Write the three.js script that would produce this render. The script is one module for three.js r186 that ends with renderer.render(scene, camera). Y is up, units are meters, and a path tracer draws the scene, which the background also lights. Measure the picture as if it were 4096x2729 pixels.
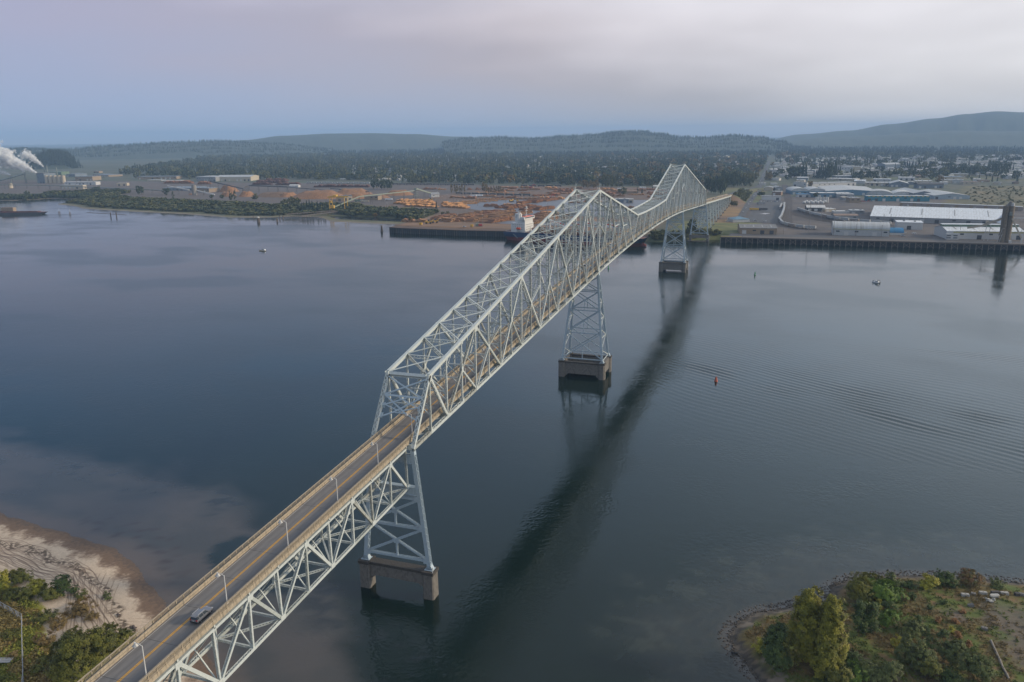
import * as THREE from 'three';
import { mergeGeometries, mergeVertices } from 'three/addons/utils/BufferGeometryUtils.js';
import { createNoise2D, createNoise3D } from 'simplex-noise';

// ---------------------------------------------------------------- camera, sky, sun, exposure
const scene = new THREE.Scene();
const camera = new THREE.PerspectiveCamera(46.39, 1024 / 682, 0.5, 60000);
camera.position.set(101.36, 131.42, 189.03);
camera.rotation.order = 'YXZ';
camera.rotation.set(-0.2535, 0.3309, -0.0102);
const EXPOSURE = 1.06;
const SUN = new THREE.Vector3(0.92, 0.38, -0.26).normalize();
const sunLight = new THREE.DirectionalLight(new THREE.Color(1.0, 0.83, 0.60), 3.2);
sunLight.position.copy(SUN).multiplyScalar(2500).add(new THREE.Vector3(0, 0, -400));
sunLight.target.position.set(0, 0, -400);
sunLight.castShadow = true;
sunLight.shadow.radius = 9;
sunLight.shadow.mapSize.set(4096, 4096);
Object.assign(sunLight.shadow.camera, { left: -1500, right: 1500, top: 1500, bottom: -1500, near: 10, far: 6000 });
scene.add(sunLight, sunLight.target);

function rng(seed) { let s = seed >>> 0; return () => { s = (s + 0x6d2b79f5) | 0; let t = Math.imul(s ^ (s >>> 15), 1 | s); t = (t + Math.imul(t ^ (t >>> 7), 61 | t)) ^ t; return ((t ^ (t >>> 14)) >>> 0) / 4294967296; }; }
const N2 = createNoise2D(rng(11)), N2b = createNoise2D(rng(12)), N3 = createNoise3D(rng(13));
const fbm = (x, y, o = 4, n = N2) => { let a = 0, f = 1, w = 1, t = 0; for (let i = 0; i < o; i++) { a += n(x * f, y * f) * w; t += w; w *= 0.5; f *= 2.03; } return a / t; };
const clamp = (v, a = 0, b = 1) => Math.min(b, Math.max(a, v));
const smooth = (a, b, v) => { const t = clamp((v - a) / (b - a)); return t * t * (3 - 2 * t); };
const mix = (a, b, t) => a + (b - a) * t;
const mix3 = (a, b, t) => [mix(a[0], b[0], t), mix(a[1], b[1], t), mix(a[2], b[2], t)];

// overcast morning: a lavender-grey cloud deck, lighter toward the veiled sun on the right, dimmer and bluer on the left
const stops = (A, t) => (t < 0.5 ? mix3(A[0], A[1], t * 2) : mix3(A[1], A[2], t * 2 - 1));
const SKY = {                                            // left, middle, right of the view; near the horizon, above it, higher up
  low: [[0.060, 0.095, 0.205], [0.180, 0.180, 0.230], [0.740, 0.715, 0.700]],
  mid: [[0.300, 0.305, 0.445], [0.620, 0.575, 0.620], [0.860, 0.850, 0.880]],
  up: [[0.180, 0.335, 0.600], [0.410, 0.560, 0.790], [0.880, 1.060, 1.260]],
};
function skyAt(dx, dy, dz) {
  const az = Math.atan2(dx, -dz), el = Math.asin(clamp(dy, -1, 1));      // az 0 = along the bridge, + = to the right
  const toSun = dx * SUN.x + dy * SUN.y + dz * SUN.z;
  const sx = dx / (Math.max(dy, 0) + 0.13), sz = dz / (Math.max(dy, 0) + 0.13);
  const cl = fbm(sx * 0.42 + 5, sz * 0.60, 5), cl2 = fbm(sx * 1.3 + 9, sz * 1.7, 4, N2b);
  const side = clamp(0.5 + 0.5 * Math.sin(clamp((az + 0.33) / 1.25 * 2.6, -Math.PI / 2, Math.PI / 2)) * (Math.abs(az) > 1.8 ? 0.4 + 0.6 * clamp((Math.PI - Math.abs(az)) / 1.3) : 1) + 0.06 * cl);
  let c = stops(SKY.mid, side);
  c = mix3(c, stops(SKY.up, side), smooth(0.125, 0.27, el) * clamp(0.95 - 0.4 * cl));     // the cloud deck thins to blue
  c = mix3(c, [0.50, 0.525, 0.575], 0.85 * smooth(0.36, 0.75, el));                        // and closes again overhead
  const low = 1 - smooth(0.0, 0.135, el + 0.010 * cl);
  c = mix3(c, stops(SKY.low, side), low);
  const k = 1 + 0.13 * cl * (1 - low) + 0.06 * cl2 * (1 - 0.8 * low) + 0.45 * Math.pow(clamp(toSun), 5) * (0.4 + 0.6 * smooth(-0.02, 0.25, el));
  return [c[0] * k, c[1] * k, c[2] * k];
}
const SW = 1024, SH = 512, skyData = new Float32Array(SW * SH * 4);
for (let j = 0; j < SH; j++) for (let i = 0; i < SW; i++) {
  const ph = ((i + 0.5) / SW - 0.5) * 2 * Math.PI, el = ((j + 0.5) / SH - 0.5) * Math.PI;
  const y = Math.max(Math.sin(el), 0.0), r = Math.cos(Math.max(el, 0));
  const c = skyAt(Math.cos(ph) * r, y, Math.sin(ph) * r), o = (j * SW + i) * 4;
  skyData[o] = c[0]; skyData[o + 1] = c[1]; skyData[o + 2] = c[2]; skyData[o + 3] = 1;
}
const skyTex = new THREE.DataTexture(skyData, SW, SH, THREE.RGBAFormat, THREE.FloatType);
skyTex.mapping = THREE.EquirectangularReflectionMapping; skyTex.magFilter = skyTex.minFilter = THREE.LinearFilter; skyTex.needsUpdate = true;
scene.background = skyTex; scene.environment = skyTex;
scene.fog = new THREE.FogExp2(new THREE.Color(0.46, 0.69, 1.0), 0.000085);

const renderer = new THREE.WebGLRenderer({ antialias: true });
renderer.setSize(1024, 682);
renderer.toneMapping = THREE.LinearToneMapping;
renderer.toneMappingExposure = EXPOSURE;
renderer.shadowMap.enabled = true;

// ---------------------------------------------------------------- helpers
const V = (x, y, z) => new THREE.Vector3(x, y, z);
const taken = new Map();
function numbered(name) { const n = taken.get(name) ?? 0; taken.set(name, n + 1); return n ? `${name}_${String(n).padStart(3, '0')}` : name; }
function tag(o, label, category, group, kind) { o.userData.label = label; if (category) o.userData.category = category; if (group) o.userData.group = group; if (kind) o.userData.kind = kind; return o; }
function thing(name, label, category, [x, y, z] = [0, 0, 0], turn = 0, group) {
  const o = new THREE.Group(); o.name = numbered(name); o.position.set(x, y, z); o.rotation.y = turn; scene.add(o);
  return tag(o, label, category, group);
}
function mesh(name, geo, mat, parent, kind) {
  const m = new THREE.Mesh(geo, mat); m.name = parent === scene ? numbered(name) : name; m.castShadow = m.receiveShadow = true;
  if (kind) m.userData.kind = kind; parent.add(m); return m;
}
function structure(name, geo, mat) { const m = mesh(name, geo, mat, scene, 'structure'); return m; }
function copyThing(src, label, [x, y, z], turn = 0, group) {
  const c = src.clone(); c.name = numbered(src.name.replace(/_\d{3}$/, '')); c.position.set(x, y, z); c.rotation.y = turn; scene.add(c);
  c.userData = { ...src.userData }; if (label) c.userData.label = label; if (group) c.userData.group = group; return c;
}
// collects oriented boxes, quads and tubes into one geometry with flat normals and uv in metres
class GB {
  constructor() { this.p = []; this.n = []; this.u = []; this.i = []; }
  quad(a, b, c, d, nn) {
    const k = this.p.length / 3, ab = V().subVectors(b, a), ad = V().subVectors(d, a);
    const n = nn ?? V().crossVectors(ab, ad).normalize(), lu = ab.length(), lv = ad.length();
    for (const q of [a, b, c, d]) { this.p.push(q.x, q.y, q.z); this.n.push(n.x, n.y, n.z); }
    this.u.push(0, 0, lu, 0, lu, lv, 0, lv); this.i.push(k, k + 1, k + 2, k, k + 2, k + 3); return this;
  }
  tri(a, b, c) {
    const k = this.p.length / 3, n = V().crossVectors(V().subVectors(b, a), V().subVectors(c, a)).normalize();
    for (const q of [a, b, c]) { this.p.push(q.x, q.y, q.z); this.n.push(n.x, n.y, n.z); }
    const l = a.distanceTo(b); this.u.push(0, 0, l, 0, l / 2, l); this.i.push(k, k + 1, k + 2); return this;
  }
  obox(c, X, Y, Z, hx, hy, hz, caps = true) {   // unit axes, half sizes
    const P = (a, b, d) => V(c.x + X.x * a * hx + Y.x * b * hy + Z.x * d * hz, c.y + X.y * a * hx + Y.y * b * hy + Z.y * d * hz, c.z + X.z * a * hx + Y.z * b * hy + Z.z * d * hz);
    const A = P(-1, -1, -1), B = P(1, -1, -1), C = P(1, 1, -1), D = P(-1, 1, -1), E = P(-1, -1, 1), F = P(1, -1, 1), G = P(1, 1, 1), H = P(-1, 1, 1);
    this.quad(A, E, H, D); this.quad(F, B, C, G); this.quad(D, H, G, C); this.quad(A, B, F, E);
    if (caps) { this.quad(E, F, G, H); this.quad(B, A, D, C); }
    return this;
  }
  box(x, y, z, w, h, d, turn = 0) { const c = Math.cos(turn), s = Math.sin(turn); return this.obox(V(x, y, z), V(c, 0, -s), V(0, 1, 0), V(s, 0, c), w / 2, h / 2, d / 2); }
  beam(a, b, w, d, side = V(1, 0, 0), caps = true) {   // w along side, d across it
    const Z = V().subVectors(b, a), L = Z.length(); Z.divideScalar(L);
    let X = side.clone().addScaledVector(Z, -side.dot(Z)); if (X.lengthSq() < 1e-6) X = V(0, 0, 1).addScaledVector(Z, -Z.z); X.normalize();
    const Y = V().crossVectors(Z, X);
    return this.obox(V().addVectors(a, b).multiplyScalar(0.5), X, Y, Z, w / 2, d / 2, L / 2, caps);
  }
  laced(a, b, w, d, side, pitch = 0.9, t = 0.07, bw = 0.13, faces = 2) {   // two plates across side, lattice bars between them
    const Z = V().subVectors(b, a), L = Z.length(); Z.divideScalar(L);
    const X = side.clone().addScaledVector(Z, -side.dot(Z)).normalize(), Y = V().crossVectors(Z, X);
    for (const s of [-1, 1]) this.beam(a.clone().addScaledVector(X, s * w / 2), b.clone().addScaledVector(X, s * w / 2), t, d, X);
    const end = Math.min(L * 0.1, 1.2), n = Math.max(2, Math.round((L - 2 * end) / pitch)), st = (L - 2 * end) / n;
    for (const f of (faces === 2 ? [-1, 1] : [faces])) {
      const o = Y.clone().multiplyScalar(f * (d / 2 - 0.05));
      for (const e of [[0, end], [L - end, L]]) this.beam(a.clone().addScaledVector(Z, e[0]).add(o), a.clone().addScaledVector(Z, e[1]).add(o), w - t, 0.05, X);
      for (let k = 0; k < n; k++) {
        const s = k % 2 ? 1 : -1;
        this.beam(a.clone().addScaledVector(Z, end + k * st).addScaledVector(X, s * w / 2).add(o), a.clone().addScaledVector(Z, end + (k + 1) * st).addScaledVector(X, -s * w / 2).add(o), bw, 0.04, V().crossVectors(Y, Z), false);
      }
    }
    return this;
  }
  tube(a, b, r0, r1 = r0, n = 8, caps = true) {
    const Z = V().subVectors(b, a).normalize(); let X = Math.abs(Z.y) > 0.9 ? V(1, 0, 0) : V(0, 1, 0); X.addScaledVector(Z, -X.dot(Z)).normalize(); const Y = V().crossVectors(Z, X), k = this.p.length / 3;
    for (let j = 0; j <= n; j++) {
      const q = (j / n) * Math.PI * 2, c = Math.cos(q), s = Math.sin(q), nx = X.x * c + Y.x * s, ny = X.y * c + Y.y * s, nz = X.z * c + Y.z * s;
      this.p.push(a.x + nx * r0, a.y + ny * r0, a.z + nz * r0, b.x + nx * r1, b.y + ny * r1, b.z + nz * r1); this.n.push(nx, ny, nz, nx, ny, nz);
      this.u.push(j / n * 6.28 * r0, 0, j / n * 6.28 * r0, a.distanceTo(b));
      if (j < n) { const m = k + j * 2; this.i.push(m, m + 2, m + 1, m + 1, m + 2, m + 3); }
    }
    if (caps) for (const [c, r, s] of [[a, r0, -1], [b, r1, 1]]) {
      if (r < 1e-3) continue; const m = this.p.length / 3; this.p.push(c.x, c.y, c.z); this.n.push(Z.x * s, Z.y * s, Z.z * s); this.u.push(0, 0);
      for (let j = 0; j <= n; j++) { const q = (j / n) * Math.PI * 2, cc = Math.cos(q) * r, ss = Math.sin(q) * r; this.p.push(c.x + X.x * cc + Y.x * ss, c.y + X.y * cc + Y.y * ss, c.z + X.z * cc + Y.z * ss); this.n.push(Z.x * s, Z.y * s, Z.z * s); this.u.push(cc, ss); if (j < n) s > 0 ? this.i.push(m, m + 1 + j, m + 2 + j) : this.i.push(m, m + 2 + j, m + 1 + j); }
    }
    return this;
  }
  geo() {
    const g = new THREE.BufferGeometry();
    g.setAttribute('position', new THREE.Float32BufferAttribute(this.p, 3)); g.setAttribute('normal', new THREE.Float32BufferAttribute(this.n, 3));
    g.setAttribute('uv', new THREE.Float32BufferAttribute(this.u, 2)); g.setIndex(this.i); return g;
  }
}
const build = (f) => { const g = new GB(); f(g); return g.geo(); };

// textures: every one is surface colour or relief with its own grain
function dataTex(w, h, fn, srgb = true) {
  const d = new Uint8Array(w * h * 4);
  for (let j = 0; j < h; j++) for (let i = 0; i < w; i++) { const c = fn(i / w, j / h, i, j), o = (j * w + i) * 4; d[o] = clamp(c[0]) * 255; d[o + 1] = clamp(c[1]) * 255; d[o + 2] = clamp(c[2]) * 255; d[o + 3] = 255; }
  const t = new THREE.DataTexture(d, w, h, THREE.RGBAFormat); t.wrapS = t.wrapT = THREE.RepeatWrapping; t.magFilter = THREE.LinearFilter; t.minFilter = THREE.LinearMipmapLinearFilter; t.generateMipmaps = true;
  if (srgb) t.colorSpace = THREE.SRGBColorSpace; t.needsUpdate = true; return t;
}
// seamless noise on a torus-like blend
function tile(n, u, v, f, o = 4) { const a = fbm(u * f, v * f, o, n), b = fbm((u - 1) * f, v * f, o, n), c = fbm(u * f, (v - 1) * f, o, n), d = fbm((u - 1) * f, (v - 1) * f, o, n); const su = smooth(0.6, 1, u), sv = smooth(0.6, 1, v); return mix(mix(a, b, su), mix(c, d, su), sv); }
const lin = (r, g, b) => new THREE.Color().setRGB(r, g, b);
const M = (r, g, b, rough = 0.8, extra = {}) => new THREE.MeshStandardMaterial({ color: lin(r, g, b), roughness: rough, metalness: 0, ...extra });
function rep(t, k, k2 = k) { const c = t.clone(); c.repeat.set(k, k2); c.needsUpdate = true; return c; }
const grainTex = dataTex(256, 256, (u, v, i, j) => { const k = 0.86 + 0.10 * tile(N2, u, v, 5, 5) + 0.06 * tile(N2b, u, v, 40, 2); return [k, k, k]; });
const stainTex = dataTex(512, 512, (u, v) => { const a = tile(N2, u, v, 4, 5), b = tile(N2b, u, v * 0.35, 14, 4); let k = 0.80 + 0.14 * a + 0.12 * b; const s = smooth(0.25, 0.6, b) * smooth(-0.1, 0.4, a); return [k - 0.18 * s, k - 0.24 * s, k - 0.30 * s]; });
const steelTex = dataTex(512, 512, (u, v) => { const a = tile(N2, u, v, 6, 5), b = tile(N2b, u, v, 22, 3); const k = 0.90 + 0.06 * a + 0.04 * b, r = smooth(0.52, 0.8, b + 0.35 * a); return [mix(k, 0.55, r), mix(k, 0.42, r), mix(k, 0.32, r)]; });
// ================================================================ the bridge
const steel = new THREE.MeshStandardMaterial({ color: lin(0.57, 0.615, 0.60), roughness: 0.5, map: rep(steelTex, 0.12) });
const steelWorn = new THREE.MeshStandardMaterial({ color: lin(0.435, 0.475, 0.455), roughness: 0.6, map: rep(steelTex, 0.09, 0.07) }), steelStained = new THREE.MeshStandardMaterial({ color: lin(0.47, 0.49, 0.45), roughness: 0.65, map: rep(stainTex, 0.10, 0.06) });
const paintR = rng(1909), pickSteel = () => { const r = paintR(); return r < 0.62 ? steel : r < 0.84 ? steelWorn : steelStained; };   // repainted panels beside weathered ones
const steelBlue = new THREE.MeshStandardMaterial({ color: lin(0.42, 0.51, 0.57), roughness: 0.55, map: rep(steelTex, 0.12) });
const concreteOld = new THREE.MeshStandardMaterial({ color: lin(0.215, 0.195, 0.170), roughness: 0.9, map: rep(stainTex, 0.11) });
const concreteCap = new THREE.MeshStandardMaterial({ color: lin(0.085, 0.075, 0.065), roughness: 0.92, map: rep(stainTex, 0.2) });
const railCream = new THREE.MeshStandardMaterial({ color: lin(0.50, 0.415, 0.30), roughness: 0.75, map: rep(stainTex, 0.16) });
const asphaltTex = dataTex(512, 1024, (u, v) => {      // u across the roadway, v along it: worn wheel tracks with their own grain
  const x = (u - 0.5) * 8.2; let t = 0; for (const c of [-2.9, -1.25, 1.25, 2.9]) t += Math.exp(-((x - c + 0.10 * N2(v * 4, c)) ** 2) / 0.10);
  const n = tile(N2, u, v, 6, 5), f = tile(N2b, u * 3 % 1, v * 9 % 1, 30, 2), oil = Math.exp(-((Math.abs(x) - 2.07) ** 2) / 0.05);
  const e = smooth(3.3, 4.1, Math.abs(x) + 0.3 * n); let k = 0.505 + 0.035 * n + 0.04 * f - 0.035 * t + 0.01 * oil;
  return [k + 0.02 * e, k + 0.005 * e, k - 0.015 * e];
});
const asphalt = new THREE.MeshStandardMaterial({ color: lin(0.66, 0.625, 0.61), roughness: 0.88, map: asphaltTex });
const paintYellow = new THREE.MeshStandardMaterial({ color: lin(0.90, 0.45, 0.03), roughness: 0.75, map: rep(stainTex, 0.5) });
const paintWhite = new THREE.MeshStandardMaterial({ color: lin(0.62, 0.61, 0.60), roughness: 0.75, map: rep(stainTex, 0.5) });
const rubber = M(0.02, 0.02, 0.021, 0.9), lampGrey = M(0.55, 0.54, 0.52, 0.5);

const STOT = 832.4, SMID = STOT / 2;
function rise(s) { const q = s > SMID ? STOT - s : s; if (q <= 205) return 0.0525 * q; const d = q - 205; return 0.0525 * 205 + 0.0525 * d - 0.0525 * d * d / (2 * (SMID - 205)); }
const hb = (s) => 46 + rise(s), yd = (s) => 47.75 + rise(s);
const SP = 12.3, PK = 233.2, HG = 350.2;
function ht(s) { const q = s > SMID ? STOT - s : s; if (q <= PK) return mix(64.0, 102.2, (q - SP) / (PK - SP)); if (q <= HG) return mix(102.2, 78.2, (q - PK) / (HG - PK)); return 78.2 - 0.9 * (1 - ((SMID - q) / (SMID - HG)) ** 2); }
const XT = 6.54;
const half = [0, 12.3, 24.6, 36.9, 49.2, 61.5, 73.8, 86.1, 98.4, 110.8, 123.2, 136.8, 150.4, 164, 177.6, 191.4, 205.2, 219.2, 233.2, 246.7, 260.2, 273.7, 287.2, 299.7, 312.2, 324.2, 336.2, 350.2];
const susp = []; for (let k = 1; k < 11; k++) susp.push(HG + k * 132 / 11);
const pts = [...half, ...susp, ...half.slice().reverse().map((s) => STOT - s)];
const L = (x, s) => V(x, hb(s), -s), U = (x, s) => V(x, ht(s), -s);
const XS = V(1, 0, 0);
const near = (s) => s < 240;

const truss = thing('truss_bridge', 'pale green steel cantilever truss bridge with two peaks spanning the river', 'bridge');
function member(name, a, b, w, d, opt = {}) {
  const s = -(a.z + b.z) / 2, g = new GB();
  const pitch = opt.pitch ?? (s < 130 ? 0.95 : s < 300 ? 1.4 : 2.6);
  if (opt.solid || (s > 420 && !opt.big)) g.beam(a, b, w, d, opt.side ?? XS); else g.laced(a, b, w, d, opt.side ?? XS, pitch, opt.t ?? 0.09, opt.bw ?? (s < 130 ? 0.14 : 0.2));
  return mesh(name, g.geo(), opt.mat ?? pickSteel(), opt.parent ?? truss);
}
const midOf = (a, b, t = 0.5) => V().lerpVectors(a, b, t);
for (const x of [-XT, XT]) {
  // chords, panel by panel
  for (let k = 0; k + 1 < pts.length; k++) {
    const s0 = pts[k], s1 = pts[k + 1];
    mesh('bottom_chord', build((g) => { const sc = (s0 + s1) / 2; if (sc < 250) g.laced(L(x, s0), L(x, s1), 0.85, 0.95, XS, 1.5, 0.1, 0.3); else g.beam(L(x, s0), L(x, s1), 0.85, 0.9, XS); }), pickSteel(), truss);
    if (s0 < SP - 1 || s1 > STOT - SP + 1) { mesh('end_post', build((g) => { const a = s0 < SP ? L(x, s0) : L(x, s1), b = s0 < SP ? U(x, s1) : U(x, s0); g.laced(a, b, 0.95, 0.95, XS, 0.95, 0.1, 0.28); g.beam(a.clone().add(V(0, 0.42, s0 < SP ? -0.1 : 0.1)), b.clone().add(V(0, 0.42, s0 < SP ? -0.1 : 0.1)), 0.2, 0.05, XS); }), steel, truss); continue; }
    mesh('top_chord', build((g) => { g.beam(U(x, s0), U(x, s1), 0.95, 1.0, XS); if (s0 < 330) { const n = 14; for (let i = 0; i < n; i++) { const p = midOf(U(x, s0), U(x, s1), (i + 0.5) / n).add(V(0, 0.52, 0)); g.beam(p.clone().add(V(-0.3, 0, 0.15)), p.clone().add(V(0.3, 0, -0.15)), 0.1, 0.05, V(0, 0, 1)); } } }), steel, truss);
  }
  // gusset plates at the main joints
  for (const s of pts) {
    if (s < 0.5 || s > STOT - 0.5) continue; const main = [12.3, 49.2, 98.4, 150.4, 205.2, 233.2, 260.2, 287.2, 312.2, 350.2].some((q) => Math.abs(q - Math.min(s, STOT - s)) < 0.5);
    const r = main ? 1.5 : 0.75;
    for (const [py, rr] of [[ht(s) - r * 0.45, r], [hb(s) + 0.35, 0.85]]) for (const o of [-0.5, 0.5]) mesh('gusset_plate', build((g) => g.box(x + o, py, -s, 0.05, rr * 1.5, rr * 1.5)), steel, truss);
  }
  const half1 = (mir) => {
    const T = (s) => (mir ? STOT - s : s), l = (s) => L(x, T(s)), u = (s) => U(x, T(s));
    const diag = (a, b, main = 0.78) => member('diagonal', a, b, 0.72, main, { big: true });
    const withSub = (a, b, sm, sl, sv) => {          // a main diagonal, its sub-diagonal at the midpoint and the strut to the next vertical
      diag(a, b); const m = midOf(a, b, (T(sm) + a.z) / (a.z - b.z) * 1);
      member('sub_diagonal', m, l(sl), 0.6, 0.5); for (const o of [-0.42, 0.42]) mesh('joint_plate', build((g) => g.box(m.x + o, m.y, m.z, 0.05, 1.8, 1.3)), steel, truss);
      if (sv !== undefined) { const vv = V(x, mix(hb(T(sv)), ht(T(sv)), 0.6), -T(sv)); member('sub_strut', m.clone().add(V(0, 0.3, 0)), vv, 0.55, 0.45); }
      return m;
    };
    diag(u(12.3), l(24.6));
    for (const [lo, up, l2] of [[24.6, 49.2, 73.8], [73.8, 98.4, 123.2], [123.2, 150.4, 177.6], [177.6, 205.2, 233.2]]) {
      withSub(l(lo), u(up), (lo + up) / 2, up); withSub(u(up), l(l2), (up + l2) / 2, up, l2);
    }
    withSub(l(233.2), u(260.2), 246.7, 260.2, 233.2);
    withSub(u(260.2), l(287.2), 273.7, 260.2, 287.2); withSub(u(287.2), l(312.2), 299.7, 287.2, 312.2); withSub(u(312.2), l(336.2), 324.2, 312.2);
    diag(l(336.2), u(350.2), 0.7);
    let top = false; const q = [HG, ...susp.slice(0, 5)];   // suspended span
    for (let k = 0; k + 1 < q.length; k++) { member('diagonal', top ? u(q[k]) : l(q[k]), top ? l(q[k + 1]) : u(q[k + 1]), 0.55, 0.5, { big: true }); top = !top; }
    for (const s of [...half.slice(1), ...susp.slice(0, 5)]) member('vertical', l(s), u(s), Math.abs(s - PK) < 1 ? 0.85 : 0.5, Math.abs(s - PK) < 1 ? 1.0 : 0.5, { big: Math.abs(s - PK) < 1 });
  };
  half1(false); half1(true);
  member('diagonal', L(x, susp[4]), U(x, susp[5]), 0.4, 0.4, { solid: true }); member('diagonal', U(x, susp[4]), L(x, susp[5]), 0.4, 0.36, { solid: true });
}
// top lateral system, sway frames, portals, floor beams
for (let k = 1; k < pts.length - 1; k++) {
  const s = pts[k], a = U(-XT, s), b = U(XT, s), f = near(s) || (s > 830 - 240);
  const dn = V(0, -0.25, 0);
  mesh('top_strut', build((g) => { const dw = V(0, -0.9, 0); if (s < 330) { g.laced(a.clone().add(V(0, -0.55, 0)), b.clone().add(V(0, -0.55, 0)), 0.95, 0.4, V(0, 1, 0), 0.95, 0.12, 0.11); } else { g.beam(a.clone().add(dn), b.clone().add(dn), 0.35, 0.12, V(0, 0, 1)); g.beam(a.clone().add(dw), b.clone().add(dw), 0.35, 0.12, V(0, 0, 1)); g.beam(a.clone().add(V(0, -0.6, 0)), b.clone().add(V(0, -0.6, 0)), 0.08, 0.6, V(0, 0, 1)); } }), steel, truss);
  if (k < pts.length - 2) {
    const s1 = pts[k + 1], c = U(-XT, s1), d = U(XT, s1);
    mesh('lateral_brace', build((g) => g.beam(a.clone().add(V(0.4, 0.35, 0)), d.clone().add(V(-0.4, 0.35, 0)), 0.42, 0.16, V(0, 0, 1).cross(V(0, 1, 0)))), pickSteel(), truss);
    mesh('lateral_brace', build((g) => { const p = b.clone().add(V(-0.4, -0.1, 0)), q = c.clone().add(V(0.4, -0.1, 0)); if (s < 330) g.laced(p, q, 0.75, 0.35, V(0, 1, 0), 1.0, 0.1, 0.1); else g.beam(p, q, 0.35, 0.3, V(0, 1, 0)); }), pickSteel(), truss);
  }
  // sway frame between the two verticals, above the traffic
  const top = ht(s) - 1.1, base = yd(s) + 6.2, H = top - base; if (H < 3) continue;
  const main = k % 2 === 0 || Math.abs(s - PK) < 1;
  const n = Math.max(1, Math.round(H / 8.5)), fr = new THREE.Group(); fr.name = 'sway_frame'; truss.add(fr);
  for (let i = 0; i <= n; i++) {
    const y = base + H * i / n;
    if (i < n || !main) mesh('strut', build((g) => g.beam(V(-XT + 0.3, y, -s), V(XT - 0.3, y, -s), 0.32, 0.34, V(0, 0, 1))), pickSteel(), fr);
    if (i < n && (main || i === n - 1)) for (const q of [-1, 1]) mesh('brace', build((g) => g.beam(V(-q * (XT - 0.3), y, -s), V(q * (XT - 0.3), y + H / n, -s), 0.22, 0.3, V(0, 0, 1))), pickSteel(), fr);
    if (i === 0) for (const q of [-1, 1]) mesh('knee_brace', build((g) => { g.beam(V(q * (XT - 0.3), y - 2.6, -s), V(q * (XT - 3.4), y, -s), 0.25, 0.26, V(0, 0, 1)); g.box(q * (XT - 0.55), y - 0.2, -s, 0.9, 1.5, 0.08); }), steel, fr);
  }
}
for (const s0 of [0, STOT]) {           // portals in the plane of the end posts
  const dir = s0 ? -1 : 1, pt = (x, t) => midOf(L(Math.sign(x) * XT, s0), U(Math.sign(x) * XT, s0 + dir * SP), t).setX(x), fr = new THREE.Group(); fr.name = 'portal_frame'; truss.add(fr);
  const nrm = V(0, -0.53, dir * -0.85), bb = (nm, x0, t0, x1, t1, w = 0.42, d = 0.4) => mesh(nm, build((g) => g.laced(pt(x0, t0), pt(x1, t1), d, w, nrm.clone().normalize(), 0.8, 0.06, 0.1)), steelBlue, fr);
  mesh('portal_beam', build((g) => g.beam(pt(-XT, 0.985), pt(XT, 0.985), 1.0, 0.9, nrm)), steel, fr);
  const X = XT - 0.45;
  mesh('strut', build((g) => g.beam(pt(-X, 0.68), pt(X, 0.68), 0.3, 0.55, nrm)), steelBlue, fr);
  for (const q of [-1, 1]) {
    bb('brace', -q * X, 0.94, q * X, 0.68); bb('brace', -q * X, 0.69, q * 1.8, 0.455); bb('brace', q * 1.8, 0.455, q * X, 0.37, 0.4, 0.36); bb('brace', q * 1.2, 0.66, -q * X, 0.53, 0.36, 0.34); bb('brace', q * X, 0.56, -q * 0.2, 0.47, 0.3, 0.3);
    for (const t of [0.68, 0.54, 0.40]) mesh('gusset_plate', build((g) => { const c = pt(q * (X - 0.1), t), up = V().subVectors(pt(XT, 1), pt(XT, 0)).normalize(); g.obox(c.addScaledVector(nrm.clone().normalize(), 0.3), XS, up, V().crossVectors(XS, up), 0.75, 0.8, 0.05); }), steelBlue, fr);
  }
  mesh('strut', build((g) => g.beam(pt(-2.3, 0.452), pt(2.3, 0.452), 0.3, 0.3, nrm)), steelBlue, fr);
}
for (let k = 0; k < pts.length; k++) {
  const s = pts[k];
  mesh('floor_beam', build((g) => { g.box(0, hb(s) + 0.35, -s, XT * 2 - 0.8, 1.5, 0.08); for (const o of [-0.4, 1.1]) g.box(0, hb(s) + o, -s, XT * 2 - 0.8, 0.08, 0.45); }), steel, truss);
  if (k + 1 < pts.length) mesh('bottom_lateral', build((g) => { const s1 = pts[k + 1]; g.beam(L(-XT + 0.4, s).add(V(0, -0.2, 0)), L(XT - 0.4, s1).add(V(0, -0.2, 0)), 0.3, 0.25); g.beam(L(XT - 0.4, s).add(V(0, -0.26, 0)), L(-XT + 0.4, s1).add(V(0, -0.26, 0)), 0.3, 0.25); }), steel, truss);
}
for (const [s, nm] of [[PK, 0], [STOT - PK, 0]]) for (const x of [-XT, XT]) mesh('aircraft_beacon', build((g) => { g.tube(V(x, 102.6, -s), V(x, 105.2, -s), 0.09, 0.06, 6); g.tube(V(x, 105.2, -s), V(x, 105.8, -s), 0.22, 0.16, 8); g.box(x - 0.6, 102.9, -s, 0.9, 0.06, 0.9); for (const q of [-1, 1]) g.box(x - 0.6 + q * 0.42, 103.4, -s, 0.05, 1.0, 0.9); }), steel, truss);

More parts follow.
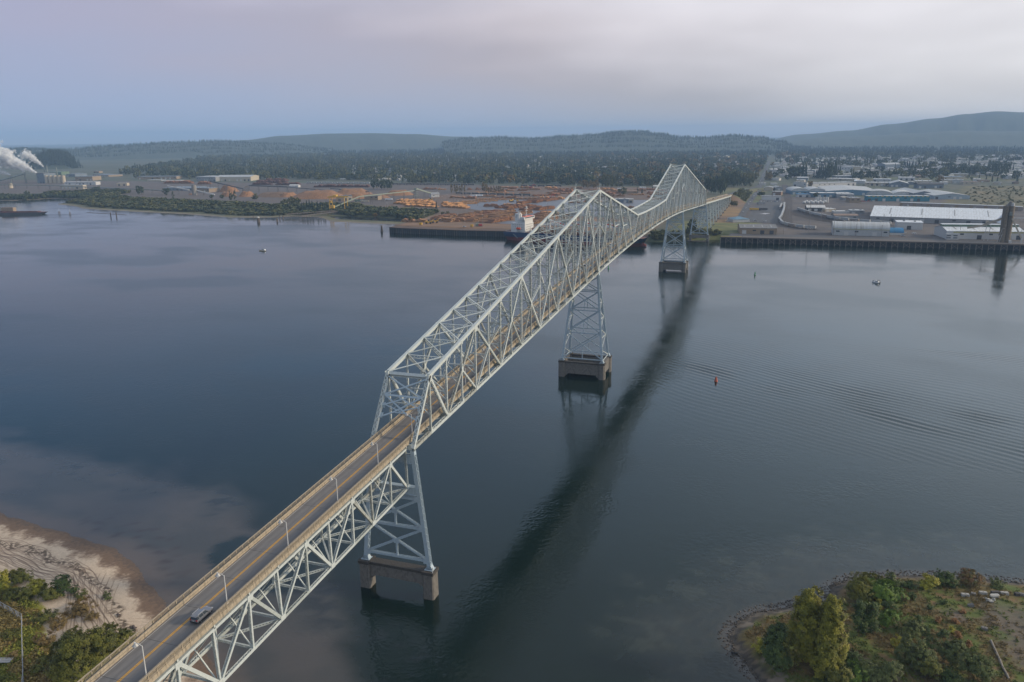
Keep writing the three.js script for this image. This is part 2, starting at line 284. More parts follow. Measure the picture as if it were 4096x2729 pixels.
// ---- near deck-truss approach span: top joints under the road edge
const XA = 4.6, gz = (z) => -z;
const approach = thing('approach_truss', 'pale green deck truss carrying the near road to the first river pier', 'bridge span');
const UA = (x, z) => V(x, yd(-z) - 1.75, z), LA = (x, z) => V(x, 34.05 - 0.0525 * z, z);
for (const x of [-XA, XA]) {
  for (let k = 0; k < 6; k++) {
    const zu = 10.5 + 20.5 * k, zl = 0.6 + 20.5 * k, zn = zl + 20.5;
    member('end_diagonal', UA(x, zu), LA(x, zl), 0.6, 0.7, { parent: approach, solid: true });
    member('diagonal', UA(x, zu), LA(x, zn), 0.55, 0.55, { parent: approach });
    member('vertical', UA(x, zl + 20.5 * 0.02 + (k ? 0 : 0)), LA(x, zl), 0.5, 0.45, { parent: approach });
    member('vertical', UA(x, zu), LA(x, zu + 0.3), 0.5, 0.45, { parent: approach });
    for (const zz of [zu, zl]) for (const o of [-0.4, 0.4]) mesh('gusset_plate', build((g) => { const p = zz === zu ? UA(x, zz).add(V(0, -0.3, 0)) : LA(x, zz).add(V(0, 0.35, 0)); g.box(p.x + o, p.y, p.z, 0.05, 1.3, 1.7); }), steel, approach);
    for (const [a, b] of [[zl, zu], [zu, zn]]) {
      mesh('bottom_chord', build((g) => { g.laced(LA(x, a), LA(x, b), 0.62, 0.7, XS, 0.8, 0.08, 0.13); }), pickSteel(), approach);
      mesh('top_chord', build((g) => g.beam(UA(x, a), UA(x, b), 0.6, 0.6)), steel, approach);
    }
  }
}
for (let k = 0; k < 12; k++) {
  const z = k % 2 ? 10.5 + 20.5 * (k >> 1) : 0.6 + 20.5 * (k >> 1), z1 = k % 2 ? 0.6 + 20.5 * ((k >> 1) + 1) : 10.5 + 20.5 * (k >> 1);
  mesh('bottom_strut', build((g) => g.laced(LA(-XA, z), LA(XA, z), 0.5, 0.4, V(0, 1, 0), 0.7, 0.06, 0.1)), steel, approach);
  mesh('bottom_lateral', build((g) => g.laced(LA(k % 2 ? -XA : XA, z), LA(k % 2 ? XA : -XA, z1), 0.5, 0.35, V(0, 1, 0), 0.7, 0.06, 0.1)), steel, approach);
  mesh('sway_brace', build((g) => { g.beam(LA(-XA, z), UA(XA, z).setZ(z), 0.22, 0.25); g.beam(LA(XA, z).add(V(0, 0, 0.24)), UA(-XA, z).add(V(0, 0, 0.24)), 0.22, 0.25); }), steel, approach);
  mesh('floor_beam', build((g) => g.box(0, yd(-z) - 1.2, z, 9.8, 1.0, 0.4)), steel, approach);
}

// ---- deck: slab panels with recessed joints, kerbs, railings, markings
const deck = thing('bridge_deck', 'two-lane asphalt bridge deck with cream railings and double yellow centre line', 'bridge deck');
const DZ0 = 152, DS1 = 1362, PITCH = 10.25;
const along = (x, s, dy = 0) => V(x, yd(s) + dy, -s);
const slabs = []; for (let s = -DZ0; s < DS1; s += PITCH) slabs.push(s);
for (const s of slabs) {
  const s1 = Math.min(s + PITCH - 0.07, DS1);
  const g = new GB(); g.quad(along(-4.1, s), along(4.1, s), along(4.1, s1), along(-4.1, s1));
  const v0 = (s + 200) / 31 % 1, v1 = v0 + PITCH / 31; g.u.splice(0, 8, 0, v0, 1, v0, 1, v1, 0, v1);
  g.quad(along(-4.1, s1, -0.3), along(4.1, s1, -0.3), along(4.1, s, -0.3), along(-4.1, s, -0.3)); g.quad(along(-4.1, s, -0.3), along(4.1, s, -0.3), along(4.1, s), along(-4.1, s)); g.quad(along(4.1, s1, -0.3), along(-4.1, s1, -0.3), along(-4.1, s1), along(4.1, s1));
  const pan = mesh('road_panel', g.geo(), asphalt, deck);
  for (const o of [-0.23, 0.06]) mesh('yellow_line', build((b) => b.quad(along(o, s, 0.012), along(o + 0.17, s, 0.012), along(o + 0.17, s1, 0.012), along(o, s1, 0.012))), paintYellow, pan);
  for (const o of [-3.72, 3.6]) mesh('white_line', build((b) => b.quad(along(o, s, 0.012), along(o + 0.13, s, 0.012), along(o + 0.13, s1, 0.012), along(o, s1, 0.012))), paintWhite, pan);
  for (const q of [-1, 1]) {
    // kerb, walkway slab and fascia as one pour per panel, with its own joints
    const k = new GB(), X = (o) => q * o;
    const prof = [[4.1, -0.3], [4.1, 0.42], [4.42, 0.42], [4.46, 0.30], [5.15, 0.30], [5.2, -0.62], [4.9, -0.62], [4.9, -0.3]];
    for (let i = 0; i < prof.length; i++) { const [a, b] = prof[i], [c, d] = prof[(i + 1) % prof.length]; q > 0 ? k.quad(along(X(a), s, b), along(X(a), s1, b), along(X(c), s1, d), along(X(c), s, d)) : k.quad(along(X(a), s1, b), along(X(a), s, b), along(X(c), s, d), along(X(c), s1, d)); }
    mesh('kerb', k.geo(), railCream, pan);
  }
}
mesh('joint_filler', build((g) => { for (let i = 0; i + 1 < slabs.length; i++) { const s = slabs[i], s1 = slabs[i + 1] + 0.05; g.quad(along(-4.1, s, -0.03), along(4.1, s, -0.03), along(4.1, s + 0.01, -0.03), along(-4.1, s + 0.01, -0.03)); g.quad(along(-4.1, s1 - 0.2, -0.035), along(4.1, s1 - 0.2, -0.035), along(4.1, s1 + 0.02, -0.035), along(-4.1, s1 + 0.02, -0.035)); } }), rubber, deck);
{ // railing: posts one by one where the picture shows them, the rest as one part
  const postGeo = build((g) => { g.box(0, 0.55, 0, 0.2, 1.1, 0.16); g.box(0.12, -0.25, 0, 0.09, 0.7, 0.14); });
  const postGeoL = postGeo.clone().rotateY(Math.PI);
  const rest = []; let count = 0;
  for (let s = -118; s < DS1; s += 2.05) for (const q of [1, -1]) {
    const p = along(q * 5.06, s, 0.30);
    if (count < 300 && s < 190) { const m = mesh('railing_post', q > 0 ? postGeo : postGeoL, railCream, deck); m.position.copy(p); count++; } else rest.push((q > 0 ? postGeo : postGeoL).clone().translate(p.x, p.y, p.z));
  }
  mesh('railing_posts_beyond', mergeGeometries(rest), railCream, deck, 'stuff');
  for (let i = 0; i < slabs.length; i++) {
    const s = slabs[i], s1 = Math.min(s + PITCH, DS1), sc = (s + s1) / 2;
    for (const q of [-1, 1]) mesh('railing', build((g) => {
      const bar = (x, y, w, d) => g.beam(along(q * x, s, y), along(q * x, s1, y), w, d);
      bar(5.06, 1.36, 0.2, 0.12); bar(5.06, 0.5, 0.1, 0.1); bar(4.30, 0.67, 0.14, 0.46);
      if (s < 260) { const n = Math.round(PITCH / (s < 110 ? 0.26 : 0.6)); for (let j = 0; j < n; j++) { const p = along(q * 5.06, mix(s, s1, (j + 0.5) / n), 0.92); g.box(p.x, p.y, p.z, 0.05, 0.8, s < 110 ? 0.07 : 0.14); } } else bar(5.06, 0.9, 0.04, 0.42);
    }), railCream, deck);
    for (const x of [-3.2, -1.1, 1.1, 3.2]) if (s > -120) mesh('stringer', build((g) => g.beam(along(x, s, -0.7), along(x, s1, -0.7), 0.2, 0.8)), steel, deck);
  }
}

// ---- towers and piers
function leg(g, a, b, w, d, pitch = 1.1) { g.laced(a, b, d, w, V(0, 0, 1), pitch, 0.12, 0.16); }   // solid plates face along the river, lattice across it
function bent(name, label, s, yFoot, yTop, xf, xt, lv, opt = {}) {
  const t = thing(name, label, 'bridge tower', [0, yFoot, -s]); const H = yTop - yFoot, X = (y) => mix(xf, xt, y / H);
  for (const q of [-1, 1]) { mesh('leg', build((g) => leg(g, V(q * xf, 0.6, 0), V(q * xt, H, 0), 1.25, 1.15)), steelBlue, t);
    mesh('shoe', build((g) => { for (let i = 0; i < 7; i++) { const o = (i - 3) / 3; g.beam(V(q * xf + o * 1.15, 0.02, 0), V(q * xf + o * 0.45, 1.5, 0), 0.09, 1.5); } g.box(q * xf, 0.07, 0, 2.7, 0.14, 2.3); g.box(q * xf, 1.0, 0, 1.2, 1.2, 1.1); }), steelBlue, t); }
  const lace = (nm, a, b, w, d) => mesh(nm, build((g) => g.laced(a, b, d, w, V(0, 0, 1), 0.9, 0.08, 0.1)), steelBlue, t);
  for (let i = 0; i < lv.length; i++) {
    const y = lv[i]; lace('strut', V(-X(y), y, 0), V(X(y), y, 0), 0.75, 0.7);
    if (i + 1 < lv.length) { const y1 = lv[i + 1];
      lace('cross_brace', V(-X(y), y, 0), V(X(y1), y1, 0), 0.6, 0.62); lace('cross_brace', V(X(y), y, 0), V(-X(y1), y1, 0), 0.56, 0.54);
      lace('hanger', V(0, y, 0), V(0, (y + y1) / 2, 0), 0.5, 0.5);
      mesh('gusset_plate', build((g) => g.box(0, (y + y1) / 2, 0.36, 1.6, 1.5, 0.05)), steelBlue, t); }
    for (const q of [-1, 1]) mesh('gusset_plate', build((g) => g.box(q * (X(y) - 0.5), y + 0.1, 0.62, 1.9, 1.7, 0.06)), steelBlue, t);
  }
  for (const y of (opt.girders ?? [])) mesh('cross_girder', build((g) => { g.box(0, y, 0, X(y) * 2 - 1.2, 2.4, 0.9); for (const o of [-1.22, 1.22]) g.box(0, y + o, 0, X(y) * 2 - 1.1, 0.12, 1.6); for (let i = -4; i <= 4; i++) g.box(i * X(y) * 0.2, y, 0.48, 0.1, 2.3, 0.12); }), steelBlue, t);
  return t;
}
bent('bridge_tower', 'two-legged blue-grey steel bent under the near portal, on the nearest pier', 0, 8.9, 45.4, 10.38, 6.54, [2.6, 12.6, 21.8], { girders: [24.3, 34.0] });
bent('bridge_tower', 'two-legged steel bent at the wharf under the far end of the truss', STOT, 8.0, 45.4, 10.6, 6.54, [2.0, 12.6, 22.8, 29], { girders: [33.6] });
function fourLeg(label, s) {
  const t = thing('bridge_tower', label, 'bridge tower', [0, 9.3, -s]), H = hb(s) - 0.5 - 9.3, xf = 11.33, zf = 8.0;
  const P = (qx, qz, y) => V(qx * mix(xf, XT, y / H), y, qz * mix(zf, 0.75, y / H));
  const lv = [1.4, 15.6, 28.0, 38.4];
  for (const qx of [-1, 1]) for (const qz of [-1, 1]) {
    mesh('leg', build((g) => g.laced(P(qx, qz, 0.5), P(qx, qz, H), 1.0, 1.15, V(0, 0, 1), 1.2, 0.12, 0.18)), steelBlue, t);
    mesh('shoe', build((g) => { for (let i = 0; i < 5; i++) { const o = (i - 2) / 2; g.beam(V(qx * xf + o * 1.1, 0.02, qz * zf), V(qx * xf + o * 0.5, 1.3, qz * zf), 0.1, 1.4); } g.box(qx * xf, 0.07, qz * zf, 2.5, 0.14, 2.1); }), steelBlue, t);
  }
  const bar = (nm, a, b, w) => mesh(nm, build((g) => g.laced(a, b, w, w, V(0, 0, 1), 1.2, 0.09, 0.12)), steelBlue, t);
  for (let i = 0; i < lv.length; i++) for (const qz of [1, -1]) {
    const y = lv[i], y1 = lv[i + 1] ?? H - 2; bar('strut', P(-1, qz, y), P(1, qz, y), 0.48);
    bar('cross_brace', P(-1, qz, y), P(1, qz, y1), 0.5); bar('cross_brace', P(1, qz, y + 0.3), P(-1, qz, y1), 0.46); bar('hanger', P(-1, qz, y).setX(0), P(-1, qz, (y + y1) / 2).setX(0), 0.34);
  }
  const ls = [0.8, 7, 13, 18.5, 23.5, 28, 32.2, 36, 39.5];
  for (const qx of [-1, 1]) for (let i = 0; i + 1 < ls.length; i++) { mesh('side_brace', build((g) => { g.beam(P(qx, i % 2 ? 1 : -1, ls[i]), P(qx, i % 2 ? -1 : 1, ls[i + 1]), 0.36, 0.36); }), steel, t); if (i % 2 === 0) mesh('side_strut', build((g) => g.beam(P(qx, 1, ls[i]), P(qx, -1, ls[i]), 0.34, 0.34)), steel, t); }
  for (const qz of [-1, 1]) mesh('top_strut', build((g) => g.beam(P(-1, qz, H - 0.8), P(1, qz, H - 0.8), 0.7, 1.1, V(0, 0, 1))), steelBlue, t);
  for (const qx of [-1, 1]) mesh('bearing', build((g) => g.box(qx * XT, H - 0.2, 0, 1.3, 1.4, 2.6)), steelBlue, t);
}
fourLeg('four-legged lattice tower on the middle concrete pier, under the near peak', PK);
fourLeg('four-legged lattice tower on the farther river pier, under the far peak', STOT - PK);

const octa = (g, x, z, w, d, y0, y1, c = 0.6, taper = 0.94) => {   // column with chamfered corners
  const ring = (k) => [[-w / 2 + c, -d / 2], [w / 2 - c, -d / 2], [w / 2, -d / 2 + c], [w / 2, d / 2 - c], [w / 2 - c, d / 2], [-w / 2 + c, d / 2], [-w / 2, d / 2 - c], [-w / 2, -d / 2 + c]].map(([a, b]) => [x + a * k, z + b * k]);
  const r0 = ring(1), r1 = ring(taper); for (let i = 0; i < 8; i++) { const j = (i + 1) % 8; g.quad(V(r0[j][0], y0, r0[j][1]), V(r0[i][0], y0, r0[i][1]), V(r1[i][0], y1, r1[i][1]), V(r1[j][0], y1, r1[j][1])); }
  for (let i = 1; i < 7; i++) g.tri(V(r1[0][0], y1, r1[0][1]), V(r1[i + 1][0], y1, r1[i + 1][1]), V(r1[i][0], y1, r1[i][1]));
};
{ // nearest pier: two columns joined by a deep beam
  const t = thing('concrete_pier', 'weathered two-column concrete pier in the water beside the sandbar', 'bridge pier', [0, -3, 0]);
  for (const q of [-1, 1]) { mesh('column', build((g) => octa(g, q * 10.4, 0, 3.5, 4.0, 0, 10.9, 0.35, 0.95)), concreteOld, t); mesh('column_cap', build((g) => { g.box(q * 10.4, 11.35, 0, 3.7, 0.95, 4.2); }), concreteCap, t); }
  mesh('cross_beam', build((g) => { g.box(0, 9.15, 0, 17.3, 3.5, 2.4); for (const q of [-1, 1]) g.beam(V(q * 8.6, 6.7, 0), V(q * 7.3, 7.7, 0), 2.36, 0.9, V(0, 0, 1)); }), concreteOld, t);
  mesh('beam_cap', build((g) => { g.box(0, 11.3, 0, 17.0, 0.8, 3.0); }), concreteCap, t);
  mesh('navigation_light', build((g) => { g.tube(V(12.0, 11.8, 1.7), V(12.0, 13.1, 1.7), 0.08, 0.08, 6); g.tube(V(12.0, 13.1, 1.7), V(12.0, 13.6, 1.7), 0.22, 0.18, 8); }), lampGrey, t);
}
function bigPier(label, s) {
  const t = thing('concrete_pier', label, 'bridge pier', [0, -3, -s]), xf = 11.4, zf = 8.0;
  for (const qx of [-1, 1]) for (const qz of [-1, 1]) { mesh('column', build((g) => octa(g, qx * xf, qz * zf, 3.7, 3.7, 0, 11.4, 0.8, 0.96)), concreteOld, t); mesh('column_cap', build((g) => g.box(qx * xf, 11.75, qz * zf, 3.7, 0.8, 3.7)), concreteCap, t); }
  for (const qz of [-1, 1]) { mesh('wall', build((g) => { g.box(0, 8.1, qz * zf, 19.3, 6.2, 1.6); for (const q of [-1, 1]) g.beam(V(q * 9.7, 3.6, qz * zf), V(q * 8.4, 5.0, qz * zf), 1.55, 0.9, V(0, 0, 1)); }), concreteOld, t); mesh('wall_cap', build((g) => g.box(0, 11.5, qz * zf, 19.2, 0.7, 2.1)), concreteCap, t); }
  for (const qx of [-1, 1]) { mesh('side_wall', build((g) => g.box(qx * xf, 8.4, 0, 1.6, 6, 12.4)), concreteOld, t); mesh('wall_cap', build((g) => g.box(qx * xf, 11.6, 0, 2.0, 0.5, 12.3)), concreteOld, t); }
  mesh('inner_slab', build((g) => g.box(0, 8.0, 0, 21.0, 0.6, 14)), concreteOld, t); for (const z of [-3, 3]) mesh('inner_beam', build((g) => g.box(0, 9.4, z, 20.8, 2.2, 0.9)), concreteOld, t);
}
bigPier('box-shaped concrete pier with four corner columns below the near peak', PK);
bigPier('box-shaped concrete pier with four corner columns below the far peak', STOT - PK);
{ const t = thing('concrete_pier', 'concrete pier at the waterside below the far end of the truss', 'bridge pier', [0, -2, -STOT]); for (const q of [-1, 1]) mesh('column', build((g) => octa(g, q * 10.6, 0, 3.6, 4, 0, 9.9, 0.4)), concreteOld, t); mesh('cross_beam', build((g) => g.box(0, 7.7, 0, 18, 3.4, 2.4)), concreteOld, t); }
{ const t = thing('concrete_pier', 'concrete bent under the near approach truss, low at the photo edge', 'bridge pier', [0, 0, 123.6]); for (const q of [-1, 1]) mesh('column', build((g) => octa(g, q * 4.6, 0, 2.2, 2.6, 0, 26.8, 0.3)), concreteOld, t); mesh('cross_beam', build((g) => g.box(0, 25, 0, 7.2, 2.4, 2)), concreteOld, t); }

// ---- far trestle
const bentS = []; for (let k = 0; k < 11; k++) bentS.push(868 + 44.5 * k);
bentS.forEach((s, k) => {
  const top = yd(s) - 2.9, foot = 7.6, H = top - foot, lab = k === 0 ? 'trestle bent nearest the wharf, tall and slender' : `steel trestle bent of the far approach, ${['', 'second', 'third', 'fourth', 'fifth', 'sixth', 'seventh', 'eighth', 'ninth', 'tenth', 'last'][k]} inland from the wharf`;
  const t = thing('trestle_bent', lab, 'trestle', [0, foot, -s], 0, 'trestle bents of the far approach'); const X = (y) => mix(4.2 + H * 0.085, 4.2, y / H);
  for (const dz of [-5, 5]) for (const q of [-1, 1]) mesh('leg', build((g) => g.beam(V(q * X(0), 0, dz), V(q * X(H), H, dz * 0.9), 0.7, 0.7)), steel, t);
  const n = Math.max(1, Math.round(H / 9)); for (let i = 0; i < n; i++) { const y = H * i / n, y1 = H * (i + 1) / n; for (const dz of [-5, 5]) { mesh('strut', build((g) => g.beam(V(-X(y1), y1 - 0.4, dz * 0.93), V(X(y1), y1 - 0.4, dz * 0.93), 0.4, 0.4, V(0, 0, 1))), steel, t); for (const q of [-1, 1]) mesh('cross_brace', build((g) => g.beam(V(q * X(y), y, dz + q * 0.12), V(-q * X(y1), y1, dz * 0.95 + q * 0.12), 0.3, 0.3, V(0, 0, 1))), steel, t); } for (const q of [-1, 1]) mesh('side_brace', build((g) => { g.beam(V(q * X(y), y, -5), V(q * X(y1), y1, 4.8), 0.28, 0.28); g.beam(V(q * X(y1), y1 - 0.3, -4.8), V(q * X(y1), y1 - 0.3, 4.8), 0.3, 0.3); }), steel, t); }
  for (const dz of [-5, 5]) for (const q of [-1, 1]) mesh('footing', build((g) => g.box(q * X(0), -0.3, dz, 2, 1.8, 2)), concreteOld, t);
});
{ const t = thing('trestle_girder', 'pale steel girders under the far approach road', 'girder'); const ss = [STOT, ...bentS.flatMap((s) => [s - 4.5, s + 4.5]), DS1]; for (let i = 0; i + 1 < ss.length; i++) for (const x of [-4.2, 4.2]) mesh('girder', build((g) => { g.beam(along(x, ss[i] + 0.05, -1.75), along(x, ss[i + 1] - 0.05, -1.75), 0.4, 2.1); }), steel, t); }

// ---- lamps on the right-hand kerb
{ const proto = thing('street_lamp', '', 'street lamp', [0, -500, 0], 0, 'lamp posts along the bridge road');
  mesh('pole', build((g) => { g.tube(V(0, 0, 0), V(0, 6.1, 0), 0.11, 0.08, 8); g.box(0, 0.15, 0, 0.4, 0.3, 0.4); }), lampGrey, proto);
  mesh('arm', build((g) => { g.tube(V(0, 6.0, 0), V(-0.7, 6.35, 0), 0.05, 0.05, 6); g.tube(V(-0.7, 6.35, 0), V(-1.5, 6.35, 0), 0.05, 0.05, 6); }), lampGrey, proto);
  const sh = mesh('lamp_shade', build((g) => { g.tube(V(-1.5, 5.75, 0), V(-1.5, 6.15, 0), 0.52, 0.2, 12, false); g.tube(V(-1.5, 6.15, 0), V(-1.5, 6.42, 0), 0.2, 0.14, 12); }), lampGrey, proto);
  mesh('lamp_glass', build((g) => g.tube(V(-1.5, 5.62, 0), V(-1.5, 5.8, 0), 0.14, 0.22, 10)), M(0.7, 0.7, 0.66, 0.3), sh);
  const zs = [99.1, 77.9, 57.3, 36.6, 16.1, -4.5, -25, -45.5, -66, -86.5, -107, -127.5, -148, -170, -192, -214];
  const lab = ['nearest lamp post on the approach, at the photo bottom', 'lamp post just ahead of the grey car', 'third lamp post from the photo bottom, mid approach span', 'fourth lamp post from the bottom, shade seen edge on', 'lamp post just before the near portal', 'first lamp post inside the near portal', 'second lamp post inside the truss', 'third lamp post inside the truss'];
  zs.forEach((z, i) => { const p = along(4.28, -z, 0.4); const c = i ? copyThing(proto, null, [p.x, p.y, p.z]) : proto; c.position.copy(p); c.userData.label = lab[i] ?? `white lamp post inside the truss, ${['fourth', 'fifth', 'sixth', 'seventh', 'eighth', 'ninth', 'tenth', 'eleventh'][i - 8]} beyond the near portal`; });
}
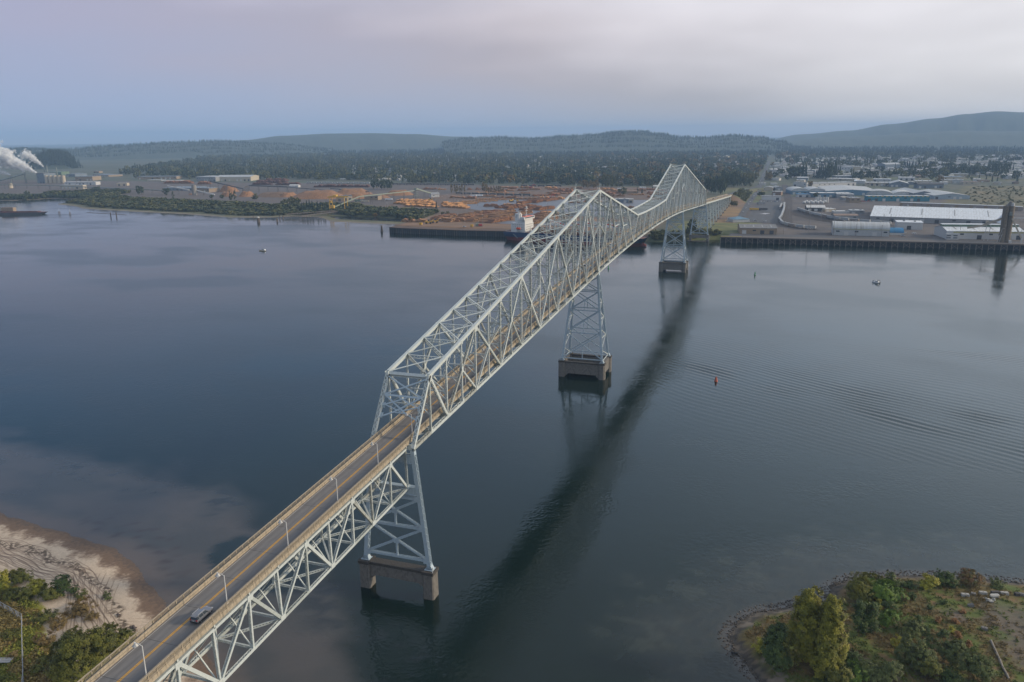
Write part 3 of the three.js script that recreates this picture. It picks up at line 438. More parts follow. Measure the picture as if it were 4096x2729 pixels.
// ================================================================ where things stand, in metres
const BLD=[["shed",69.8,-861.8,0.126,44.7,44,7.6,"tan","shedgrey","gable","long old wharf shed with rusty doors and wide grey roof",2.8],["terminal",41.4,-1001.4,0.399,24.2,24,4.0,"white","blue","hip","small building with bright blue hipped roof near the trestle",3.1],["shed",73.4,-1407.3,0.101,33.8,16,7.2,"white","grey","flat","low white shed across the end of the truck lot",1.1],["shed",60.2,-1675.4,-0.063,18.9,30,6.1,"cream","grey","gable","beige gabled shed beside the road, behind the truck lot",2.3],["shed",82.9,-1682.0,0.187,15.6,40,6.5,"grey","grey","gable","grey gabled shed between road and rail yard",2.3],["shed",79.8,-1534.5,-0.146,17.9,22,6.9,"rust","grey","flat","brown block behind the low white shed",1.2],["store",42.2,-1881.9,0.164,14.7,14,3.6,"white","white","flat","flat white store at the bend of the approach road",1.4],["store",68.9,-1886.4,0.168,13.8,14,3.2,"white","white","flat","second flat white store by the approach road",1.4],["store",64.2,-2072.8,-0.244,26.9,20,5.5,"white","grey","flat","white store left of two dark round trees",1.6],["warehouse",126.8,-1822.4,-0.489,33.6,20,9.9,"white","grey","flat","white two-block building at the head of the rail yard",1.3],["warehouse",203.7,-1859.4,0.611,122.1,40,6.9,"white","grey","flat","long white warehouse with dark doors behind the blue sheds",1.3],["warehouse",230.8,-2103.2,-0.392,76.1,30,4.1,"cream","white","flat","low cream building behind the long white warehouse",1.5],["blue_shed",125.1,-1570.7,0.194,33.2,60,6.6,"blue","pale","arch","blue shed with rounded roof, left of a pair",5.8],["blue_shed",158.4,-1577.2,0.19,33.3,60,6.6,"blue","pale","arch","blue shed with rounded roof, right of a pair",5.8],["blue_shed",223.6,-1564.4,0.078,98.5,150,8.2,"blue","pale","gable","very large blue warehouse with pale double-slope roof",3.1],["blue_shed",274.2,-1562.8,-0.047,47.1,55,2.8,"blue","pale","arch","arched pale roof behind the teal shed, left of two",7.3],["blue_shed",319.2,-1562.0,0.005,41.6,55,2.8,"blue","white","arch","arched white roof behind the teal shed, right of two",6.1],["teal_shed",292.6,-1429.2,0.154,107.5,18,9.3,"teal","pale","flat","long teal shed with yellow trim above the doors",1.0],["blue_shed",181.5,-1501.6,0.199,73.4,22,8.0,"blue","white","flat","long white-roofed shed with blue wall",1.1],["blue_shed",132.6,-1497.4,0.198,25.4,16,5.5,"white","bluebright","flat","small white shed with bright blue roof",1.1],["shed",207.2,-1483.6,0.083,30.3,22,7.3,"grey","pale","flat","grey box building in front of the largest blue warehouse",1.1],["shed",217.3,-1384.6,0.208,18.4,24,7.8,"tan","grey","flat","tan flat-roofed building amid the yard",1.0],["shed",205.0,-1430.1,0.206,11.7,20,5.2,"grey","cream","flat","grey building joined to the tan one",1.0],["shed",146.5,-1196.2,0.092,28.3,26,5.9,"dark","white","gable","dark open-sided shed beside the tank farm",3.0],["shed",168.4,-1193.8,0.548,18.6,20,4.0,"cream","white","flat","white canopy beside the dark open shed",0.9],["shed",206.3,-1168.4,0.12,20.9,18,4.6,"grey","pale","flat","grey windowed block with pale flat roof",0.9],["shed",184.0,-1166.7,0.225,23.3,14,2.9,"white","white","flat","long low white block left of the windowed block",0.9],["shed",184.7,-1070.2,0.174,32.9,22,6.1,"grey","rust","gable","shed with rusty streaked roof beside the curving train",1.6],["white_warehouse",299.9,-1046.0,-0.148,170.7,150,7.2,"grey","snow","gable","huge warehouse with smooth white roof behind the silo",8.8],["white_warehouse",254.6,-960.3,-0.02,30.5,26,8.8,"white","snow","flat","white flat-roofed shed right of the blue tank",0.7],["grey_warehouse",189.6,-873.8,0.008,64.1,30,8.3,"pale","pale","arch","long pale grey warehouse with rounded roof on the wharf",7.5],["blue_tank_shed",232.4,-894.8,0.151,15.3,14,2.6,"white","bluebright","arch","bright blue barrel-roofed shelter beside the grey warehouse",5.7],["long_warehouse",324.2,-874.2,0.159,83.8,44,9.4,"white","snow","gable","long white warehouse with olive stripe behind the silo",4.3],["office",288.5,-862.0,0.133,12.8,6,6.0,"white","pale","flat","small two-storey white office at the warehouse corner",0.8],["boxcar_wall",368.5,-1292.9,-0.284,180.5,6,6.5,"rustwhite","snow","flat","long line of weathered panels with white top behind the white roof",1.1],["grey_roof",391.7,-1497.2,0.202,62.7,120,6.8,"bluepale","pale","gable","broad pale-roofed warehouse at the edge of the field",4.0],["grey_roof",350.8,-1542.6,0.197,38.2,110,7.1,"bluegrey","pale","gable","pale-roofed warehouse joined behind the broad one",4.2],["dark_shed",401.0,-1813.2,0.275,56.4,20,8.1,"bluegrey","dark","arch","dark rounded shed left of the open field",4.4],["shed",299.8,-1894.2,-0.036,52.1,30,6.6,"cream","white","flat","cream shed with white flat roof behind parked cars",1.3],["shed",341.4,-1844.8,-0.048,39.3,60,8.0,"bluegrey","pale","gable","blue-grey shed with several pale gables",5.5],["shed",411.2,-1984.8,-0.019,36.9,30,6.0,"cream","white","flat","white building right of the gabled blue-grey shed",1.6],["shed",500.5,-2141.6,0.296,51.0,30,8.9,"cream","bluegrey","flat","beige block beyond the open field, left",1.7],["shed",488.6,-2007.4,-0.136,22.8,24,8.0,"pale","grey","flat","pale block in front of the beige one",1.6],["shed",508.8,-1958.2,0.164,36.1,24,6.6,"cream","rust","flat","beige block with brownish roof facing the field",1.6],["shed",558.8,-2073.8,0.156,22.6,20,4.1,"tan","rust","flat","tan building between trees beyond the field",1.6],["shed",662.6,-2239.6,0.143,37.1,40,8.7,"white","white","flat","white-roofed sheds at the right edge beyond the field",1.7],["shed",565.8,-1977.2,-0.191,18.4,16,4.7,"cream","grey","flat","row of cream boxes at the far side of the field",1.6],["shed",390.6,-2125.1,-0.056,37.8,30,7.3,"white","white","flat","white-fronted building behind the gabled sheds",1.7],["shed",275.0,-2606.3,-0.406,39.5,40,15.7,"white","pale","flat","white building between tree clumps in the town",1.8],["shed",303.3,-2590.0,0.111,21.7,40,16.8,"cream","pale","flat","cream block beside the white one in the town",1.8],["shed",431.2,-2827.6,0.574,59.4,40,15.6,"bluegrey","pale","gable","blue-grey hall in the middle of the town",4.7],["shed",241.8,-2162.1,0.302,43.8,30,8.3,"bluegrey","pale","flat","blue-grey flat shed behind the rail yard trees",1.5],["shed",159.2,-2218.3,0.137,20.5,20,9.8,"cream","white","flat","cream shop between two dark tree clumps",1.6],["shed",-236.5,-4014.8,-0.336,75.8,40,9.6,"cream","cream","flat","long cream building among autumn trees",3.0],["shed",-59.6,-4085.4,-0.018,51.1,40,8.8,"cream","cream","flat","cream building near the far end of the avenue",2.9],["shed",76.7,-4046.8,-0.015,73.6,40,8.0,"cream","cream","flat","wide cream building right of the avenue",2.9],["mill_shed",-1537.4,-1797.2,-0.173,82.7,60,12.6,"grey","pale","flat","left half of the big pale warehouse behind the chip piles",1.5],["mill_shed",-1454.8,-1816.4,0.276,105.5,70,12.1,"cream","pale","gable","right half of the big pale warehouse with cream walls",4.2],["mill_shed",-1778.2,-1864.5,0.292,124.4,40,8.4,"tan","bluegrey","flat","long tan mill building with blue-grey roof",1.6],["mill_shed",-1963.7,-1759.4,0.279,54.9,50,12.2,"tan","bluegrey","flat","brown mill building right of the silos",1.6],["mill_shed",-2229.0,-1957.0,0.134,33.6,60,8.3,"bluegrey","bluegrey","flat","long low mill roof behind the silos",1.7],["mill_shed",-2133.2,-1991.2,-0.293,102.6,50,5.7,"tan","bluegrey","flat","low tan mill building with floodlights",1.8],["mill_shed",-1782.2,-1573.0,0.165,97.4,20,7.9,"white","white","flat","long white mill shed below the silos",1.4],["mill_shed",-1655.0,-1426.4,0.178,63.7,14,9.3,"cream","pale","flat","cream shed near the bank below the silos",1.3],["mill_shed",-1623.8,-1562.2,0.37,27.4,16,6.6,"cream","cream","flat","small yellowish mill office",1.4],["mill_shed",-1983.2,-1622.6,-0.045,31.1,40,28.2,"bluegrey","dark","flat","dark boiler house beside the steam stacks",1.5],["mill_shed",-2417.2,-2066.0,0.125,48.1,40,10.2,"green","green","flat","greenish tall block behind the silos",1.9],["mill_shed",-1315.2,-1422.9,0.182,77.4,70,5.6,"bluegrey","bluegrey","flat","low blue-grey shed beside the conveyor tower",1.3],["mill_shed",-1212.7,-1385.9,-0.239,51.9,30,9.1,"tan","bluegrey","flat","tan shed right of the conveyor tower",1.2],["mill_shed",-1606.2,-1730.7,0.262,59.4,20,4.5,"cream","white","flat","white-roofed lean-to before the red log decks",1.5],["mill_shed",-1702.0,-1768.6,0.021,51.2,20,3.1,"cream","white","flat","long low white roof near the mill",1.5],["chip_office",-737.2,-1212.1,0.413,15.0,20,9.1,"tan","dark","flat","tan block at the root of the yellow crane",1.0],["chip_office",-731.6,-1234.1,0.59,16.7,24,8.9,"cream","dark","flat","cream block with crenellated top behind the yellow crane",1.0],["chip_office",-692.5,-1256.8,0.092,29.5,20,8.0,"tan","dark","flat","tan shed under the long green conveyor",1.0],["hut",-1091.4,-1583.2,0.171,24.1,14,4.9,"white","white","gable","small white shed alone in the chip yard",2.3],["hut",-594.6,-1353.8,0.64,17.6,14,6.0,"white","grey","gable","white house-like hut at the foot of the conveyor",3.2],["bank_house",-219.0,-1526.4,0.189,32.5,24,4.9,"tan","rust","gable","tan hipped-roof building at the edge of the log yard",3.0],["yard_office",-190.1,-1294.9,0.115,26.1,18,6.3,"bluegrey","pale","flat","blue-grey yard office between the two bridge peaks",0.8],["yard_office",-172.8,-1297.3,0.206,8.8,16,6.0,"cream","pale","flat","cream annex of the yard office",0.8],["house",-2383.2,-2216.8,0.114,23.7,20,5.8,"tan","tan","flat","lone sunlit orange building far behind the mill",1.9]];
const CYL=[["silo",-1966.4,-1628.5,5.8,21.0,"cream","leftmost of the five cream silos at the mill","mill silos"],["silo",-1953.1,-1630.6,5.8,21.0,"cream","second of the five cream silos at the mill","mill silos"],["silo",-1939.4,-1632.8,5.8,21.0,"cream","middle of the five cream silos at the mill","mill silos"],["silo",-1924.9,-1635.1,5.8,21.0,"cream","fourth of the five cream silos at the mill","mill silos"],["silo",-1911.8,-1637.2,5.8,20.9,"cream","rightmost of the five cream silos at the mill","mill silos"],["white_tank",151.0,-1367.5,1.9,9.9,"white","tall white tank of the tank farm row","tall tanks"],["white_tank",153.9,-1368.1,1.9,9.9,"white","tall white tank of the tank farm row","tall tanks"],["white_tank",157.9,-1368.9,1.9,9.9,"white","tall white tank of the tank farm row","tall tanks"],["white_tank",163.2,-1370.0,1.9,9.9,"white","tall white tank of the tank farm row","tall tanks"],["white_tank",167.5,-1370.9,1.9,9.9,"white","tall white tank of the tank farm row","tall tanks"],["white_tank",170.3,-1371.5,1.9,9.9,"white","tall white tank of the tank farm row","tall tanks"],["ball_tank",130.5,-1335.5,2.4,4.7,"white","squat white tank in the tank farm front row","squat tanks"],["ball_tank",134.4,-1357.7,2.4,4.8,"white","squat white tank in the tank farm front row","squat tanks"],["ball_tank",137.6,-1337.0,2.4,4.7,"white","squat white tank in the tank farm front row","squat tanks"],["ball_tank",142.1,-1359.4,2.4,4.8,"white","squat white tank in the tank farm front row","squat tanks"],["ball_tank",145.2,-1338.7,2.4,4.7,"white","squat white tank in the tank farm front row","squat tanks"],["ball_tank",149.3,-1360.9,2.4,4.8,"white","squat white tank in the tank farm front row","squat tanks"],["ball_tank",152.9,-1340.3,2.4,4.7,"white","squat white tank in the tank farm front row","squat tanks"],["ball_tank",157.6,-1362.6,2.4,4.8,"white","squat white tank in the tank farm front row","squat tanks"],["ball_tank",161.1,-1342.0,2.4,4.7,"white","squat white tank in the tank farm front row","squat tanks"],["ball_tank",165.9,-1364.4,2.4,4.8,"white","squat white tank in the tank farm front row","squat tanks"],["tower",-1160.5,-1298.5,5.2,21.8,"concrete","concrete conveyor tower beside the small chip pile",null],["tank",-1854.7,-1416.5,5.8,10.8,"cream","round cream tank near the bank at the far left",null]];
const CHIP=[[-1160.8,-1397.8,-0.014,42.9,40,16.9,"steep orange wood-chip cone beside the trestle conveyor",0],[-1064.2,-1276.2,0.04,35.2,30,11.2,"low orange chip pile in front of the steep cone",0],[-1013.2,-1274.2,0.197,31.2,40,12.7,"chip pile with small peak right of a tall tree",0],[-953.4,-1277.1,0.071,84.3,60,10.7,"long brown-orange chip ridge at the yard front",0],[-921.7,-1281.7,-0.081,32.1,50,10.4,"orange chip slope left of the widest pile",0],[-829.3,-1249.6,0.157,112.8,90,16.9,"widest flat-topped chip pile with grey lower slope",0],[-803.9,-1363.4,0.379,81.4,90,13.9,"orange chip pile under the dark conveyor",0],[-745.3,-1273.5,0.354,54.8,40,11.0,"chip pile behind the cream block",0],[-683.4,-1307.6,1.206,40.1,60,7.8,"chip pile under the green conveyor",0],[-693.4,-1372.9,0.345,60.9,60,12.0,"flat chip pile left of the green tower",0],[-1176.4,-1303.3,0.193,17.7,20,4.3,"small bright chip heap at the conveyor tower",0]];
const DECKS=[[-589.8,-1241.3,-0.005,79.1,12,4,1,"backmost bright log deck left of the lone pine"],[-566.8,-1201.8,-0.046,74.6,12,4,1,"second bright log deck left of the lone pine"],[-544.2,-1162.3,-0.104,71.2,12,4,1,"third bright log deck left of the lone pine"],[-524.7,-1129.0,-0.199,70.0,12,4,1,"front bright log deck left of the lone pine"],[-490.2,-1190.0,-0.391,53.0,12,4.2,1,"back bright log deck right of the lone pine"],[-473.4,-1157.0,-0.385,58.4,12,4.2,1,"middle bright log deck right of the lone pine"],[-457.4,-1125.4,-0.312,59.6,12,4.2,1,"front bright log deck right of the lone pine"],[-458.2,-1318.6,0.428,62.1,10,1.6,1,"first thin row of sunlit logs on the grey pavement, from the back"],[-449.2,-1292.5,0.404,67.7,10,1.6,1,"second thin row of sunlit logs on the grey pavement, from the back"],[-460.4,-1264.9,0.394,69.3,10,1.6,1,"third thin row of sunlit logs on the grey pavement, from the back"],[-461.2,-1243.4,0.434,56.8,10,1.6,1,"fourth thin row of sunlit logs on the grey pavement, from the back"],[-467.2,-1222.8,0.519,40.8,10,1.6,1,"fifth thin row of sunlit logs on the grey pavement, from the back"],[-455.2,-1206.6,0.7,25.8,10,1.6,1,"sixth thin row of sunlit logs on the grey pavement, from the back"],[-440.3,-1352.8,0.414,50.5,12,4,0,"log deck beside the two yellow straddle loaders"],[-400.6,-1164.6,0.423,27.3,12,5,0,"jumbled log heap alone on the grey pavement"],[-361.1,-1155.0,1.069,54.5,12,5,0,"first reddish log deck in the row above the ship mast"],[-338.2,-1156.1,1.074,72.0,12,5,0,"second reddish log deck in the row above the ship mast"],[-309.0,-1129.1,1.214,54.1,12,5,0,"third reddish log deck in the row above the ship mast"],[-286.1,-1130.8,1.201,46.4,12,5,0,"fourth reddish log deck in the row above the ship mast"],[-397.0,-958.8,1.491,66.4,12,4.6,0,"brown log deck on the yard between wharf and pavement, first from the left"],[-385.6,-943.1,1.466,54.3,12,4.6,2,"brown log deck on the yard between wharf and pavement, second from the left"],[-362.4,-938.6,1.437,75.6,12,4.6,2,"brown log deck on the yard between wharf and pavement, third from the left"],[-355.1,-949.8,1.486,77.5,12,4.6,0,"brown log deck on the yard between wharf and pavement, fourth from the left"],[-367.4,-1020.4,1.427,97.8,12,4.6,2,"brown log deck on the yard between wharf and pavement, fifth from the left"],[-335.9,-944.9,1.61,71.7,12,4.6,2,"brown log deck on the yard between wharf and pavement, sixth from the left"],[-348.6,-1019.4,1.496,106.4,12,4.6,0,"brown log deck on the yard between wharf and pavement, seventh from the left"],[-310.0,-946.2,1.519,83.0,12,4.6,2,"brown log deck on the yard between wharf and pavement, eighth from the left"],[-329.0,-1035.6,1.555,106.3,12,4.6,2,"brown log deck on the yard between wharf and pavement, ninth from the left"],[-296.1,-931.2,1.347,59.4,12,4.6,0,"brown log deck on the yard between wharf and pavement, tenth from the left"],[-311.7,-1009.7,1.541,68.0,12,4.6,2,"brown log deck on the yard between wharf and pavement, eleventh from the left"],[-297.2,-1044.2,1.29,45.9,12,4.6,2,"brown log deck on the yard between wharf and pavement, twelfth from the left"],[-259.6,-1009.6,1.589,115.0,12,4.6,0,"brown log deck on the yard between wharf and pavement, thirteenth from the left"],[-233.0,-949.6,1.46,92.5,12,4.6,2,"brown log deck on the yard between wharf and pavement, fourteenth from the left"],[-245.8,-1005.8,1.438,73.8,12,4.6,2,"brown log deck on the yard between wharf and pavement, last from the left"],[-356.0,-1245.2,1.346,50.8,12,5,0,"first reddish heap near the red excavators, from the left"],[-353.2,-1275.2,1.167,44.6,12,5,0,"second reddish heap near the red excavators, from the left"],[-342.0,-1288.6,1.539,66.3,12,5,0,"third reddish heap near the red excavators, from the left"],[-329.4,-1316.0,1.386,53.8,12,5,0,"fourth reddish heap near the red excavators, from the left"],[-375.2,-1434.4,0.783,62.5,10,4,0,"long low deck of log ends at the back of the pavement"],[-440.5,-1482.6,0.192,25.7,10,4,0,"orange stack behind the dark trailers"],[-706.6,-1572.8,0.321,34.6,10,5,0,"dark log stack in the back yard behind the tree row"],[-671.0,-1562.1,0.422,20.3,10,5,1,"bright orange log stack in the back yard behind the tree row"],[-606.3,-1578.7,0.602,11.6,10,5,0,"small log stack in the back yard behind the tree row"],[-587.8,-1587.0,0.548,13.2,10,5,0,"second small log stack in the back yard behind the tree row"],[-563.6,-1598.6,0.604,11.8,10,5,0,"third small log stack in the back yard behind the tree row"],[-515.6,-1619.6,0.411,21.3,10,5,0,"pale log stack in the back yard behind the tree row"],[-472.9,-1567.4,0.377,23.7,10,5,0,"wide log stack in the back yard behind the tree row"],[-373.8,-1554.7,-0.044,45.6,12,5,0,"wide red log deck just left of the near bridge peak"],[-364.3,-1448.8,-0.281,20.2,12,5,0,"low red log deck just left of the near bridge peak"],[-258.5,-1501.0,-0.215,23.9,12,5,0,"red log deck just right of the near bridge peak"],[-1247.2,-1665.2,0.164,57.1,14,8,3,"front of the dark red bark piles right of the pale warehouse"],[-1275.8,-1748.6,0.158,93.8,14,8,3,"middle of the dark red bark piles right of the pale warehouse"],[-1320.0,-1837.0,0.152,70.8,14,8,3,"back of the dark red bark piles right of the pale warehouse"],[-1536.2,-1676.3,0.161,88.5,14,8,0,"wide red log deck left of the pale warehouse"],[-1432.1,-1657.5,0.163,38.1,14,8,0,"dark red log deck left of the pale warehouse"],[-1168.6,-1668.5,0.166,68.9,14,7,3,"left dark red bark pile below the grey train"],[-947.6,-1613.4,0.173,104.2,14,7,3,"right dark red bark pile below the grey train"],[-1017.4,-1601.2,0.172,50.9,14,7,3,"middle dark red bark pile below the grey train"],[-566.2,-1169.2,-0.29,80.7,12,4.4,1,"bright log deck behind the green bank, far left of the yard"],[-587.3,-1233.2,0.051,48.7,12,4,1,"bright log deck below the red truck"]];
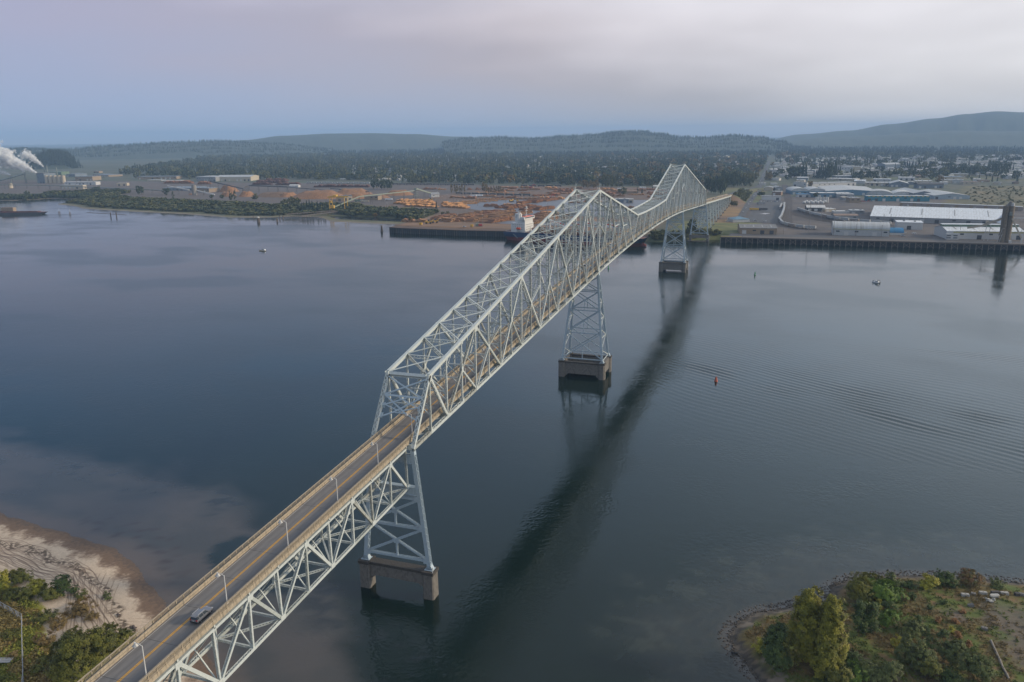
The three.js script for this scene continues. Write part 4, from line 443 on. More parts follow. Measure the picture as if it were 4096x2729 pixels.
const TREES=[[-61.5,-1560.3,34.4,5.5,0,0],[-57.5,-1572.1,28.5,4.6,0,0],[-50.7,-1556.7,35.1,5.6,0,0],[-45.0,-1533.8,31.8,5.1,0,0],[-41.2,-1532.8,29.7,4.8,0,0],[-34.4,-1530.8,33.7,5.4,0,0],[-30.0,-1529.7,27.4,4.5,0,0],[-26.6,-1535.5,35.1,5.6,0,0],[-25.1,-1580.7,32.5,5.2,0,0],[-48.0,-1815.9,37.0,5.9,0,0],[-38.0,-1769.7,33.3,5.3,0,0],[-33.8,-1753.6,32.5,5.2,0,0],[-32.6,-1798.7,33.5,5.4,0,0],[-24.8,-1785.3,33.1,5.3,0,0],[-18.4,-1755.7,38.1,6.1,0,0],[-17.2,-1813.9,30.9,4.9,0,0],[-12.1,-1794.8,30.5,4.9,0,0],[-21.5,-1856.4,29.5,5.1,0,1],[-13.8,-1856.7,30.6,4.9,0,1],[-8.7,-1846.0,28.6,5.0,0,1],[-2.7,-1852.8,28.1,5.4,0,1],[2.7,-1818.3,32.0,5.3,0,1],[6.8,-1858.9,32.1,5.1,0,1],[14.7,-1809.4,27.7,4.4,0,1],[18.6,-1866.0,29.1,4.7,0,1],[1.1,-2067.4,20.4,4.0,0,1],[4.6,-2082.9,20.8,4.3,0,1],[8.2,-2088.0,18.7,4.4,0,1],[17.2,-2049.7,21.9,5.1,0,1],[20.6,-2083.3,19.0,4.3,0,1],[-96.5,-2205.3,14.2,2.4,1,0],[-88.8,-2212.4,16.3,2.8,1,0],[48.9,-1499.5,9.8,5.4,0,2],[54.2,-1497.7,9.5,5.1,0,2],[44.4,-2101.4,25.5,4.1,0,3],[48.9,-2066.2,20.2,3.2,0,3],[51.9,-2095.7,22.0,3.5,0,3],[55.4,-2086.7,23.6,3.8,0,3],[44.8,-2070.8,13.1,5.4,0,3],[52.7,-2071.5,13.2,6.4,0,3],[97.9,-2105.7,14.1,7.8,0,0],[107.6,-2195.3,29.6,15.0,0,0],[126.7,-2207.5,28.9,14.2,0,0],[137.4,-2186.6,26.0,4.4,1,0],[146.2,-2190.7,28.3,4.8,1,0],[108.8,-2211.6,30.7,9.0,0,0],[115.1,-2203.2,33.7,8.8,0,0],[128.2,-2196.0,32.0,7.7,0,0],[137.6,-2183.8,34.3,5.8,1,0],[144.5,-2188.4,35.3,6.0,1,0],[172.2,-2194.5,22.8,3.9,1,0],[175.2,-2176.9,26.5,4.5,1,0],[180.3,-2193.4,26.6,4.5,1,0],[178.8,-2184.7,33.8,5.7,1,0],[182.8,-2154.9,34.1,5.8,1,0],[188.0,-2161.0,31.7,5.4,1,0],[194.0,-2178.6,37.0,6.3,1,0],[198.6,-2166.5,39.4,6.7,1,0],[202.5,-2182.1,34.1,5.8,1,0],[200.4,-2163.7,42.0,7.1,2,0],[204.6,-2156.7,39.8,6.8,2,0],[210.7,-2207.4,37.9,6.4,2,0],[218.4,-2250.5,43.3,7.4,2,0],[222.1,-2236.1,41.3,7.0,2,0],[233.9,-2394.4,24.6,4.2,1,0],[241.6,-2449.7,27.3,4.6,1,0],[244.2,-2409.4,26.4,4.5,1,0],[263.6,-2159.9,19.0,5.3,0,0],[271.6,-2185.4,20.7,4.9,0,0],[277.1,-2167.4,17.8,6.0,0,0],[285.4,-2203.2,20.9,5.3,0,0],[303.8,-2186.0,21.8,5.5,0,0],[310.6,-2187.2,21.8,5.2,0,0],[313.7,-2141.6,22.0,5.4,0,0],[322.7,-2178.0,23.4,4.6,0,0],[360.5,-2293.8,16.4,7.1,0,0],[366.9,-2294.4,13.5,7.4,0,0],[375.9,-2308.8,14.8,6.8,0,0],[385.0,-2315.3,13.5,7.1,0,0],[390.4,-2307.8,14.2,5.9,0,0],[418.0,-3120.9,22.4,7.6,0,0],[423.0,-3087.0,21.6,6.8,0,0],[438.9,-3156.8,23.7,5.7,0,0],[468.4,-2820.7,23.5,4.0,1,0],[476.6,-2836.3,23.0,3.9,1,0],[481.6,-2818.8,22.4,3.8,1,0],[486.3,-2805.6,21.7,3.7,1,0],[154.3,-1490.0,9.5,5.2,0,0],[145.8,-1822.8,13.2,6.0,0,3],[151.2,-1828.8,12.6,5.2,0,3],[540.8,-2429.3,22.7,6.9,0,0],[547.7,-2434.8,24.1,6.9,0,0],[554.7,-2423.3,23.4,7.3,0,0],[570.1,-2466.6,20.0,7.1,0,0],[574.8,-2467.5,27.4,7.3,0,0],[577.8,-2444.1,26.9,5.8,0,0],[588.7,-2453.6,22.4,7.0,0,0],[590.4,-2433.4,23.5,5.6,0,0],[603.8,-2466.3,26.0,7.7,0,0],[609.9,-2457.4,23.3,6.9,0,0],[636.5,-2542.2,17.4,7.0,0,0],[639.1,-2503.0,18.2,8.3,0,0],[657.9,-2481.4,31.8,5.4,0,0],[658.0,-2456.0,32.5,5.9,0,0],[662.9,-2454.9,29.6,6.3,0,0],[678.3,-2497.4,32.2,5.2,0,0],[675.1,-2444.5,27.6,6.0,0,0],[694.9,-2513.6,31.0,5.5,0,0],[687.4,-2441.0,32.0,5.1,0,0],[545.7,-2162.1,7.9,4.4,0,0],[566.0,-2179.0,13.9,2.4,1,0],[578.8,-2161.5,13.2,2.2,1,0],[575.3,-2078.9,16.9,2.9,1,0],[587.5,-2084.0,15.3,2.6,1,0],[630.5,-2086.6,19.6,3.3,1,0],[443.5,-2004.1,19.4,6.5,0,3],[451.0,-2011.0,19.0,6.2,0,3],[510.4,-2417.4,12.8,5.1,0,1],[522.9,-2435.8,14.7,5.1,0,1],[531.0,-2452.4,14.3,6.1,0,1],[533.3,-2422.8,12.6,5.4,0,1],[443.7,-2420.1,12.9,7.1,0,0],[452.0,-2417.6,10.8,5.9,0,0],[462.2,-2425.5,10.4,5.7,0,0],[474.2,-2441.7,12.4,6.8,0,0],[464.5,-2915.8,25.5,4.3,1,0],[468.3,-2857.3,28.7,4.9,1,0],[476.8,-2846.9,25.4,4.3,1,0],[483.7,-2853.4,24.6,4.2,1,0],[503.5,-2921.6,27.1,4.6,1,0],[506.9,-2876.3,26.1,4.4,1,0],[521.4,-2899.9,25.5,4.3,1,0],[-1300.0,-1279.5,21.5,5.5,0,0],[-1301.2,-1290.2,17.1,4.4,0,0],[-1226.3,-1283.5,15.9,8.7,0,0],[-1141.2,-1208.3,14.6,2.5,2,0],[-971.4,-1181.0,22.2,3.8,2,0],[-983.8,-1208.8,18.3,3.1,2,0],[-925.8,-1197.4,13.0,7.1,0,1],[-1050.1,-1219.1,8.0,4.4,0,0],[-1022.8,-1217.5,8.8,4.8,0,0],[-1468.1,-1315.0,14.6,6.8,0,0],[-1460.1,-1316.8,17.9,7.6,0,0],[-1375.7,-1280.8,13.9,7.6,0,0],[-1374.9,-1291.6,15.3,8.4,0,0],[-1356.7,-1345.6,14.1,7.8,0,0],[-1521.0,-1173.9,15.0,5.9,0,0],[-1531.3,-1188.3,18.0,5.9,0,0],[-1613.0,-1189.8,12.2,3.0,0,0],[-1619.2,-1200.5,12.3,3.0,0,0],[-703.1,-1026.4,18.9,3.2,1,0],[-705.2,-1035.9,18.5,3.1,1,0],[-699.3,-1035.4,21.8,3.7,1,0],[-704.7,-1052.4,21.5,3.7,1,0],[-694.0,-1044.7,20.3,3.5,1,0],[-684.6,-1046.8,20.1,3.4,1,0],[-680.6,-1048.9,17.0,2.9,1,0],[-670.9,-1042.4,16.3,2.8,1,0],[-664.8,-1038.0,16.8,2.9,1,0],[-776.5,-1080.4,14.0,6.0,0,1],[-766.3,-1076.4,13.9,4.7,0,1],[-772.1,-1095.7,17.6,5.7,0,1],[-759.4,-1087.7,15.2,5.1,0,1],[-755.4,-1092.4,17.0,5.9,0,1],[-548.9,-1006.4,7.0,3.8,0,4],[-428.9,-895.9,8.2,4.5,0,1],[-858.8,-1573.9,22.0,6.7,0,0],[-846.2,-1569.5,24.5,6.9,0,0],[-831.5,-1564.3,19.8,7.6,0,0],[-813.6,-1543.4,24.3,5.5,0,0],[-813.5,-1562.5,24.0,6.5,0,0],[-802.1,-1555.4,20.2,6.9,0,0],[-473.0,-1086.9,14.9,2.5,1,1],[-615.7,-1489.7,18.6,3.2,2,3],[-615.9,-1509.2,17.3,2.9,2,3],[-602.3,-1488.8,17.9,3.0,2,3],[-594.8,-1486.9,15.2,2.6,2,3],[-598.4,-1508.1,18.4,3.1,2,3],[-593.1,-1511.7,16.0,2.7,2,3],[-546.8,-1509.3,22.8,3.9,2,3],[-535.2,-1490.9,19.2,3.3,2,3],[-534.8,-1499.8,20.2,3.4,2,3],[-525.0,-1486.2,13.2,2.2,2,3],[-520.7,-1488.9,14.9,2.5,2,3],[-514.6,-1490.5,16.7,2.8,2,3],[-514.2,-1505.8,15.8,2.7,2,3],[-505.6,-1496.2,16.1,2.7,2,3],[-501.7,-1498.5,15.6,2.7,2,3],[-493.2,-1491.3,13.3,2.3,2,3],[-422.3,-997.6,6.1,3.3,0,1],[-414.3,-999.0,6.6,3.6,0,1],[-428.6,-897.0,6.8,3.8,0,1],[-328.0,-1763.6,29.7,5.1,2,1],[-321.4,-1755.1,29.0,4.9,2,1],[-315.3,-1742.7,30.8,5.2,2,1],[-316.2,-1770.4,28.7,4.9,2,1],[-299.1,-1715.2,26.9,4.6,2,1],[-302.7,-1753.1,30.9,5.3,2,1],[-295.7,-1751.9,27.3,4.6,2,1],[-287.6,-1733.9,11.7,4.5,0,1],[-282.8,-1739.6,10.8,3.9,0,1],[-276.7,-1734.1,12.7,3.6,0,1],[-315.0,-2006.5,23.3,4.0,1,0],[-307.3,-1995.7,26.9,4.6,1,0],[-298.2,-2006.7,24.4,4.2,1,0],[-249.8,-1835.4,26.6,4.5,2,1],[-242.8,-1823.3,24.6,4.2,2,1],[-235.3,-1819.6,21.2,3.6,2,1],[-235.7,-1839.5,24.8,4.2,2,1],[-227.2,-1821.1,24.5,4.2,2,1],[-225.3,-1848.1,25.6,4.3,2,1],[-224.3,-1478.8,16.3,9.0,0,1],[-204.5,-1537.8,13.9,2.4,1,0],[-191.6,-1524.5,14.0,2.4,1,0],[-434.0,-1807.1,26.6,4.5,2,0],[-424.6,-1788.0,26.2,4.5,2,0],[-426.2,-1817.6,26.7,4.5,2,0],[-420.1,-1826.5,32.0,5.4,2,0],[-361.2,-1691.4,20.3,6.1,0,3],[-357.7,-1701.8,16.7,4.4,0,3],[-346.4,-1674.7,17.6,5.0,0,3],[-342.9,-1695.8,16.5,5.0,0,3],[-333.8,-1683.3,16.5,5.3,0,3],[-330.7,-1695.7,18.3,6.0,0,3],[-190.8,-1658.4,10.5,1.8,1,0],[-13.7,-843.6,15.0,2.7,0,0],[-12.0,-852.5,18.5,3.0,0,0],[-8.3,-848.8,17.5,3.0,0,0],[11.0,-1258.5,9.8,3.5,0,1],[14.8,-1255.3,10.0,2.8,0,1],[18.7,-1256.6,9.6,2.6,0,1],[11.9,-1454.1,10.4,3.9,0,1],[18.7,-1439.3,9.8,4.5,0,1],[27.9,-843.5,3.2,1.7,0,0],[32.4,-843.5,3.2,1.7,0,0]];
const POLES=[[-547.1,-1258.6,17.9],[-519.5,-1218.1,11.8],[-532.9,-1273.5,11.6],[-485.4,-1193.9,12.8],[-503.2,-1250.9,14.9],[-504.9,-1301.9,12.7],[-494.9,-1325.4,12.5],[-478.7,-1337.8,14.0],[-453.0,-1298.6,12.2],[-443.0,-1354.1,12.6],[-368.7,-1153.1,11.6],[-462.8,-1254.5,10.6],[-430.5,-1175.6,12.5],[-301.2,-861.1,16.0],[-411.0,-905.6,16.0],[-247.8,-1001.7,21.9],[129.5,-872.4,28.0],[230.3,-1029.8,13.2],[232.2,-968.8,18.5],[104.7,-1068.8,17.7],[149.7,-1048.9,15.2],[252.4,-1073.3,6.5],[100.0,-866.7,16.5],[129.5,-874.1,38.5],[158.5,-872.4,20.0],[184.1,-871.7,14.6],[212.8,-871.8,14.5],[297.2,-872.1,16.2],[362.4,-880.9,12.1],[-1964.6,-2113.9,21.2],[-1165.3,-1207.4,16.4],[-568.5,-1086.3,9.6],[-526.3,-1095.7,8.4],[-631.2,-1105.2,11.6]];
const TRK1=[[119.1,-1204.4],[134.3,-1147.2],[143.9,-1121.0],[162.2,-1077.1],[179.9,-1051.1],[197.4,-1036.0],[214.8,-1026.1],[233.0,-1012.2],[242.3,-996.8]],TRK2=[[97.2,-1310.1],[97.7,-1202.6],[95.3,-1080.0],[92.4,-1031.0],[97.0,-982.3],[107.6,-957.0],[118.8,-941.8],[130.5,-931.3],[144.3,-928.9]];
const ROADS={"avenue":[[37.1,-1077.7],[36.2,-1387.4],[40.0,-1674.1],[36.2,-1916.9],[29.3,-2356.3],[24.9,-2765.0],[19.6,-3245.1],[15.0,-3595.3]],"ramp":[[-4.5,-1563.3],[7.6,-1668.1],[22.8,-1745.8],[33.1,-1814.6]]};
const AT={"barge":[[-1248.6,-891.8],[-1174.5,-921.0]],"barge2":[[-1311.9,-902.0],[-1232.8,-907.7]],"dolph":[[-1144.4,-921.8],[-1116.3,-918.7],[-1010.6,-905.8],[-1000.3,-908.2],[-740.9,-939.4],[-694.6,-889.1],[-673.1,-909.0],[-693.6,-945.2],[-688.2,-946.5],[-668.8,-901.7],[-685.1,-933.1],[-683.2,-938.8],[-441.1,-825.1]],"boom":[[-1122.2,-961.7],[-1011.9,-942.7]],"dock":[[-695.8,-967.8],[-649.8,-946.7],[-644.7,-1042.1]],"dockdeck":[[-683.1,-958.0],[-654.9,-953.4],[-644.8,-1043.0],[-667.2,-1050.4]],"gantry":[[-665.3,-1048.4],[-651.9,-1067.9],[-661.6,-1059.3],[-636.4,-1054.8]],"conv":[[-676.0,-1082.1],[-661.9,-1154.1],[-627.1,-1318.8]],"conv2":[[-635.3,-1343.7],[-605.0,-1369.2]],"loader":[[-390.7,-874.3],[-386.2,-886.9],[-399.0,-1272.8],[-387.6,-1275.1],[-562.7,-1258.8]],"genset":[[-394.7,-856.5],[-313.6,-850.9],[-310.4,-863.3],[-304.9,-861.9]],"car":[[-323.2,-846.8],[237.8,-881.4],[253.9,-911.2],[21.9,-1003.8],[73.1,-1016.1],[59.7,-1023.2],[238.4,-885.4],[242.7,-912.1]],"truck":[[-518.8,-1376.6],[-507.3,-1382.7],[-262.0,-1644.0],[-219.9,-1695.3],[-199.3,-1756.8],[57.3,-1309.4],[65.0,-1188.6],[51.3,-1185.6],[-673.9,-1199.0],[-691.6,-1204.4],[-650.5,-1252.4]],"exc":[[-348.3,-1320.3],[-342.4,-1338.8],[-480.2,-1653.5]],"train3":[[-1153.6,-1736.9],[-950.8,-1746.8]],"train4":[[-884.2,-1724.3],[-657.8,-1738.8]],"darkwall":[[-585.8,-1439.9],[-404.2,-1414.8]],"train5":[[-528.6,-1718.8],[-421.2,-1723.8]],"convD":[[-1216.8,-1418.2],[-1090.8,-1376.9],[-1091.5,-1397.9],[-983.8,-1397.2]],"convE":[[-1269.7,-1364.2],[-1181.5,-1318.4],[-1171.0,-1361.6]],"convF":[[-1062.8,-1472.8],[-847.4,-1347.3],[-906.2,-1457.4],[-774.7,-1400.1],[-791.7,-1436.9],[-635.0,-1317.2]],"pipe":[[-1923.2,-1404.4],[-1709.8,-1416.5],[-1381.6,-1403.6]],"stack":[[-1996.7,-1623.6],[-2099.7,-1742.5],[-2034.5,-1617.6],[-2084.1,-1609.6],[-2089.7,-1744.0],[-2057.4,-1748.8]],"puddle":[[61.8,-1133.1],[69.7,-1144.8],[78.2,-1140.5],[70.3,-1125.3]],"pave":[[-532.9,-1231.5],[-530.2,-1318.2],[-346.2,-1449.8],[-245.7,-1082.5],[-310.7,-1043.7],[-406.0,-1084.0]],"boats":[[-4.3,-833.3],[3.3,-838.9]],"dist":[[-472.8,-1792.2]],"buoy_red":[[71.7,-239.3]],"buoy_green":[[77.5,-592.0],[-63.9,-592.5]],"boat":[[-486.9,-611.4],[181.8,-580.9]]};
const RIDGES=[[[-2497,-5769,83],[-2306,-5849,108],[-2081,-5934,115],[-1820,-6021,102],[-1589,-6087,120],[-1324,-6153,131],[-1192,-6181,146],[-1027,-6212,147],[-861,-6239,126],[-729,-6258,102],[-533,-6280,97],[-340,-6296,111],[-149,-6306,97],[10,-6310,64],[137,-6311,22],[353,-6306,-17]],[[-5781,-5946,28],[-5259,-6407,66],[-5003,-6608,107],[-4698,-6826,145],[-4306,-7079,162],[-3968,-7273,162],[-3577,-7474,149],[-3171,-7656,119],[-2753,-7817,88],[-2109,-8019,16]],[[-5764,-3632,89],[-5487,-4027,65],[-5326,-4232,61],[-5221,-4358,67],[-5073,-4525,54],[-4827,-4782,80],[-4556,-5036,98],[-4260,-5286,107],[-3940,-5527,82],[-3535,-5792,33]],[[-3175,-2595,10],[-3147,-2629,34],[-3126,-2653,64],[-3102,-2680,75],[-3084,-2699,70],[-3068,-2716,50],[-3053,-2733,18]],[[-444,-9295,-12],[233,-9310,108],[667,-9294,140],[1081,-9260,202],[1477,-9211,252],[1741,-9168,289],[1998,-9120,309],[2249,-9065,295],[2559,-8988,271],[3326,-8747,298]],[[-49,-7810,36],[400,-7805,83],[761,-7784,92],[1106,-7748,111],[1434,-7699,129],[1749,-7639,119],[2045,-7571,122],[2591,-7414,116]]];
// ================================================================ river, banks, plain and hills
const polyDist = (P, x, z) => { let d = 1e9, inside = false; for (let i = 0, j = P.length - 1; i < P.length; j = i++) { const [ax, az] = P[j], [bx, bz] = P[i]; const t = clamp(((x - ax) * (bx - ax) + (z - az) * (bz - az)) / ((bx - ax) ** 2 + (bz - az) ** 2)); d = Math.min(d, Math.hypot(x - ax - t * (bx - ax), z - az - t * (bz - az))); if ((az > z) !== (bz > z) && x < (bx - ax) * (z - az) / (bz - az) + ax) inside = !inside; } return inside ? d : -d; };
const curve = (T, x) => { if (x <= T[0][0]) return T[0][1]; for (let i = 1; i < T.length; i++) if (x <= T[i][0]) return mix(T[i - 1][1], T[i][1], (x - T[i - 1][0]) / (T[i][0] - T[i - 1][0])); return T[T.length - 1][1]; };
const axis = (list) => { const o = []; for (const [a, b, s] of list) { const n = Math.max(1, Math.round((b - a) / s)); for (let i = 0; i < n; i++) o.push(a + (b - a) * i / n); } o.push(list[list.length - 1][1]); return o; };
function sheet(xs, zs, hAt, cAt) {      // a grid over the ground: height and colour from functions, uv in metres
  const p = [], c = [], u = [], ix = [], nz = zs.length;
  for (const x of xs) for (const z of zs) { const y = hAt(x, z); p.push(x, y, z); u.push(x, z); if (cAt) c.push(...cAt(x, z, y)); }
  for (let i = 0; i + 1 < xs.length; i++) for (let j = 0; j + 1 < nz; j++) { const a = i * nz + j, b = a + nz; ix.push(a, a + 1, b, b, a + 1, b + 1); }
  const g = new THREE.BufferGeometry(); g.setAttribute('position', new THREE.Float32BufferAttribute(p, 3)); g.setAttribute('uv', new THREE.Float32BufferAttribute(u, 2)); if (cAt) g.setAttribute('color', new THREE.Float32BufferAttribute(c, 3));
  g.setIndex(ix); g.computeVertexNormals(); return g;
}
// --- near banks
const BEACH = [[-420, -22], [-260, -12], [-161, -1], [-139, 2], [-125, 2.7], [-111, 6.4], [-100, 6.8], [-83, 14.7], [-67, 24.9], [-60, 28.5], [-48, 34.6], [-30, 46], [-8, 62], [14, 80], [40, 104], [70, 140]];
const ISLE = [[300, -68], [176.7, -61.2], [158.6, -59.2], [141.2, -54.9], [127.2, -47.8], [121.4, -40.9], [119.9, -33.2], [114.5, -30.3], [108.6, -25.4], [101.7, -21.6], [96.2, -14.3], [94.6, -6.6], [97, -0.5], [103.4, 9.6], [112, 22], [124, 38], [134, 60], [150, 130], [300, 130]];
const dBeach = (x, z) => (z - curve(BEACH, x)) * 0.86 + 1.2 * fbm(x * 0.05, z * 0.05, 3);
const dIsle = (x, z) => polyDist(ISLE, x, z) + 0.9 * fbm(x * 0.12, z * 0.12, 3);
const hBeach = (x, z) => { const d = dBeach(x, z); if (d < 0) return Math.max(-4, d * 0.09); return 0.05 * d + 1.1 * smooth(8, 26, d) + 1.6 * smooth(24, 60, d) - 0.035 * clamp(d - 20, 0, 60) + 0.25 * fbm(x * 0.06, z * 0.06) * smooth(10, 30, d) + 0.05 * fbm(x * 0.5, z * 0.5, 2); };
const hIsle = (x, z) => { const d = dIsle(x, z); if (d < 0) return Math.max(-4, d * 0.22); return 0.9 * smooth(0, 4.5, d) + 1.3 * smooth(3, 10, d) + 0.6 * smooth(10, 30, d) + 0.35 * fbm(x * 0.08, z * 0.08) * smooth(2, 8, d) + 0.10 * fbm(x * 0.6, z * 0.6, 3); };
const groundNear = (x, z) => (x < 60 ? hBeach(x, z) : hIsle(x, z));

// sand and scrub of the left bank: one painted ground texture, tyre ruts as dark furrows in the sand (also its relief)
const BX0 = -230, BX1 = -10, BZ0 = -6, BZ1 = 104, CW = 2048, CHH = 1024;
const beachCanvas = document.createElement('canvas'); beachCanvas.width = CW; beachCanvas.height = CHH;
{
  const ctx = beachCanvas.getContext('2d'), img = ctx.createImageData(CW, CHH), d = img.data, R = rng(77), grit = new Float32Array(4096).map(() => R() - 0.5);
  for (let j = 0; j < CHH; j++) for (let i = 0; i < CW; i++) {
    const x = mix(BX0, BX1, i / CW), z = mix(BZ0, BZ1, j / CHH), db = (z - curve(BEACH, x)) * 0.86, n = fbm(x * 0.09, z * 0.09, 4), m = fbm(x * 0.5, z * 0.5, 3, N2b), gr = grit[(i * 31 + j * 977 + (i * j) % 613) & 4095];
    const vegEdge = 26 + 3.5 * n + 1.5 * m + 5 * smooth(-120, -60, x) - 7 * smooth(-60, -40, x);
    let c = [0.72, 0.645, 0.56];                                            // dry sand
    c = mix3(c, [0.42, 0.34, 0.275], 1 - smooth(4.0, 8.0, db + 3 * n + 1.0 * m));      // damp sand, with its tide line
    c = mix3(c, [0.36, 0.30, 0.255], 1 - smooth(0.5, 3.2, db + 2.0 * m + n));
    c = mix3(c, [0.23, 0.185, 0.14], 0.8 * Math.exp(-((db - 12 - 3 * n) ** 2) / 2.2) * smooth(-0.25, 0.2, m));    // wrack line
    const k = 1 + 0.05 * m + 0.16 * gr; c = c.map((v) => v * k);
    const v = smooth(-0.7, 0.9, db - vegEdge + 2.6 * m + 2 * gr);
    if (v > 0) { const q = smooth(-0.25, 0.45, fbm(x * 0.045 + 3, z * 0.06, 4)), w = smooth(0.1, 0.55, fbm(x * 0.11 + 40, z * 0.11, 3, N2b)); let g = mix3([0.46, 0.39, 0.14], [0.46, 0.48, 0.10], q); g = mix3(g, [0.53, 0.43, 0.20], w); g = mix3(g, [0.48, 0.58, 0.09], smooth(0.9, 0.4, Math.abs(db - 55 - 6 * n) / 9)); const kk = 1 + 0.22 * m + 0.5 * gr; c = mix3(c, g.map((e) => e * kk), v); }
    const o = (j * CW + i) * 4; d[o] = clamp(c[0]) * 255; d[o + 1] = clamp(c[1]) * 255; d[o + 2] = clamp(c[2]) * 255; d[o + 3] = 255;
  }
  ctx.putImageData(img, 0, 0);
  const px = (x, z) => [(x - BX0) / (BX1 - BX0) * CW, (z - BZ0) / (BZ1 - BZ0) * CHH];
  const rut = (pts, a, w = 3) => { for (const off of [-0.85, 0.85]) { ctx.strokeStyle = `rgba(84,66,54,${a})`; ctx.lineWidth = w; ctx.lineCap = 'round'; ctx.beginPath(); pts.forEach(([x, z], i) => { const q = pts[Math.min(i + 1, pts.length - 1)], p = pts[Math.max(i - 1, 0)], L = Math.hypot(q[0] - p[0], q[1] - p[1]) || 1; const [a1, b1] = px(x - (q[1] - p[1]) / L * off, z + (q[0] - p[0]) / L * off); i ? ctx.lineTo(a1, b1) : ctx.moveTo(a1, b1); }); ctx.stroke(); } };
  const lane = (x0, x1, off0, off1, wob, seed, a, w) => { const p = []; for (let i = 0; i <= 40; i++) { const x = mix(x0, x1, i / 40); p.push([x, curve(BEACH, x) + mix(off0, off1, smooth(0, 1, i / 40)) + wob * N2(x * 0.05, seed)]); } rut(p, a, w); };
  for (let i = 0; i < 15; i++) lane(-185, -80 - i * 3.2, 12 + i * 1.1 + 2 * N2(i, 4), 14 + (i % 5) * 3.0, 1.8, i * 3.1, 0.24 + 0.2 * R(), 2.5 + 1.5 * R());
  for (let i = 0; i < 7; i++) lane(-112 + i * 2, -66 - i * 1.5, 11 + i * 1.5, 20 + i * 1.6, 1.3, i * 7.7 + 50, 0.34, 3);
  for (let i = 0; i < 3; i++) lane(-175, -58, 21 + i * 1.7, 17 + i * 1.6, 1.0, i * 5 + 90, 0.42, 3.2);
  for (let i = 0; i < 4; i++) { const p = []; for (let k = 0; k <= 12; k++) { const t = k / 12; p.push([-92 + i * 3 + 9 * t + 3 * t * t, curve(BEACH, -92 + i * 3) + 10 + 15 * t]); } rut(p, 0.3, 2.6); }
  rut([[-62, 42], [-58, 38], [-52.5, 37], [-49, 38.5]], 0.25, 2); rut([[-66, 38], [-58, 35.5], [-54, 34]], 0.3, 2);
}
const beachTex = new THREE.CanvasTexture(beachCanvas); beachTex.colorSpace = THREE.SRGBColorSpace; beachTex.flipY = false; beachTex.magFilter = THREE.LinearFilter;
const beachBump = new THREE.CanvasTexture(beachCanvas); beachBump.flipY = false; beachBump.magFilter = THREE.LinearFilter;
{
  const g = sheet(axis([[BX0, -165, 4], [-165, -40, 0.9], [-40, BX1, 2]]), axis([[BZ0, 62, 0.9], [62, BZ1, 2]]), (x, z) => hBeach(x, z) + 0.0), uv = g.attributes.uv;
  for (let i = 0; i < uv.count; i++) uv.setXY(i, (uv.getX(i) - BX0) / (BX1 - BX0), (uv.getY(i) - BZ0) / (BZ1 - BZ0));
  structure('beach', g, new THREE.MeshStandardMaterial({ map: beachTex, bumpMap: beachBump, bumpScale: 0.12, roughness: 0.95 }));
  structure('ground', sheet(axis([[-900, BX0, 30]]), axis([[-60, 300, 15]]), hBeach, (x, z) => { const n = fbm(x * 0.03, z * 0.03); return mix3([0.10, 0.085, 0.03], [0.07, 0.09, 0.02], n * 0.5 + 0.5); }), new THREE.MeshStandardMaterial({ vertexColors: true, roughness: 0.95 }));
  structure('ground', sheet(axis([[BX0, 80, 10]]), axis([[BZ1, 300, 10]]), hBeach, (x, z) => { const n = fbm(x * 0.03, z * 0.03); return mix3([0.10, 0.085, 0.03], [0.07, 0.09, 0.02], n * 0.5 + 0.5); }), new THREE.MeshStandardMaterial({ vertexColors: true, roughness: 0.95 }));
  structure('shore', sheet(axis([[BX1, 80, 2]]), axis([[40, BZ1, 2]]), hBeach, (x, z) => { const n = fbm(x * 0.1, z * 0.1); return mix3([0.14, 0.10, 0.07], [0.10, 0.075, 0.05], n * 0.5 + 0.5); }), new THREE.MeshStandardMaterial({ vertexColors: true, roughness: 0.95 }));
}
// right bank: a spit with rocky rim, dry grass, mown green and bare gravel
{
  const cAt = (x, z) => {
    const d = dIsle(x, z), n = fbm(x * 0.07, z * 0.07, 4), m = fbm(x * 0.45, z * 0.45, 3, N2b), f = fbm(x * 1.6, z * 1.6, 2);
    let c = mix3([0.130, 0.098, 0.034], [0.078, 0.104, 0.016], smooth(-0.25, 0.35, n + 0.35 * m));
    c = mix3(c, [0.145, 0.092, 0.038], smooth(0.15, 0.5, fbm(x * 0.11 + 20, z * 0.11, 3) + 0.2 * m));
    const bare = smooth(0.2, 0.55, fbm(x * 0.035 + 60, z * 0.045 + 8, 3) + 0.2 * m) * smooth(10, 22, d) * smooth(130, 150, x); c = mix3(c, [0.125, 0.097, 0.072], bare);
    const lot = smooth(4, -4, Math.abs(x - 178 - 0.15 * z) - 12 + 4 * m + 5 * n) * smooth(-48, -36, z); c = mix3(c, [0.115, 0.094, 0.074], 0.85 * lot);
    const path = smooth(1.8, 0.4, Math.abs((z - 2) - (x - 135) * 0.75 - 3 * n)) * smooth(112, 120, x); c = mix3(c, [0.12, 0.095, 0.068], path * 0.8);
    c = mix3(c, mix3([0.046, 0.039, 0.032], [0.095, 0.078, 0.060], smooth(-0.1, 0.4, m + 0.4 * f)), 1 - smooth(2.2, 4.6, d + 1.2 * m));
    if (x < 112) c = mix3(c, [0.18, 0.145, 0.11], smooth(0.15, 0.4, n + m * 0.5) * smooth(1, 3, d) * (1 - smooth(5, 9, d)));
    const k = 1 + 0.18 * f + 0.12 * m; return c.map((v) => v * k);
  };
  structure('spit_ground', sheet(axis([[88, 200, 0.8], [200, 300, 3]]), axis([[-72, 40, 0.8], [40, 130, 2.5]]), hIsle, cAt), new THREE.MeshStandardMaterial({ vertexColors: true, roughness: 0.95, bumpMap: rep(grainTex, 0.5), bumpScale: 0.15 }));
}
